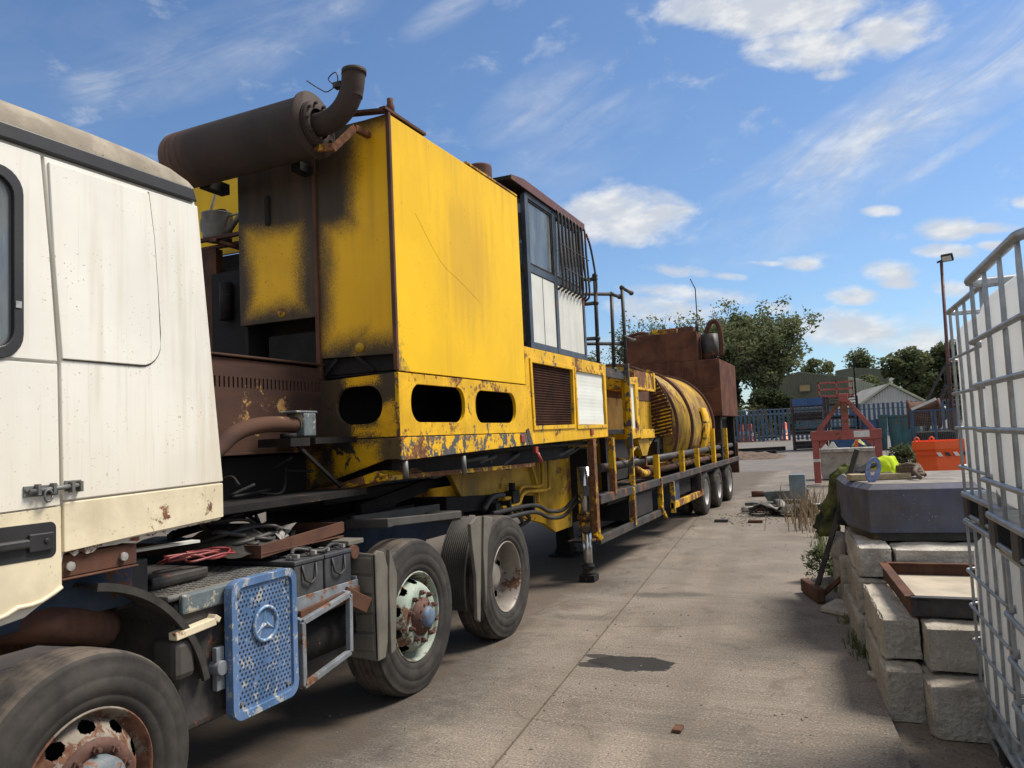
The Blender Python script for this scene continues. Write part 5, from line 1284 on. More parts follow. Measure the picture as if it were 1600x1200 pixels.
# ------------------------------------------------------------------ white liquid tanks in cages
from mathutils import noise as mnoise
def ibc(loc, rz, label, ny=5, wide=0.013, tr_=0.0085):
    r_ = root('caged_tank', loc, label, 'liquid tank', 'white liquid tanks in steel cages', rz)
    HX_, HY_, H = 0.60, 0.50, 1.16
    b = MB().box(-HX_ + 0.014, HX_ - 0.014, -HY_ + 0.014, HY_ - 0.014, 0.155, 1.10)
    bt = b.build('bottle', M['ibc'], r_, 0.13, 7, local=True)
    for p in bt.data.polygons: p.use_smooth = True
    MB().lathe([(0.0, 1.165), (0.09, 1.165), (0.10, 1.15), (0.10, 1.10)], (0, 0, 0), (0, 0, 1), 20).build('lid', M['black'], r_, local=True)
    for z in (0.285, 0.50, 0.69, 0.88):
        e = 0.010
        loop = rrect(-HX_ - e, HX_ + e, -HY_ - e, HY_ + e, 0.07, 4)
        MB().tube([(x, y, z) for x, y in loop + loop[:1]], tr_, 8, caps=False).build('cage_ring', M['galv'], r_, local=True)
    loop = rrect(-HX_, HX_, -HY_, HY_, 0.06, 4)
    MB().tube([(x, y, H - 0.012) for x, y in loop + loop[:1]], tr_ * 1.7, 8, caps=False).build('top_ring', M['galv'], r_, local=True)
    loop2 = loop + loop[:1]
    MB().tube([(x, y, 0.135) for x, y in loop2], 0.016, 8, caps=False).tube([(x * 0.98, y * 0.98, 0.02) for x, y in loop2], 0.012, 6, caps=False).build('pallet_frame', M['galv'], r_, local=True)
    pos = []
    for i in range(ny): pos += [(sx * (HX_ - 0.004), -0.42 + i * 0.84 / (ny - 1), 0) for sx in (-1, 1)]
    for i in range(5): pos += [(-0.44 + i * 0.22, sy * (HY_ - 0.004), 1) for sy in (-1, 1)]
    for (x, y, k) in pos:
        v_ = MB()
        zs = [0.135, 0.20, 0.27, 0.285, 0.30, 0.485, 0.50, 0.515, 0.675, 0.69, 0.705, 0.865, 0.88, 0.895, 1.06, 1.145]
        vv = []
        for z in zs:
            w_ = 0.008 if z in (0.285, 0.50, 0.69, 0.88) else (0.010 if z in (0.135, 1.145) else wide)
            for (i, j) in ((-1, -1), (1, -1), (1, 1), (-1, 1)):
                vv.append((x + i * (0.006 if k == 0 else w_), y + j * (w_ if k == 0 else 0.006), z))
        v_.add(vv, [(4 * a + b_, 4 * a + (b_ + 1) % 4, 4 * a + 4 + (b_ + 1) % 4, 4 * a + 4 + b_) for a in range(len(zs) - 1) for b_ in range(4)])
        v_.build('cage_upright', M['galv'], r_, local=True)
    MB().box(-0.59, 0.59, -0.49, 0.49, 0.125, 0.15).build('pallet_deck', M['galv'], r_, 0.006, local=True)
    for x in (-0.53, 0.0, 0.53):
        for y in (-0.42, 0.0, 0.42):
            MB().box(x - 0.07, x + 0.07, y - 0.07, y + 0.07, 0.0, 0.123).build('pallet_foot', M['black'], r_, 0.01, local=True)
    return r_


def ibc_at(fx, fy, z, rz, label, **kw):
    """fx, fy: the far left corner"""
    c, s_ = math.cos(R(rz)), math.sin(R(rz))
    ox, oy = -0.6, 0.5
    return ibc((fx - (ox * c - oy * s_), fy - (ox * s_ + oy * c), z), rz, label, **kw)


ibc_at(0.505, 5.06, -0.05, 3.0, 'white caged liquid tank on the ground, at the bottom of the farther stack')
ibc_at(0.505, 5.04, 1.115, 3.0, 'white caged liquid tank on top of the farther stack, beside the lamp post')
ibc_at(0.530, 3.98, -0.05, 2.0, 'white caged liquid tank on the ground in the stack nearest the camera', ny=4, wide=0.019, tr_=0.012)
ibc_at(0.485, 3.97, 1.115, 2.5, 'white caged liquid tank on top of the nearest stack, cut by the right edge', ny=4, wide=0.019, tr_=0.012)

# ------------------------------------------------------------------ concrete blocks and the things on them
def pitted(N, p, c):
    pit = N.noise(p, 42, 3, 0.7)
    c = N.mix(N.step(pit, 0.63, 0.70, 0.0, 0.5), c, (0.10, 0.088, 0.074))
    agg = N.noise(N.v('ADD', p, (3, 5, 1)), 30, 2, 0.6)
    c = N.mix(N.step(agg, 0.60, 0.70, 0.0, 0.5), c, (0.46, 0.42, 0.34))
    damp = N.noise(N.v('MULTIPLY', p, (1.5, 1.5, 3)), 2.2, 4, 0.65)
    return N.mix(N.step(damp, 0.56, 0.72, 0.0, 0.45), c, (0.13, 0.118, 0.098))


M['block'] = mat('weathered_concrete_block', (0.40, 0.365, 0.31), 0.92, spec=0.25, var=0.35, vscale=3.5, col2=(0.27, 0.243, 0.205), streak=0.4, streak_col=(0.09, 0.08, 0.065), dust=0.3, dust_col=(0.36, 0.32, 0.25), speck=0.6, bump=0.9, bscale=38, bdist=0.015, extra=pitted)
M['block_pale'] = mat('pale_concrete_block', (0.52, 0.495, 0.44), 0.9, spec=0.25, var=0.25, vscale=4, col2=(0.26, 0.245, 0.22), dust=0.25, speck=0.7, bump=0.8, bscale=50, bdist=0.012, extra=pitted)
import bmesh


def rough_block(name, x0, x1, y0, y1, z0, z1, m_, label, seed, cat='concrete block', group='cast concrete blocks', chip=0.022, cuts=17, rz=5.0):
    bm = bmesh.new()
    bmesh.ops.create_cube(bm, size=1.0)
    bmesh.ops.subdivide_edges(bm, edges=bm.edges, cuts=cuts, use_grid_fill=True)
    D = Vector((x1 - x0, y1 - y0, z1 - z0))
    for v_ in bm.verts:
        u = v_.co * 2.0
        p = Vector((v_.co.x * D.x, v_.co.y * D.y, v_.co.z * D.z))
        e = sorted((abs(u.x), abs(u.y), abs(u.z)))
        nz = mnoise.noise(p * 5 + Vector((seed * 7.1, 0, 0)))
        n2 = mnoise.noise(p * 14 + Vector((0, seed * 3.3, 0)))
        if e[1] > 0.97:
            k = chip * (0.25 + 1.6 * max(0, nz) ** 1.5 + 1.3 * max(0, n2))
            p -= Vector((math.copysign(k, u.x) if abs(u.x) > 0.97 else 0, math.copysign(k, u.y) if abs(u.y) > 0.97 else 0, math.copysign(k, u.z) if abs(u.z) > 0.97 else 0)) * 0.7
        p += v_.normal * (0.008 * nz + 0.007 * n2 + 0.006 * mnoise.noise(p * 40))
        v_.co = p
    me = bpy.data.meshes.new(name)
    for f in bm.faces: f.smooth = True
    bm.to_mesh(me); bm.free()
    me.materials.append(M[m_])
    o = bpy.data.objects.new(name, me); C.objects.link(o)
    o.location = ((x0 + x1) / 2, (y0 + y1) / 2, (z0 + z1) / 2)
    o.rotation_euler = (0, 0, R(rz))
    md = o.modifiers.new('edge', 'EDGE_SPLIT'); md.split_angle = R(24)
    return tag(o, label, cat, group)


rough_block('concrete_block', 0.20, 1.30, 4.88, 6.2, -0.06, 0.235, 'block', 'wide concrete block at the bottom front of the stack, beside the caged tanks', 1)
rough_block('concrete_block', -0.01, 0.195, 5.06, 6.3, -0.06, 0.25, 'block', 'narrow concrete block at the bottom of the stack, edging the concrete yard', 2)
rough_block('concrete_block', 0.215, 1.32, 5.09, 6.42, 0.245, 0.50, 'block', 'wide concrete block in the second course, carrying the rusty steel frame', 3)
rough_block('concrete_block', 0.0, 0.21, 5.20, 6.30, 0.26, 0.505, 'block', 'narrow concrete block in the second course with a chipped front end', 4)
rough_block('concrete_block', -0.16, 0.42, 6.42, 7.7, -0.06, 0.24, 'block', 'concrete block at the bottom of the stack behind the front pair', 5)
rough_block('concrete_block', -0.13, 0.44, 6.46, 7.7, 0.25, 0.495, 'block', 'grey concrete block under the broken-faced one, second course', 6)
rough_block('concrete_block', -0.12, 0.115, 6.50, 7.8, 0.50, 0.735, 'block_pale', 'rough broken-faced concrete block under the left corner of the blue ballast block', 7, chip=0.06)
rough_block('concrete_block', 0.13, 1.5, 6.56, 7.9, 0.505, 0.72, 'block_pale', 'pale smooth concrete slab block under the blue ballast block', 8)
rough_block('concrete_block', -0.30, 0.4, 7.8, 9.4, -0.06, 0.45, 'block', 'low concrete block half hidden behind the rusty stand', 9)

# rusty steel frame with a board in it
tf = root('steel_frame_tray', (0.6, 5.85, 0.50), 'rusty channel-steel frame with a pale board inside, lying on the concrete blocks', 'steel frame')
A4 = [(0.215, 5.24), (1.28, 5.24), (1.28, 6.46), (0.10, 6.46)]
for k in range(4):
    a, b = A4[k], A4[(k + 1) % 4]
    MB().bar((*a, 0.572), (*b, 0.572), 0.012, 0.115).bar((*a, 0.625), (*b, 0.625), 0.06, 0.010).build('channel', M['rust' if k else 'steel_dark'], tf, 0.003)
MB().plate([(0.23, 5.24), (1.25, 5.24), (1.25, 6.43), (0.14, 6.43)], [], fZ(0.535), 0, 0.012).build('board', mat('pale_board', (0.44, 0.38, 0.29), 0.8, var=0.3, vscale=3, speck=0.4), tf)
MB().plate([(0.255, 0.53), (0.31, 0.53), (0.31, 0.61), (0.255, 0.61)], [], fY(5.225), 0, 0.006).build('end_plate', M['black'], tf)

# blue ballast block
M['ballast'] = mat('scuffed_dark_blue_paint', (0.060, 0.074, 0.145), 0.65, spec=0.3, var=0.45, vscale=2.5, col2=(0.062, 0.060, 0.066), streak=0.6, streak_col=(0.10, 0.10, 0.12), speck=0.8, speck_col=(0.3, 0.28, 0.25), rust=0.12, rust_scale=7, dust=0.15)
M['ballast_top'] = mat('pale_ballast_top', (0.22, 0.20, 0.18), 0.85, var=0.5, vscale=5, dust=0.4, rust=0.2, rust_scale=6)  # top plate coloured paler and greyer than the blue sides
bb = root('ballast_block', (0.6, 7.6, 0.72), 'large dark blue steel ballast block with a chamfered corner, on the concrete blocks', 'ballast block')
pl = [(0.035, 6.78), (1.60, 6.93), (1.50, 8.6), (-0.25, 8.45), (-0.135, 7.30)]
def shrink(pl_, k):
    c = Vector((sum(p[0] for p in pl_) / len(pl_), sum(p[1] for p in pl_) / len(pl_)))
    return [tuple(c + (Vector(p) - c) * (1 - k)) for p in pl_]
bz = MB()
n5 = len(pl)
vv = [(x, y, 0.80) for x, y in pl] + [(x, y, 1.135) for x, y in pl] + [(x, y, 1.175) for x, y in shrink(pl, 0.07)]
bz.add(vv, [tuple(reversed(range(n5)))] + [(i + o_ * n5, (i + 1) % n5 + o_ * n5, (i + 1) % n5 + (o_ + 1) * n5, i + (o_ + 1) * n5) for o_ in range(2) for i in range(n5)])
bz.build('shell', M['ballast'], bb, 0.004)
MB().plate(shrink(pl, 0.075), [], fZ(1.172), 0, 0.005).build('top_plate', M['ballast_top'], bb)
MB().plate(shrink(pl, 0.06), [], fZ(0.735), 0, 0.065).build('base_plate', M['steel_dark'], bb)

M['timber'] = mat('weathered_timber', (0.40, 0.32, 0.20), 0.85, var=0.35, vscale=6, stretch=(1, 8, 8), streak=0.2)
tag(MB().bar((-0.10, 7.30, 1.205), (0.36, 7.42, 1.205), 0.16, 0.05).build('timber_plank', M['timber'], None, 0.004), 'short timber plank on the corner of the blue ballast block', 'plank')
# lifting eye
le = MB()
cE = Vector((0.085, 7.10, 1.275))
ex, ez = Vector((0.75, 0.25, 0.12)), Vector((0.12, 0.0, 0.99))
ov = [(0.062 * math.cos(2 * math.pi * k / 28), 0.105 * math.sin(2 * math.pi * k / 28)) for k in range(28)]
iv = [(0.030 * math.cos(2 * math.pi * k / 28), 0.012 + 0.055 * math.sin(2 * math.pi * k / 28)) for k in range(28)]
def fe(a, b, t): return cE + ex.normalized() * a + ez.normalized() * b + Vector((0.3, -0.95, 0)) * t
le.plate(ov, [iv], fe, 0, 0.025)
tag(le.build('lifting_eye', mat('pale_blue_paint', (0.19, 0.25, 0.46), 0.6, var=0.4, vscale=15, rust=0.25, rust_scale=15), None, 0.004), 'pale blue oval lifting eye standing on the blue ballast block', 'lifting eye')
rp_ = []
for k in range(60):
    a = k * 0.42
    rp_.append((0.36 + (0.13 - 0.0008 * k) * math.cos(a), 7.5 + 0.14 * math.sin(a), 1.20 + 0.0016 * k + 0.012 * math.sin(a * 3)))
rp_ += [(0.40, 7.25, 1.25), (0.43, 7.12, 1.20)]
tag(MB().tube(rp_, 0.017, 7).build('rope_coil', mat('brown_rope', (0.13, 0.09, 0.06), 0.9, var=0.4, vscale=30)), 'brown rope coil on the blue ballast block behind the lifting eye', 'rope')


def drape(pts, n, m_, amp, seed, thick=0.012):
    """cloth sheet through a grid of points with folds"""
    rows = [spline(r_, n) for r_ in pts]
    cols = []
    for j in range(len(rows[0])):
        cols.append(spline([r_[j] for r_ in rows], n))
    b = MB()
    h, w_ = len(cols), len(cols[0])
    vv = []
    for j in range(h):
        for i in range(w_):
            p = cols[j][i]
            q = mnoise.noise_vector(p * 7 + Vector((seed, 0, 0))) * amp + mnoise.noise_vector(p * 18 + Vector((seed, 4, 0))) * amp * 0.4
            vv.append(p + q)
    b.add(vv, [(j * w_ + i, j * w_ + i + 1, (j + 1) * w_ + i + 1, (j + 1) * w_ + i) for j in range(h - 1) for i in range(w_ - 1)], True)
    return b


M['hivis'] = mat('hi_vis_yellow_cloth', (0.50, 0.66, 0.015), 0.8, spec=0.2, var=0.3, vscale=6)
M['hivis_dirty'] = mat('dirty_hi_vis_cloth', (0.12, 0.14, 0.03), 0.9, spec=0.15, var=0.5, vscale=5, col2=(0.022, 0.026, 0.018), dust=0.25, dust_col=(0.10, 0.09, 0.07))
M['cloth_dark'] = mat('dark_work_cloth', (0.015, 0.017, 0.022), 0.9, var=0.4)
jk = root('hi_vis_jacket', (0.2, 7.6, 1.18), 'bright yellow hi-vis jacket bundled on the timber plank, dark lining showing', 'jacket')
drape([[(0.050, 7.490, 1.255), (0.082, 7.506, 1.298), (0.138, 7.530, 1.341), (0.210, 7.554, 1.348), (0.266, 7.554, 1.298)],
       [(0.058, 7.458, 1.283), (0.106, 7.466, 1.334), (0.162, 7.466, 1.370), (0.234, 7.474, 1.363), (0.282, 7.474, 1.276)],
       [(0.098, 7.394, 1.276), (0.138, 7.394, 1.319), (0.186, 7.394, 1.341), (0.250, 7.394, 1.319), (0.290, 7.394, 1.233)],
       [(0.138, 7.354, 1.233), (0.170, 7.346, 1.255), (0.210, 7.346, 1.269), (0.258, 7.354, 1.233), (0.282, 7.362, 1.211)]], 5, 'hivis', 0.045, 1).build('shell', M['hivis'], jk, fix=False, solid=0.006)
drape([[(-0.06, 7.56, 1.235), (0.03, 7.55, 1.30), (0.14, 7.55, 1.34), (0.24, 7.55, 1.30)], [(-0.04, 7.46, 1.24), (0.04, 7.45, 1.29), (0.13, 7.45, 1.33), (0.22, 7.45, 1.30)], [(0.0, 7.38, 1.235), (0.05, 7.37, 1.27), (0.13, 7.37, 1.30), (0.2, 7.37, 1.26)]], 5, 'cloth_dark', 0.012, 2).build('lining', M['cloth_dark'], jk, fix=False, solid=0.006)
# grimy work clothes slumped over the post beside the block
wj = root('work_clothes', (-0.35, 8.6, 0.3), 'grimy green and yellow work clothes hanging in a heap left of the blue ballast block', 'clothes')
drape([[(-0.20, 8.36, 1.24), (-0.15, 8.36, 1.28), (-0.10, 8.36, 1.27), (-0.04, 8.38, 1.20)],
       [(-0.28, 8.40, 1.14), (-0.22, 8.30, 1.16), (-0.15, 8.28, 1.15), (-0.08, 8.32, 1.12)],
       [(-0.34, 8.45, 0.98), (-0.28, 8.32, 0.98), (-0.20, 8.28, 0.97), (-0.13, 8.32, 0.97)],
       [(-0.40, 8.52, 0.80), (-0.35, 8.36, 0.78), (-0.27, 8.30, 0.77), (-0.19, 8.34, 0.78)],
       [(-0.48, 8.60, 0.62), (-0.44, 8.42, 0.58), (-0.34, 8.36, 0.57), (-0.25, 8.40, 0.60)]], 8, 'hivis_dirty', 0.045, 5).build('jacket', M['hivis_dirty'], wj, fix=False, solid=0.012)
drape([[(-0.10, 8.20, 1.26), (-0.02, 8.22, 1.28), (0.06, 8.26, 1.24)], [(-0.18, 8.02, 1.02), (-0.08, 8.0, 1.02), (0.0, 8.1, 1.0)], [(-0.24, 8.02, 0.72), (-0.14, 8.0, 0.70), (-0.04, 8.1, 0.72)]], 6, 'cloth_dark', 0.03, 8).build('trousers', M['cloth_dark'], wj, fix=False, solid=0.012)
drape([[(-0.30, 8.14, 0.62), (-0.24, 8.12, 0.65), (-0.16, 8.14, 0.62)], [(-0.30, 8.06, 0.52), (-0.22, 8.03, 0.52), (-0.16, 8.06, 0.5)], [(-0.28, 8.05, 0.40), (-0.22, 8.04, 0.38), (-0.18, 8.06, 0.40)]], 4, 'pale', 0.03, 3).build('rag', mat('grey_rag', (0.34, 0.31, 0.28), 0.9, var=0.3, vscale=15), wj, fix=False, solid=0.008)
# rusty T stand leaning on the block
st = root('rusty_stand', (-0.5, 8.25, 0), 'rusty steel stand with a crossbar foot and brace, leaning against the ballast block', 'steel stand')
MB().bar((-0.47, 8.10, 0.10), (-0.02, 8.0, 1.42), 0.045, 0.045).build('mast', M['steel_dark'], st, 0.004)
MB().bar((-0.42, 8.05, 0.05), (-0.19, 7.95, 0.28), 0.06, 0.04).bar((-0.19, 7.95, 0.28), (-0.10, 7.9, 0.95), 0.05, 0.04).build('brace', M['rust'], st, 0.004)
MB().bar((-0.60, 8.42, 0.075), (-0.42, 7.88, 0.075), 0.075, 0.13).build('foot_bar', M['rust'], st, 0.012)
tag(MB().plate([(-0.22, 0.16), (-0.08, 0.14), (-0.05, 0.95), (-0.16, 0.98)], [], lambda a, b, t: (a, 8.22 + t - 0.12 * b, b), 0, 0.03).build('blue_board', mat('faded_blue_board', (0.035, 0.05, 0.10), 0.7, var=0.5, vscale=6)), 'narrow dark blue board propped behind the rusty stand', 'board')
tag(MB().plate([(-0.42, 7.55), (-0.10, 7.30), (-0.05, 7.75), (-0.30, 7.95)], [], fZ(0.0), 0.004, 0.05).build('paving_flag', M['block'], None, 0.01), 'broken dark paving flag lying beside the rusty stand foot', 'paving slab')
tag(MB().plate([(0.0, 5.62), (0.09, 5.68), (0.05, 5.82), (-0.06, 5.75)], [], fZ(0.0), 0.003, 0.03).build('stone_flake', M['block'], None, 0.006), 'flat stone flake at the foot of the front concrete blocks', 'stone')
# ------------------------------------------------------------------ red lifting frame, skip, trough
rf_ = root('lifting_gantry', (-0.35, 24, 0), 'faded red steel A-frame lifting spreader on two legs with white marks', 'lifting gantry')
YF = 24.0
for (x, n_) in ((-1.14, 0), (0.48, 1)):
    lgx = MB().bar((x, YF, 0.0), (x, YF, 1.46), 0.18, 0.18).build('leg', M['red'], rf_, 0.012)
    MB().box(x - 0.092, x + 0.092, YF - 0.092, YF + 0.092, 0.60, 0.68).build('white_band', M['white'], lgx)
    sx = 1 if n_ == 0 else -1
    MB().plate([(x + sx * 0.11, 1.2), (x + sx * 0.11, 0.95), (x + sx * 0.36, 1.2)], [], fY(YF), -0.06, 0.06).build('gusset', M['red'], lgx)
MB().bar((-1.25, YF, 1.335), (0.59, YF, 1.335), 0.24, 0.27).build('cross_beam', M['red'], rf_, 0.012)
MB().box(-0.12, 0.28, YF - 0.124, YF - 0.1205, 1.26, 1.44).build('white_plate', M['white'], rf_)
for (x0, x1) in ((-1.05, -0.36), (0.38, -0.28)):
    MB().bar((x0, YF, 1.45), (x1, YF, 2.36), 0.16, 0.12).build('diagonal', M['red'], rf_, 0.01)
MB().bar((-0.32, YF, 1.47), (-0.32, YF, 2.30), 0.18, 0.14).build('king_post', M['red'], rf_, 0.01)
MB().bar((-0.32, YF, 2.25), (-0.32, YF, 2.50), 0.24, 0.2).build('apex', M['red'], rf_, 0.02)
sk = root('orange_skip', (1.6, 20.4, -0.05), 'bright orange tipping skip with black and white striped band behind the ballast block', 'skip')
pk = [(1.12, 20.0), (1.55, 19.82), (2.5, 20.2), (2.5, 21.2), (1.3, 21.2)]
def grow(pl_, k): return shrink(pl_, -k)
MB().plate(shrink(pk, 0.06), [], fZ(-0.05), 0.06, 0.98).build('skip_body', M['orange'], sk, 0.01)
vv = [(x, y, 0.93) for x, y in shrink(pk, 0.03)] + [(x, y, 1.0) for x, y in grow(pk, 0.03)] + [(x, y, 1.17) for x, y in grow(pk, 0.03)]
sr = MB().add(vv, [(i + o_ * 5, (i + 1) % 5 + o_ * 5, (i + 1) % 5 + (o_ + 1) * 5, i + (o_ + 1) * 5) for o_ in range(2) for i in range(5)])
sr.build('skip_rim', M['orange'], sk, solid=0.02)
for k in range(14):
    t = (k + 0.5) / 14
    MB().bar((1.13 + 0.42 * t, 19.97 - 0.18 * t, 0.87), (1.13 + 0.42 * t + 0.02, 19.97 - 0.18 * t, 0.95), 0.015, 0.015).build('rib', M['orange'], sk)
for k in range(5):
    t = 0.06 + k * 0.18
    a = Vector((1.55, 19.82, 0)).lerp(Vector((2.5, 20.2, 0)), t); b = Vector((1.55, 19.82, 0)).lerp(Vector((2.5, 20.2, 0)), t + 0.09)
    nrm = Vector((0.37, -0.93, 0)) * -0.012
    off_ = Vector((0, 0, 0.83))
    MB().add([a - nrm + off_, b - nrm + off_, b - nrm + off_ + Vector((-0.06, -0.02, 0.09)), a - nrm + off_ + Vector((-0.06, -0.02, 0.09))], [(0, 1, 2, 3)]).build('hazard_stripe', M['black' if k % 2 else 'white'], sk, fix=False, solid=0.003)
for x in (1.2, 1.5):
    MB().tube([(x - 0.04, 20.0, 1.15), (x - 0.04, 20.0, 1.24), (x, 20.0, 1.27), (x + 0.04, 20.0, 1.24), (x + 0.04, 20.0, 1.15)], 0.018, 8).build('lifting_lug', M['orange'], sk)
tr2 = root('concrete_trough', (-0.35, 26.2, -0.05), 'long grey concrete trough between the legs of the red lifting frame', 'trough')
MB().plate([(-1.25, 0.82), (0.55, 0.88), (0.50, 0.55), (0.40, -0.03), (-1.10, -0.03), (-1.20, 0.5)], [], fY(26.0), 0, 0.7).build('trough_body', M['block'], tr2, 0.03)
MB().box(-1.28, 0.58, 25.95, 26.75, 0.78, 0.90).build('trough_rim', M['block_pale'], tr2, 0.02)
for (x, h) in ((-1.0, 0.16), (-0.75, 0.2)):
    MB().plate([(x - 0.14, 0.9), (x + 0.14, 0.9), (x + 0.03, 0.9 + h), (x - 0.04, 0.9 + h)], [], fY(26.2), 0, 0.1).build('rubble_piece', M['pale'], tr2)
cn = root('hi_vis_bundle', (-0.1, 26.3, 0.9), 'small yellow and orange hi-vis bundle on the concrete trough', 'clothing bundle')
drape([[(-0.25, 26.2, 0.92), (-0.05, 26.2, 1.10), (0.2, 26.2, 0.92)], [(-0.2, 26.1, 0.95), (-0.05, 26.1, 1.2), (0.15, 26.1, 0.95)], [(-0.2, 26.0, 0.92), (0.0, 26.0, 1.05), (0.25, 26.0, 0.9)]], 5, 'hivis', 0.06, 4).build('cloth', mat('faded_hi_vis', (0.45, 0.44, 0.16), 0.8, var=0.4, vscale=6), cn, fix=False, solid=0.01)
MB().box(-0.12, -0.03, 25.96, 26.0, 0.92, 1.12).build('orange_patch', M['orange'], cn)

# ------------------------------------------------------------------ scrap pile at the edge of the slab
M['slate'] = mat('grey_green_sheet', (0.085, 0.10, 0.095), 0.7, var=0.5, vscale=5, dust=0.3, rust=0.15)
M['grey_box'] = mat('blue_grey_box_paint', (0.17, 0.22, 0.25), 0.6, var=0.3, vscale=5, speck=0.6, speck_col=(0.5, 0.5, 0.5))
M['tarp'] = mat('grey_tarpaulin', (0.11, 0.105, 0.10), 0.6, var=0.4, vscale=5, dust=0.2)
tag(MB().add([(-1.9, 16.9, 0.33), (-1.0, 17.0, 0.36), (-1.1, 16.9, 0.05), (-1.75, 16.85, 0.05), (-1.9, 17.3, 0.33), (-1.0, 17.4, 0.36), (-1.1, 17.3, 0.05), (-1.75, 17.25, 0.05)], [(0, 1, 2, 3), (4, 7, 6, 5), (0, 4, 5, 1), (3, 2, 6, 7), (0, 3, 7, 4), (1, 5, 6, 2)]).build('metal_trough', M['slate'], None, 0.01), 'dark grey-green metal trough lying on top of the scrap pile', 'trough')
tag(MB().box(-1.32, -1.02, 16.4, 16.7, 0.02, 0.70).build('steel_box', M['grey_box'], None, 0.015), 'upright blue-grey steel box in the scrap pile', 'box')
for k, (a, b, w_, h_, m_, lb_) in enumerate((((-2.15, 16.6, 0.12), (-1.05, 16.2, 0.16), 0.30, 0.06, 'slate', 'long grey-green channel lying across the scrap pile'),
                                             ((-2.0, 16.1, 0.08), (-1.1, 15.8, 0.10), 0.16, 0.12, 'rust', 'rust-red timber length under the sheets of the scrap pile'),
                                             ((-2.1, 16.9, 0.06), (-1.3, 17.2, 0.05), 0.2, 0.08, 'black', 'black flat offcut at the far left of the scrap pile'),
                                             ((-1.2, 15.9, 0.14), (-0.7, 15.8, 0.16), 0.25, 0.05, 'pale', 'pale grey strip on the right of the scrap pile'),
                                             ((-1.6, 16.3, 0.2), (-0.95, 16.0, 0.22), 0.14, 0.05, 'slate', 'short dark strip leaning on the steel box'))):
    tag(MB().bar(a, b, w_, h_).build('scrap_strip', M[m_], None, 0.006), lb_, 'scrap')
for k, (c_, s_, lb_) in enumerate((((-1.65, 15.55, 0.12), 0.34, 'crumpled grey tarpaulin at the front of the scrap pile'), ((-1.2, 15.45, 0.13), 0.30, 'folded dark sheet in the middle of the scrap pile'), ((-0.75, 15.35, 0.14), 0.26, 'torn grey-green sheet at the right end of the scrap pile'))):
    g_ = [[(c_[0] + s_ * (i - 1.5) * 0.62 + rr.uniform(-0.05, 0.05), c_[1] + s_ * (j - 1.5) * 0.5, max(0.03, c_[2] + rr.uniform(-0.10, 0.14))) for i in range(4)] for j in range(4)]
    o = drape(g_, 4, 'tarp', 0.07, 11 + k).build('crumpled_sheet', M['tarp' if k < 2 else 'slate'], None, fix=False, solid=0.008)
    tag(o, lb_, 'sheet')
tag(MB().lathe([(0.0, 0.0), (0.05, 0.0), (0.055, 0.3), (0.0, 0.3)], (-2.2, 15.9, 0.06), (1, 0.2, 0.1), 10).build('metal_can', M['silver']), 'small silver can at the left end of the scrap pile', 'can')
tag(MB().lathe([(0.0, 0.0), (0.07, 0.01), (0.07, 0.4), (0.0, 0.42)], (-2.45, 19.6, 0.07), (0.9, 0.3, 0), 10).build('rusty_cylinder', M['rust']), 'rusty cylinder lying between the trailer wheels and scrap pile', 'cylinder')
for k, (x, y) in enumerate(((-2.35, 14.4), (-1.75, 14.3))):
    tag(MB().box(x - 0.12, x + 0.12, y - 0.05, y + 0.05, 0.004, 0.05).build('brick_piece', M['rust' if k else 'steel_dark'], None, 0.008), ('grey brick piece on the concrete beside the trailer wheels', 'brown brick piece on the concrete in front of the scrap pile')[k], 'brick')
tag(MB().box(-1.06, -1.01, 4.40, 4.49, 0.003, 0.020).build('wood_chip', M['rust'], None, 0.004), 'small brown wood chip lying on the concrete in the foreground', 'wood chip')
# loose grit
gt = MB()
q = random.Random(11)
def pebble(x, y, z, s_):
    P = [(x + s_ * a * q.uniform(0.6, 1.2), y + s_ * b * q.uniform(0.6, 1.2), z + s_ * c * q.uniform(0.5, 1.0)) for a, b, c in ((1, 0, 0.3), (-1, 0, 0.3), (0, 1, 0.3), (0, -1, 0.3), (0, 0, 0.9), (0, 0, -0.1))]
    gt.add(P, [(0, 2, 4), (2, 1, 4), (1, 3, 4), (3, 0, 4), (2, 0, 5), (1, 2, 5), (3, 1, 5), (0, 3, 5)])
for k in range(900):
    b = q.uniform(2, 18) ; a = q.choice((q.gauss(JA, 0.12), q.uniform(JA, 0.5), 0.5 + abs(q.gauss(0, 0.12)), q.uniform(-3, 0.5)))
    x, y = yard(a, b)
    pebble(x, y, 0.001 if a < 0.51 else -0.05, q.choice((0.004, 0.006, 0.008, 0.012)))
for k in range(260):
    pebble(q.gauss(-1.9, 0.35), q.gauss(15.4, 0.7), 0.001, q.choice((0.012, 0.02, 0.03)))
for k in range(260):
    x, y = q.gauss(0.33, 0.16), q.gauss(4.35, 0.3)
    pebble(x, y, -0.049 if x > 0.12 else 0.001, q.choice((0.004, 0.006, 0.009)))
tag(gt.build('loose_grit', mat('loose_grit', (0.24, 0.21, 0.17), 0.9, var=0.6, vscale=30), fix=False), 'loose grit and stone chips scattered on the yard', 'grit', kind='stuff')

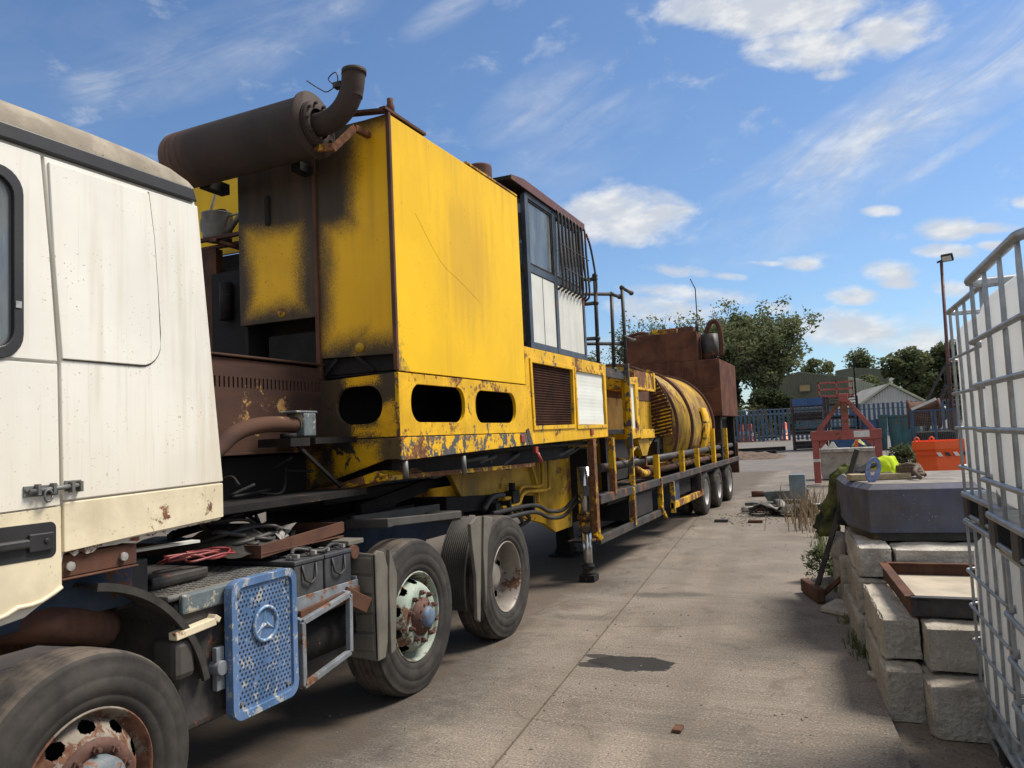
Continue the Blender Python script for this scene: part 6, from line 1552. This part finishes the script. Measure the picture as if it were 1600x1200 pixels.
# ------------------------------------------------------------------ background: fence, racks, sheds
GF = gz(60)
M['pale_blue'] = mat('blue_palisade_paint', (0.045, 0.095, 0.17), 0.6, var=0.4, vscale=2, streak=0.4, rust=0.15)
M['pale_grey'] = mat('weathered_fence_rail', (0.24, 0.25, 0.26), 0.6, var=0.3, vscale=3)
M['teal'] = mat('teal_bin_paint', (0.03, 0.11, 0.12), 0.6, var=0.4, vscale=1.5, streak=0.4, streak_col=(0.12, 0.14, 0.15), rust=0.2)
M['blue_bin'] = mat('blue_bin_paint', (0.03, 0.085, 0.22), 0.6, var=0.4, vscale=1.5, streak=0.5, streak_col=(0.15, 0.17, 0.2), rust=0.2, speck=0.5)
M['brown_bin'] = mat('dull_stillage_steel', (0.055, 0.045, 0.045), 0.8, var=0.5, vscale=2, rust=0.3)
fence = root('palisade_fence', (-4, 60, GF), 'blue steel palisade fence with pointed pales along the back of the yard', 'fence')
pm = MB()
pm.plate([(-0.085, 0.05), (0.085, 0.05), (0.085, 2.28), (0.0, 2.42), (-0.085, 2.28)], [], fY(0), -0.012, 0.012)
first = None
for k in range(78):
    x = -16.0 + k * 0.30
    if first is None:
        first = pm.build('pale', M['pale_blue'], fence, local=True); o = first
    else:
        o = first.copy(); C.objects.link(o); o.parent = fence
    o.location = (x + 4 + rr.uniform(-0.02, 0.02), 0, rr.uniform(-0.03, 0.03))
for z in (0.35, 1.95):
    MB().box(-12.5, 11.5, 0.02, 0.07, z, z + 0.09).build('fence_rail', M['pale_grey'], fence, local=True)
for k in range(8):
    MB().box(-11.8 + k * 3.1, -11.7 + k * 3.1, 0.07, 0.18, -0.1, 2.45).build('fence_post', M['pale_blue'], fence, local=True)
MB().box(-12.5, 11.5, 0.03, 0.06, 2.30, 2.36).build('top_wire', M['pale_grey'], fence, local=True)


def rack(x0, x1, y, levels, label, fills):
    """stacked steel stillages: corner posts, decks and side rails, each level its own thing"""
    z = gz(y)
    for k, (h, m_, solid_) in enumerate(levels):
        s_ = root('stillage', ((x0 + x1) / 2, y, z), label[k], 'stillage', 'stacked steel stillages')
        for x in (x0 + 0.05, x1 - 0.05):
            for yy in (y - 0.5, y + 0.5):
                MB().box(x - 0.05, x + 0.05, yy - 0.05, yy + 0.05, z, z + h - 0.02).build('corner_post', M['brown_bin'], s_)
        MB().box(x0, x1, y - 0.5, y + 0.5, z + 0.06, z + 0.12).build('deck', M['brown_bin'], s_)
        if solid_:
            MB().box(x0 + 0.1, x1 - 0.1, y - 0.53, y - 0.50, z + 0.12, z + h - 0.05).build('front_sheet', M[m_], s_)
            MB().box(x0 + 0.1, x1 - 0.1, y + 0.50, y + 0.53, z + 0.12, z + h - 0.05).build('back_sheet', M[m_], s_)
            MB().box(x0 + 0.02, x0 + 0.04, y - 0.45, y + 0.45, z + 0.12, z + h - 0.05).build('side_sheet', M[m_], s_)
        else:
            for q_ in (0.3, 0.55, 0.8):
                MB().box(x0 + 0.1, x1 - 0.1, y - 0.53, y - 0.49, z + h * q_, z + h * q_ + 0.05).build('side_rail', M[m_], s_)
            MB().box(x0 + 0.15, x1 - 0.2, y - 0.35, y + 0.4, z + 0.12, z + h * fills[k]).build('load', M['brown_bin'], s_, 0.03)
        z += h


Y4 = 46.0
g0 = gz(Y4)
rack(-3.32, -1.55, Y4, [(0.78, 'brown_bin', False), (0.74, 'teal', False), (0.76, 'brown_bin', False), (0.58, 'blue_bin', True)],
     ['open brown stillage at the foot of the left rack', 'open stillage with teal rails, second up in the left rack', 'open brown stillage under the blue box in the left rack', 'blue sheet-sided box on top of the left rack'], (0.6, 0.5, 0.7, 0))
rack(-1.48, 0.10, Y4 + 0.1, [(0.80, 'blue_bin', True), (0.72, 'teal', False), (0.72, 'blue_bin', False), (0.58, 'brown_bin', False)],
     ['dark blue sheeted bin at the foot of the middle rack', 'open stillage with teal rails in the middle rack', 'open stillage with blue rails in the middle rack', 'open brown stillage under the red cage'], (0, 0.5, 0.4, 0.3))
rack(0.16, 1.0, Y4, [(0.80, 'teal', True), (0.72, 'blue_bin', True)], ['teal sheeted bin at the foot of the right rack', 'blue sheeted bin on the teal bin of the right rack'], (0, 0))
rcg = root('red_cage', (-0.96, Y4, 3.1), 'faded red open steel cage on top of the middle rack', 'cage')
for z in (3.14, 3.5, 3.86):
    MB().box(-1.84, -0.09, Y4 - 0.5, Y4 - 0.44, z, z + 0.07).box(-1.84, -0.09, Y4 + 0.44, Y4 + 0.5, z, z + 0.07).build('cage_rail', M['red'], rcg)
for x in (-1.84, -0.95, -0.15):
    MB().box(x, x + 0.06, Y4 - 0.5, Y4 - 0.44, 3.05, 3.93).box(x, x + 0.06, Y4 + 0.44, Y4 + 0.5, 3.05, 3.93).build('cage_post', M['red'], rcg)
MB().box(-1.84, -0.09, Y4 - 0.45, Y4 + 0.45, 3.06, 3.10).build('cage_floor', M['red'], rcg)
sp_ = root('signal_post', (0.0, 45.2, gz(45)), 'thin dark post with a bent top beside the red cage', 'post')
MB().tube([(0.0, 45.2, gz(45)), (0.02, 45.2, 5.05), (0.12, 45.2, 5.12)], 0.04, 8).build('pole', M['grime'], sp_)
for k, (x0, x1, y, h, m_, lb_) in enumerate(((0.95, 1.35, 43.5, 1.75, 'teal', 'narrow teal bin right of the red lifting gantry'), (1.40, 2.75, 43.8, 1.70, 'teal', 'wide teal steel bin in front of the white-gabled shed'), (-1.0, 0.9, 42.5, 1.0, 'blue_bin', 'low blue bin seen between the legs of the red gantry'))):
    b_ = root('steel_bin', ((x0 + x1) / 2, y, gz(y)), lb_, 'bin')
    z = gz(y)
    MB().plate([(x0 + 0.08, z), (x1 - 0.08, z), (x1, z + h), (x0, z + h)], [], fY(y), -0.5, 0.5).build('bin_body', M[m_], b_)
    MB().box(x0 - 0.04, x1 + 0.04, y - 0.55, y - 0.5, z + h - 0.1, z + h).build('bin_rim', M[m_], b_)
    for q_ in range(1 + int((x1 - x0) / 0.45)):
        MB().box(x0 + 0.15 + q_ * 0.45, x0 + 0.2 + q_ * 0.45, y - 0.545, y - 0.5, z, z + h - 0.1).build('bin_rib', M[m_], b_)


def corr(a, b, z0, z1, n, depth, name, m_, parent, slope=None):
    """corrugated wall from a to b; z1 may be a function of the fraction along it"""
    a, b = Vector((*a, 0)), Vector((*b, 0))
    d_ = (b - a).normalized(); nr = Vector((d_.y, -d_.x, 0))
    vv = []
    for k in range(n * 4 + 1):
        t = k / (n * 4)
        e = depth if k % 4 in (1, 2) else 0.0
        p = a.lerp(b, t) + nr * e
        zt = z1(t) if callable(z1) else z1
        vv += [(p.x, p.y, z0), (p.x, p.y, zt)]
    return MB().add(vv, [(2 * k, 2 * k + 2, 2 * k + 3, 2 * k + 1) for k in range(n * 4)]).build(name, M[m_], parent, fix=False)


M['shed_green'] = mat('olive_clad_wall', (0.16, 0.17, 0.12), 0.6, var=0.15, vscale=0.5, streak=0.2)
M['shed_pale'] = mat('pale_green_clad_wall', (0.34, 0.37, 0.28), 0.6, var=0.12, vscale=0.5)
M['shed_white'] = mat('off_white_clad_gable', (0.50, 0.49, 0.46), 0.6, var=0.12, vscale=1, streak=0.25, streak_col=(0.25, 0.22, 0.18))
M['roof_grey'] = mat('grey_sheet_roof', (0.26, 0.25, 0.23), 0.8, var=0.3, vscale=1.2, streak=0.2)
M['barge'] = mat('lichen_barge_board', (0.42, 0.43, 0.30), 0.7, var=0.2, vscale=3)
M['brick_wall'] = mat('dull_red_brickwork', (0.20, 0.085, 0.06), 0.85, var=0.3, vscale=6)
gs = root('gabled_shed', (2.5, 70, GF), 'low shed with white corrugated gable and grey roof beyond the fence', 'shed')
corr((0.15, 68.6), (4.9, 67.6), GF, lambda t: 2.95 + 1.62 * (1 - abs(t - 0.5) * 2) - 0.1, 24, 0.05, 'gable_wall', 'shed_white', gs)
def slab3(name, P, m_, parent, th=0.12):
    MB().add(P, [(0, 1, 2, 3)]).build(name, M[m_], parent, fix=False, solid=th)
slab3('roof_slope', [(-0.05, 68.5, 2.90), (2.52, 67.95, 4.58), (0.6, 80.0, 4.58), (-2.4, 80.5, 2.90)], 'roof_grey', gs)
slab3('roof_slope', [(2.52, 67.95, 4.58), (5.1, 67.4, 2.90), (3.2, 79.5, 2.90), (0.6, 80.0, 4.58)], 'roof_grey', gs)
corr((-2.3, 80.4), (0.15, 68.6), GF, 2.9, 20, 0.05, 'side_wall', 'shed_white', gs)
for a, b in (((-0.05, 68.42, 2.90), (2.52, 67.87, 4.60)), ((2.52, 67.87, 4.60), (5.1, 67.32, 2.90))):
    MB().bar(a, b, 0.10, 0.15).build('barge_board', M['barge'], gs)
gi = root('green_warehouse', (-3, 95, GF), 'long olive green warehouse with sloping roofline behind the racks', 'warehouse')
corr((-9.2, 92.0), (-0.6, 90.0), 1.2, lambda t: 6.3 + 1.15 * math.sin(min(1, t / 0.42) * math.pi / 2) - max(0, t - 0.42) * 1.6, 50, 0.06, 'front_wall', 'shed_green', gi)
corr((-0.6, 90.0), (3.6, 94.5), 1.2, lambda t: 6.5 - t * 1.3, 24, 0.06, 'pale_wall', 'shed_pale', gi)
MB().add([(-9.2, 92.0, 6.3), (-5.6, 91.2, 7.5), (-0.6, 90.0, 6.5), (2.0, 104, 6.5), (-3, 106, 7.5), (-7, 106, 6.3)], [(0, 1, 4, 5), (1, 2, 3, 4)]).build('roof', M['roof_grey'], gi, fix=False, solid=0.1)
wn2 = MB().box(-5.5, -4.5, 90.65, 90.9, 5.35, 5.95).build('window', mat('yellowed_window_board', (0.42, 0.30, 0.15), 0.7, var=0.2), gi)
MB().box(-5.6, -4.4, 90.7, 90.92, 5.25, 6.05).build('window_surround', M['shed_green'], wn2)
MB().box(-2.3, -1.2, 90.2, 90.4, 6.0, 6.2).build('wall_vent', M['black'], gi)
MB().box(-9.0, -6.5, 91.0, 91.2, 0.5, 3.5).build('brick_plinth', M['brick_wall'], gi)
g3 = root('grey_warehouse', (2, 112, GF), 'second olive warehouse with a low ridge behind the first, right of the thin post', 'warehouse')
corr((-2.2, 110.0), (4.0, 109.0), 1.0, lambda t: 8.2 + 0.55 * (1 - abs(t - 0.3) / 0.7), 40, 0.06, 'front_wall', 'shed_green', g3)
corr((4.0, 109.0), (5.5, 116.0), 1.0, 7.9, 20, 0.06, 'end_wall', 'shed_pale', g3)
# lamp post
lp = root('lamp_post', (2.98, 30, gz(30)), 'tall red-brown lamp post with a floodlight behind the caged tanks', 'lamp post')
MB().tube([(2.88, 30, gz(30)), (2.98, 30, 7.0)], [0.065, 0.05], 12).build('pole', M['maroon'], lp)
MB().bar((2.85, 30, 6.98), (3.15, 30, 7.08), 0.06, 0.06).build('arm', M['grime'], lp)
fd_ = MB().box(-0.18, 0.18, -0.06, 0.06, -0.13, 0.13).build('floodlight', M['grime'], lp, 0.02, local=True)
fd_.location = (0.18, -0.05, 7.10 - gz(30)); fd_.rotation_euler = (R(35), 0, R(-20))
f2 = MB().box(-0.14, 0.14, -0.075, -0.061, -0.09, 0.09).build('lens', M['pale'], fd_, local=True)
# wire cages, drum and steps on the right
wcg = root('wire_cage', (2.1, 27, -0.05), 'tall grey wire mesh cage behind the orange skip', 'cage')
for x in (1.55, 2.15, 2.8):
    for y in (26.8, 27.9):
        MB().box(x - 0.03, x + 0.03, y - 0.03, y + 0.03, -0.05, 1.95).build('cage_post', M['pale_blue'], wcg)
for z in (0.1, 1.0, 1.92):
    MB().box(1.55, 2.8, 26.78, 26.82, z, z + 0.04).box(1.55, 2.8, 27.88, 27.92, z, z + 0.04).build('cage_rail', M['pale_blue'], wcg)
ms = MB()
for k in range(26): ms.box(1.56 + k * 0.048, 1.566 + k * 0.048, 26.795, 26.80, 0.1, 1.93)
for k in range(36): ms.box(1.55, 2.8, 26.79, 26.795, 0.12 + k * 0.05, 0.126 + k * 0.05)
tag(ms.build('mesh', M['zinc'], wcg, fix=False), kind='stuff')
MB().box(1.6, 2.7, 26.95, 27.8, 0.0, 1.3).build('cage_contents', M['grime'], wcg, 0.1)
cd = root('cable_drum', (1.95, 28.4, 1.9), 'brown rusty half-round drum lying on the wire cages', 'drum')
MB().lathe([(0.0, 0.0), (0.48, 0.0), (0.48, 0.08), (0.40, 0.09), (0.40, 0.85), (0.48, 0.86), (0.48, 0.94), (0.0, 0.94)], (1.50, 28.4, 1.85), (1, 0, 0), 28).build('drum_body', M['rust'], cd)
MB().bar((1.6, 28.0, 2.0), (2.3, 27.9, 2.30), 0.12, 0.08).build('timber', M['pale'], cd)
ss = root('access_steps', (2.6, 29, -0.05), 'dark steel access steps with handrails behind the orange skip', 'steps')
for y in (28.8, 29.5):
    MB().bar((2.0, y, 1.2), (2.75, y, 2.75), 0.05, 0.08).build('stringer', M['steel_dark'], ss)
    MB().bar((2.75, y, 0.0), (2.75, y, 3.4), 0.035, 0.035).build('handrail_post', M['steel_dark'], ss)
    MB().bar((2.05, y, 2.1), (2.75, y, 3.4), 0.04, 0.04).bar((2.75, y, 3.4), (3.4, y, 3.4), 0.04, 0.04).build('handrail', M['steel_dark'], ss)
    MB().bar((3.35, y, 0.0), (3.35, y, 3.4), 0.035, 0.035).build('handrail_post', M['steel_dark'], ss)
for k in range(6): MB().box(2.02 + k * 0.13, 2.20 + k * 0.13, 28.8, 29.5, 1.25 + k * 0.26, 1.28 + k * 0.26).build('tread', M['steel_dark'], ss)
MB().box(2.7, 3.4, 28.8, 29.5, 2.72, 2.78).build('landing', M['steel_dark'], ss)
for k, (x, y) in enumerate(((-8.1, 61.5), (-7.5, 61.6), (-5.0, 61.5))):
    br = root('traffic_barrier', (x, y, GF), ('orange plastic barrier behind the fence, nearest the rust tank', 'orange plastic barrier behind the fence, second from the rust tank', 'orange plastic barrier behind the fence, beside the racks')[k], 'barrier', 'orange barriers behind the fence')
    MB().lathe([(0.0, 0.0), (0.28, 0.0), (0.28, 0.1), (0.2, 0.12), (0.17, 1.3), (0.1, 1.36), (0.0, 1.36)], (x, y, GF), (0, 0, 1), 14).build('barrel', M['orange'], br)
    MB().lathe([(0.19, 0.55), (0.19, 0.8)], (x, y, GF), (0, 0, 1), 14).build('reflective_band', M['white'], br)
# timbers and soil heap by the fence
for k, (x0, x1, y, z, lb_) in enumerate(((-6.2, -3.6, 44.0, 0.42, 'dark timber baulk on the soil by the fence, upper one'), (-6.0, -4.0, 43.2, 0.26, 'dark timber baulk on the soil by the fence, lower one'))):
    tag(MB().bar((x0, y, z), (x1, y, z + 0.05), 0.4, 0.22).build('timber_baulk', M['grime'], None, 0.02), lb_, 'timber')
hv = []
for i in range(25):
    for j in range(13):
        u, w_ = i / 24 * 2 - 1, j / 12 * 2 - 1
        e = max(0.0, 1 - u * u) * max(0.0, 1 - w_ * w_)
        x, y = -5.4 + 2.2 * u, 40 + 1.8 * w_
        hv.append((x, y, gz(y) - 0.02 + 0.32 * e + (0.10 * mnoise.noise(Vector((x * 2.2, y * 2.2, 0))) if 0 < e else 0)))
tag(MB().add(hv, [(i * 13 + j, (i + 1) * 13 + j, (i + 1) * 13 + j + 1, i * 13 + j + 1) for i in range(24) for j in range(12)], True).build('soil_heap', mat('soil_and_rubble', (0.15, 0.10, 0.07), 0.95, var=0.6, vscale=4, speck=0.8, speck_col=(0.35, 0.28, 0.2), bump=1.0, bscale=12, bdist=0.05), None, fix=False), 'low heap of brown soil and rubble in front of the fence', 'soil heap')

# ------------------------------------------------------------------ vegetation
def leaf_mat(name, col, col2, rough=0.6):
    mt = bpy.data.materials.new(name); mt.use_nodes = True
    t = mt.node_tree; t.nodes.clear(); N = NT(t)
    pos = N.n('ShaderNodeNewGeometry').outputs['Position']
    f = N.step(N.noise(pos, 0.9, 4, 0.7), 0.35, 0.65)
    c = N.mix(f, col, col2)
    df = N.n('ShaderNodeBsdfDiffuse'); N.put(df.inputs[0], c)
    tl = N.n('ShaderNodeBsdfTranslucent'); N.put(tl.inputs[0], c)
    mx = N.n('ShaderNodeMixShader'); mx.inputs[0].default_value = 0.45
    t.links.new(df.outputs[0], mx.inputs[1]); t.links.new(tl.outputs[0], mx.inputs[2])
    o = N.n('ShaderNodeOutputMaterial'); t.links.new(mx.outputs[0], o.inputs['Surface'])
    return mt


M['leaf'] = leaf_mat('ash_tree_leaves', (0.10, 0.125, 0.06), (0.19, 0.20, 0.10))
M['leaf_dark'] = leaf_mat('dark_evergreen_leaves', (0.085, 0.11, 0.055), (0.17, 0.18, 0.09))
M['ivy'] = leaf_mat('ivy_leaves', (0.045, 0.060, 0.03), (0.085, 0.10, 0.05))
M['leaf_scrub'] = leaf_mat('scrub_leaves', (0.07, 0.085, 0.03), (0.13, 0.11, 0.05))
M['bark'] = mat('grey_bark', (0.085, 0.07, 0.055), 0.9, var=0.4, vscale=6)


def leaves(b, q, c, rad, n, size):
    for _ in range(n):
        while True:
            p = Vector((q.uniform(-1, 1), q.uniform(-1, 1), q.uniform(-1, 1)))
            if p.length < 1: break
        p = Vector(c) + Vector((p.x * rad[0], p.y * rad[1], p.z * rad[2]))
        s_ = size * q.uniform(0.5, 1.2)
        u = Vector((q.gauss(0, 1), q.gauss(0, 1), q.gauss(0, 0.6))).normalized()
        w_ = u.cross(Vector((q.gauss(0, 1), q.gauss(0, 1), q.gauss(0, 1)))).normalized()
        b.v += [tuple(p - u * s_), tuple(p + w_ * s_ * 0.55), tuple(p + u * s_), tuple(p - w_ * s_ * 0.55)]
        k = len(b.v) - 4
        b.f.append([k, k + 1, k + 2, k + 3]); b.sm.append(False)


def branchy(name, base, h, spread, label, seed, leaf='leaf', limbs=9, lean=0.0, size=0.26, per=26, ivy=True, group=None, clump=0.75, lift=0.25):
    q = random.Random(seed)
    t = root(name, base, label, 'tree', group)
    B = Vector(base)
    wood, crown = MB(), MB()
    tips = []
    def grow_(p, d_, ln, r_, lev):
        n_ = 5
        P = [p.copy()]
        dd = d_.copy()
        for k in range(n_):
            dd = (dd + Vector((q.gauss(0, 0.10), q.gauss(0, 0.10), 0.05 + q.gauss(0, 0.05)))).normalized()
            P.append(P[-1] + dd * ln / n_)
        wood.tube(P, [r_ * (1 - 0.55 * k / n_) for k in range(n_ + 1)], 5 if lev else 7, caps=False)
        if lev >= 2:
            tips.extend([P[-1], P[-2], P[-3]])
            return
        for k in range((6, 5)[lev]):
            i = q.randint(2, n_)
            a = q.uniform(0, 6.28)
            side = Vector((math.cos(a), math.sin(a) * 0.8, q.uniform(-0.05, 0.6)))
            grow_(P[i], (dd * 0.75 + side * 0.75).normalized(), ln * q.uniform(0.35, 0.6), r_ * 0.42, lev + 1)
        tips.append(P[-1])
    wood.tube([B, B + Vector((0, 0, h * lift))], [h * 0.035, h * 0.028], 9)
    for k in range(limbs):
        a = 2 * math.pi * k / limbs + q.uniform(-0.25, 0.25)
        e = spread / h * q.uniform(0.35, 1.05)
        d_ = Vector((math.cos(a) * e + lean, math.sin(a) * e * 0.8, 1.0)).normalized()
        grow_(B + Vector((0, 0, h * lift * q.uniform(0.6, 1.0))), d_, h * (1 - lift) * q.uniform(0.62, 0.86), h * 0.013, 0)
    for p in tips:
        leaves(crown, q, p, (clump, clump, clump * 0.7), int(per * q.uniform(0.4, 1.3)), size)
    wood.build('trunk', M['bark'], t, fix=False)
    crown.build('crown', M[leaf], t, fix=False)
    if ivy:
        iv = MB()
        for k in range(14):
            z = h * 0.52 * k / 13
            leaves(iv, q, B + Vector((q.gauss(0, 0.2), q.gauss(0, 0.2), z)), (h * (0.10 - 0.004 * k), h * 0.09, h * 0.05), 230, size * 0.9)
        iv.build('ivy', M['ivy'], t, fix=False)
    return t


def bushy(name, base, w_, d_, h, label, seed, leaf='leaf_dark', lumps=26, per=230, size=0.28, cat='tree', group=None, stem=True, fat=1.25):
    q = random.Random(seed)
    t = root(name, base, label, cat, group)
    B = Vector(base)
    c = MB()
    for k in range(lumps):
        a = q.uniform(0, 6.28); r_ = math.sqrt(q.random())
        zf = q.uniform(0.18, 1.0)
        env = math.sqrt(max(0.05, 1 - (max(0, zf - 0.45) / 0.58) ** 2))
        p = B + Vector((math.cos(a) * r_ * w_ * 0.5 * env, math.sin(a) * r_ * d_ * 0.5 * env, h * zf * 0.93))
        s_ = q.uniform(0.09, 0.22) * max(w_ * 0.8, h * 0.6) * fat
        leaves(c, q, p, (s_, s_, s_ * 0.75), int(per * q.uniform(0.6, 1.2)), size)
    c.build('crown', M[leaf], t, fix=False)
    if stem:
        MB().tube([B, B + Vector((0, 0, h * 0.6))], [h * 0.03, h * 0.012], 7).build('trunk', M['bark'], t, fix=False)
    return t


TG = 'trees beyond the yard fence'
branchy('ash_tree', (-7.7, 76, GF), 10.2, 5.2, 'broad fan-shaped tree with ivy-clad trunk right of the rust tank', 3, limbs=12, group=TG, per=14, clump=0.85, size=0.20, lift=0.16)
branchy('ash_tree', (-10.8, 78, GF), 10.8, 2.6, 'slimmer ivy-clad tree rising directly behind the rust tank', 5, limbs=8, group=TG, per=14, clump=0.8, size=0.20)
branchy('ash_tree', (-20.6, 82, GF), 11.6, 3.6, 'light leafy tree seen through the handrails', 8, limbs=10, group=TG, per=8, size=0.18, ivy=False, clump=0.8)
branchy('ash_tree', (-16.6, 84, GF), 11.6, 3.8, 'thin-crowned tree behind the aerial of the rust tank', 9, limbs=9, group=TG, per=5, size=0.18, ivy=False, clump=0.8)
branchy('ash_tree', (-25.5, 80, GF), 8.6, 3.2, 'lower leafy tree behind the handrail posts', 12, limbs=8, group=TG, per=8, size=0.18, ivy=False)
bushy('evergreen_tree', (4.9, 86, GF), 6.4, 4, 8.0, 'dense dark tree, left half of the wood on the right', 21, group=TG, lumps=34)
bushy('evergreen_tree', (8.4, 87, GF), 6.2, 4, 8.4, 'dense dark tree, right half of the wood behind the lamp post', 22, group=TG, lumps=34)
bushy('evergreen_tree', (11.5, 88, GF), 5, 4, 9.4, 'dense dark tree hidden mostly behind the caged tanks', 23, group=TG, lumps=26)
bushy('evergreen_tree', (1.4, 100, GF), 5.0, 3, 6.6, 'low dark tree filling the gap left of the wood on the right', 27, group=TG, lumps=22)
bushy('evergreen_tree', (0.6, 118, GF), 4.0, 4, 11.2, 'small round tree above the second warehouse ridge', 24, group=TG, lumps=22)
bushy('evergreen_tree', (-4.2, 112, GF), 6.5, 4, 10.6, 'pale ragged tree above the first warehouse roof', 25, leaf='leaf', group=TG, lumps=24, per=150)
bushy('scrub_bush', (-10.8, 66, GF), 4.2, 2.4, 3.4, 'dark scrub under the tall trees right of the rust tank', 31, cat='bush', leaf='ivy', stem=False, size=0.2)
bushy('scrub_bush', (-6.6, 66, GF), 4.8, 2.4, 3.9, 'dark scrub filling under the broad fan-shaped tree', 32, cat='bush', leaf='ivy', stem=False, size=0.2)
bushy('scrub_bush', (-8.6, 62.2, GF), 6.0, 1.0, 2.6, 'olive bramble spilling over the top of the blue fence', 33, cat='bush', leaf='leaf_scrub', stem=False, size=0.12, lumps=30, per=120)
bushy('ivy_bush', (1.05, 21.8, -0.05), 0.9, 0.8, 1.15, 'dusty ivy bush between the red gantry and orange skip', 34, cat='bush', leaf='leaf_dark', stem=False, size=0.045, lumps=30, per=110, fat=1.5)
bushy('weed_clump', (-0.50, 9.05, 0.0), 0.26, 0.3, 0.36, 'low green weed beside the foot of the work clothes', 35, cat='weed', leaf='leaf', stem=False, size=0.016, lumps=24, per=60, fat=1.9)


def blades(name, pts, hgt, n, m_, label, cat, seed, spreadr=0.3):
    q = random.Random(seed)
    b = MB()
    for _ in range(n):
        x, y, z = q.choice(pts)
        x += q.gauss(0, spreadr); y += q.gauss(0, spreadr)
        h = hgt * q.uniform(0.4, 1.1)
        a = q.uniform(0, 6.28); l_ = q.uniform(0.1, 0.55) * h
        w_ = 0.004 + 0.004 * q.random() + hgt * 0.004
        P = [(x, y, z), (x + l_ * 0.35 * math.cos(a), y + l_ * 0.35 * math.sin(a), z + h * 0.6), (x + l_ * math.cos(a), y + l_ * math.sin(a), z + h)]
        sx, sy = -math.sin(a) * w_, math.cos(a) * w_
        k = len(b.v)
        b.v += [(P[0][0] - sx, P[0][1] - sy, P[0][2]), (P[0][0] + sx, P[0][1] + sy, P[0][2]), (P[1][0] + sx, P[1][1] + sy, P[1][2]), (P[1][0] - sx, P[1][1] - sy, P[1][2]), P[2]]
        b.f += [[k, k + 1, k + 2, k + 3], [k + 3, k + 2, k + 4]]; b.sm += [False, False]
    return tag(b.build(name, M[m_], None, fix=False), label, cat, kind='stuff')


M['dry'] = leaf_mat('dry_stems', (0.22, 0.16, 0.10), (0.13, 0.10, 0.06))
blades('dry_weeds', [(-0.85, 14.2, 0.0), (-0.7, 13.2, 0), (-0.95, 15.2, 0)], 0.62, 150, 'dry', 'dry brown weed stems at the edge of the concrete', 'weeds', 3, 0.22)
blades('kerb_grass', [(yard(0.54, b)[0], yard(0.54, b)[1], -0.03) for b in (6.2, 6.4, 6.6, 7.2, 8.6, 9.4, 10.0, 10.8, 11.6, 12.4)], 0.12, 700, 'leaf', 'tufts of grass along the edge of the concrete', 'grass', 4, 0.06)
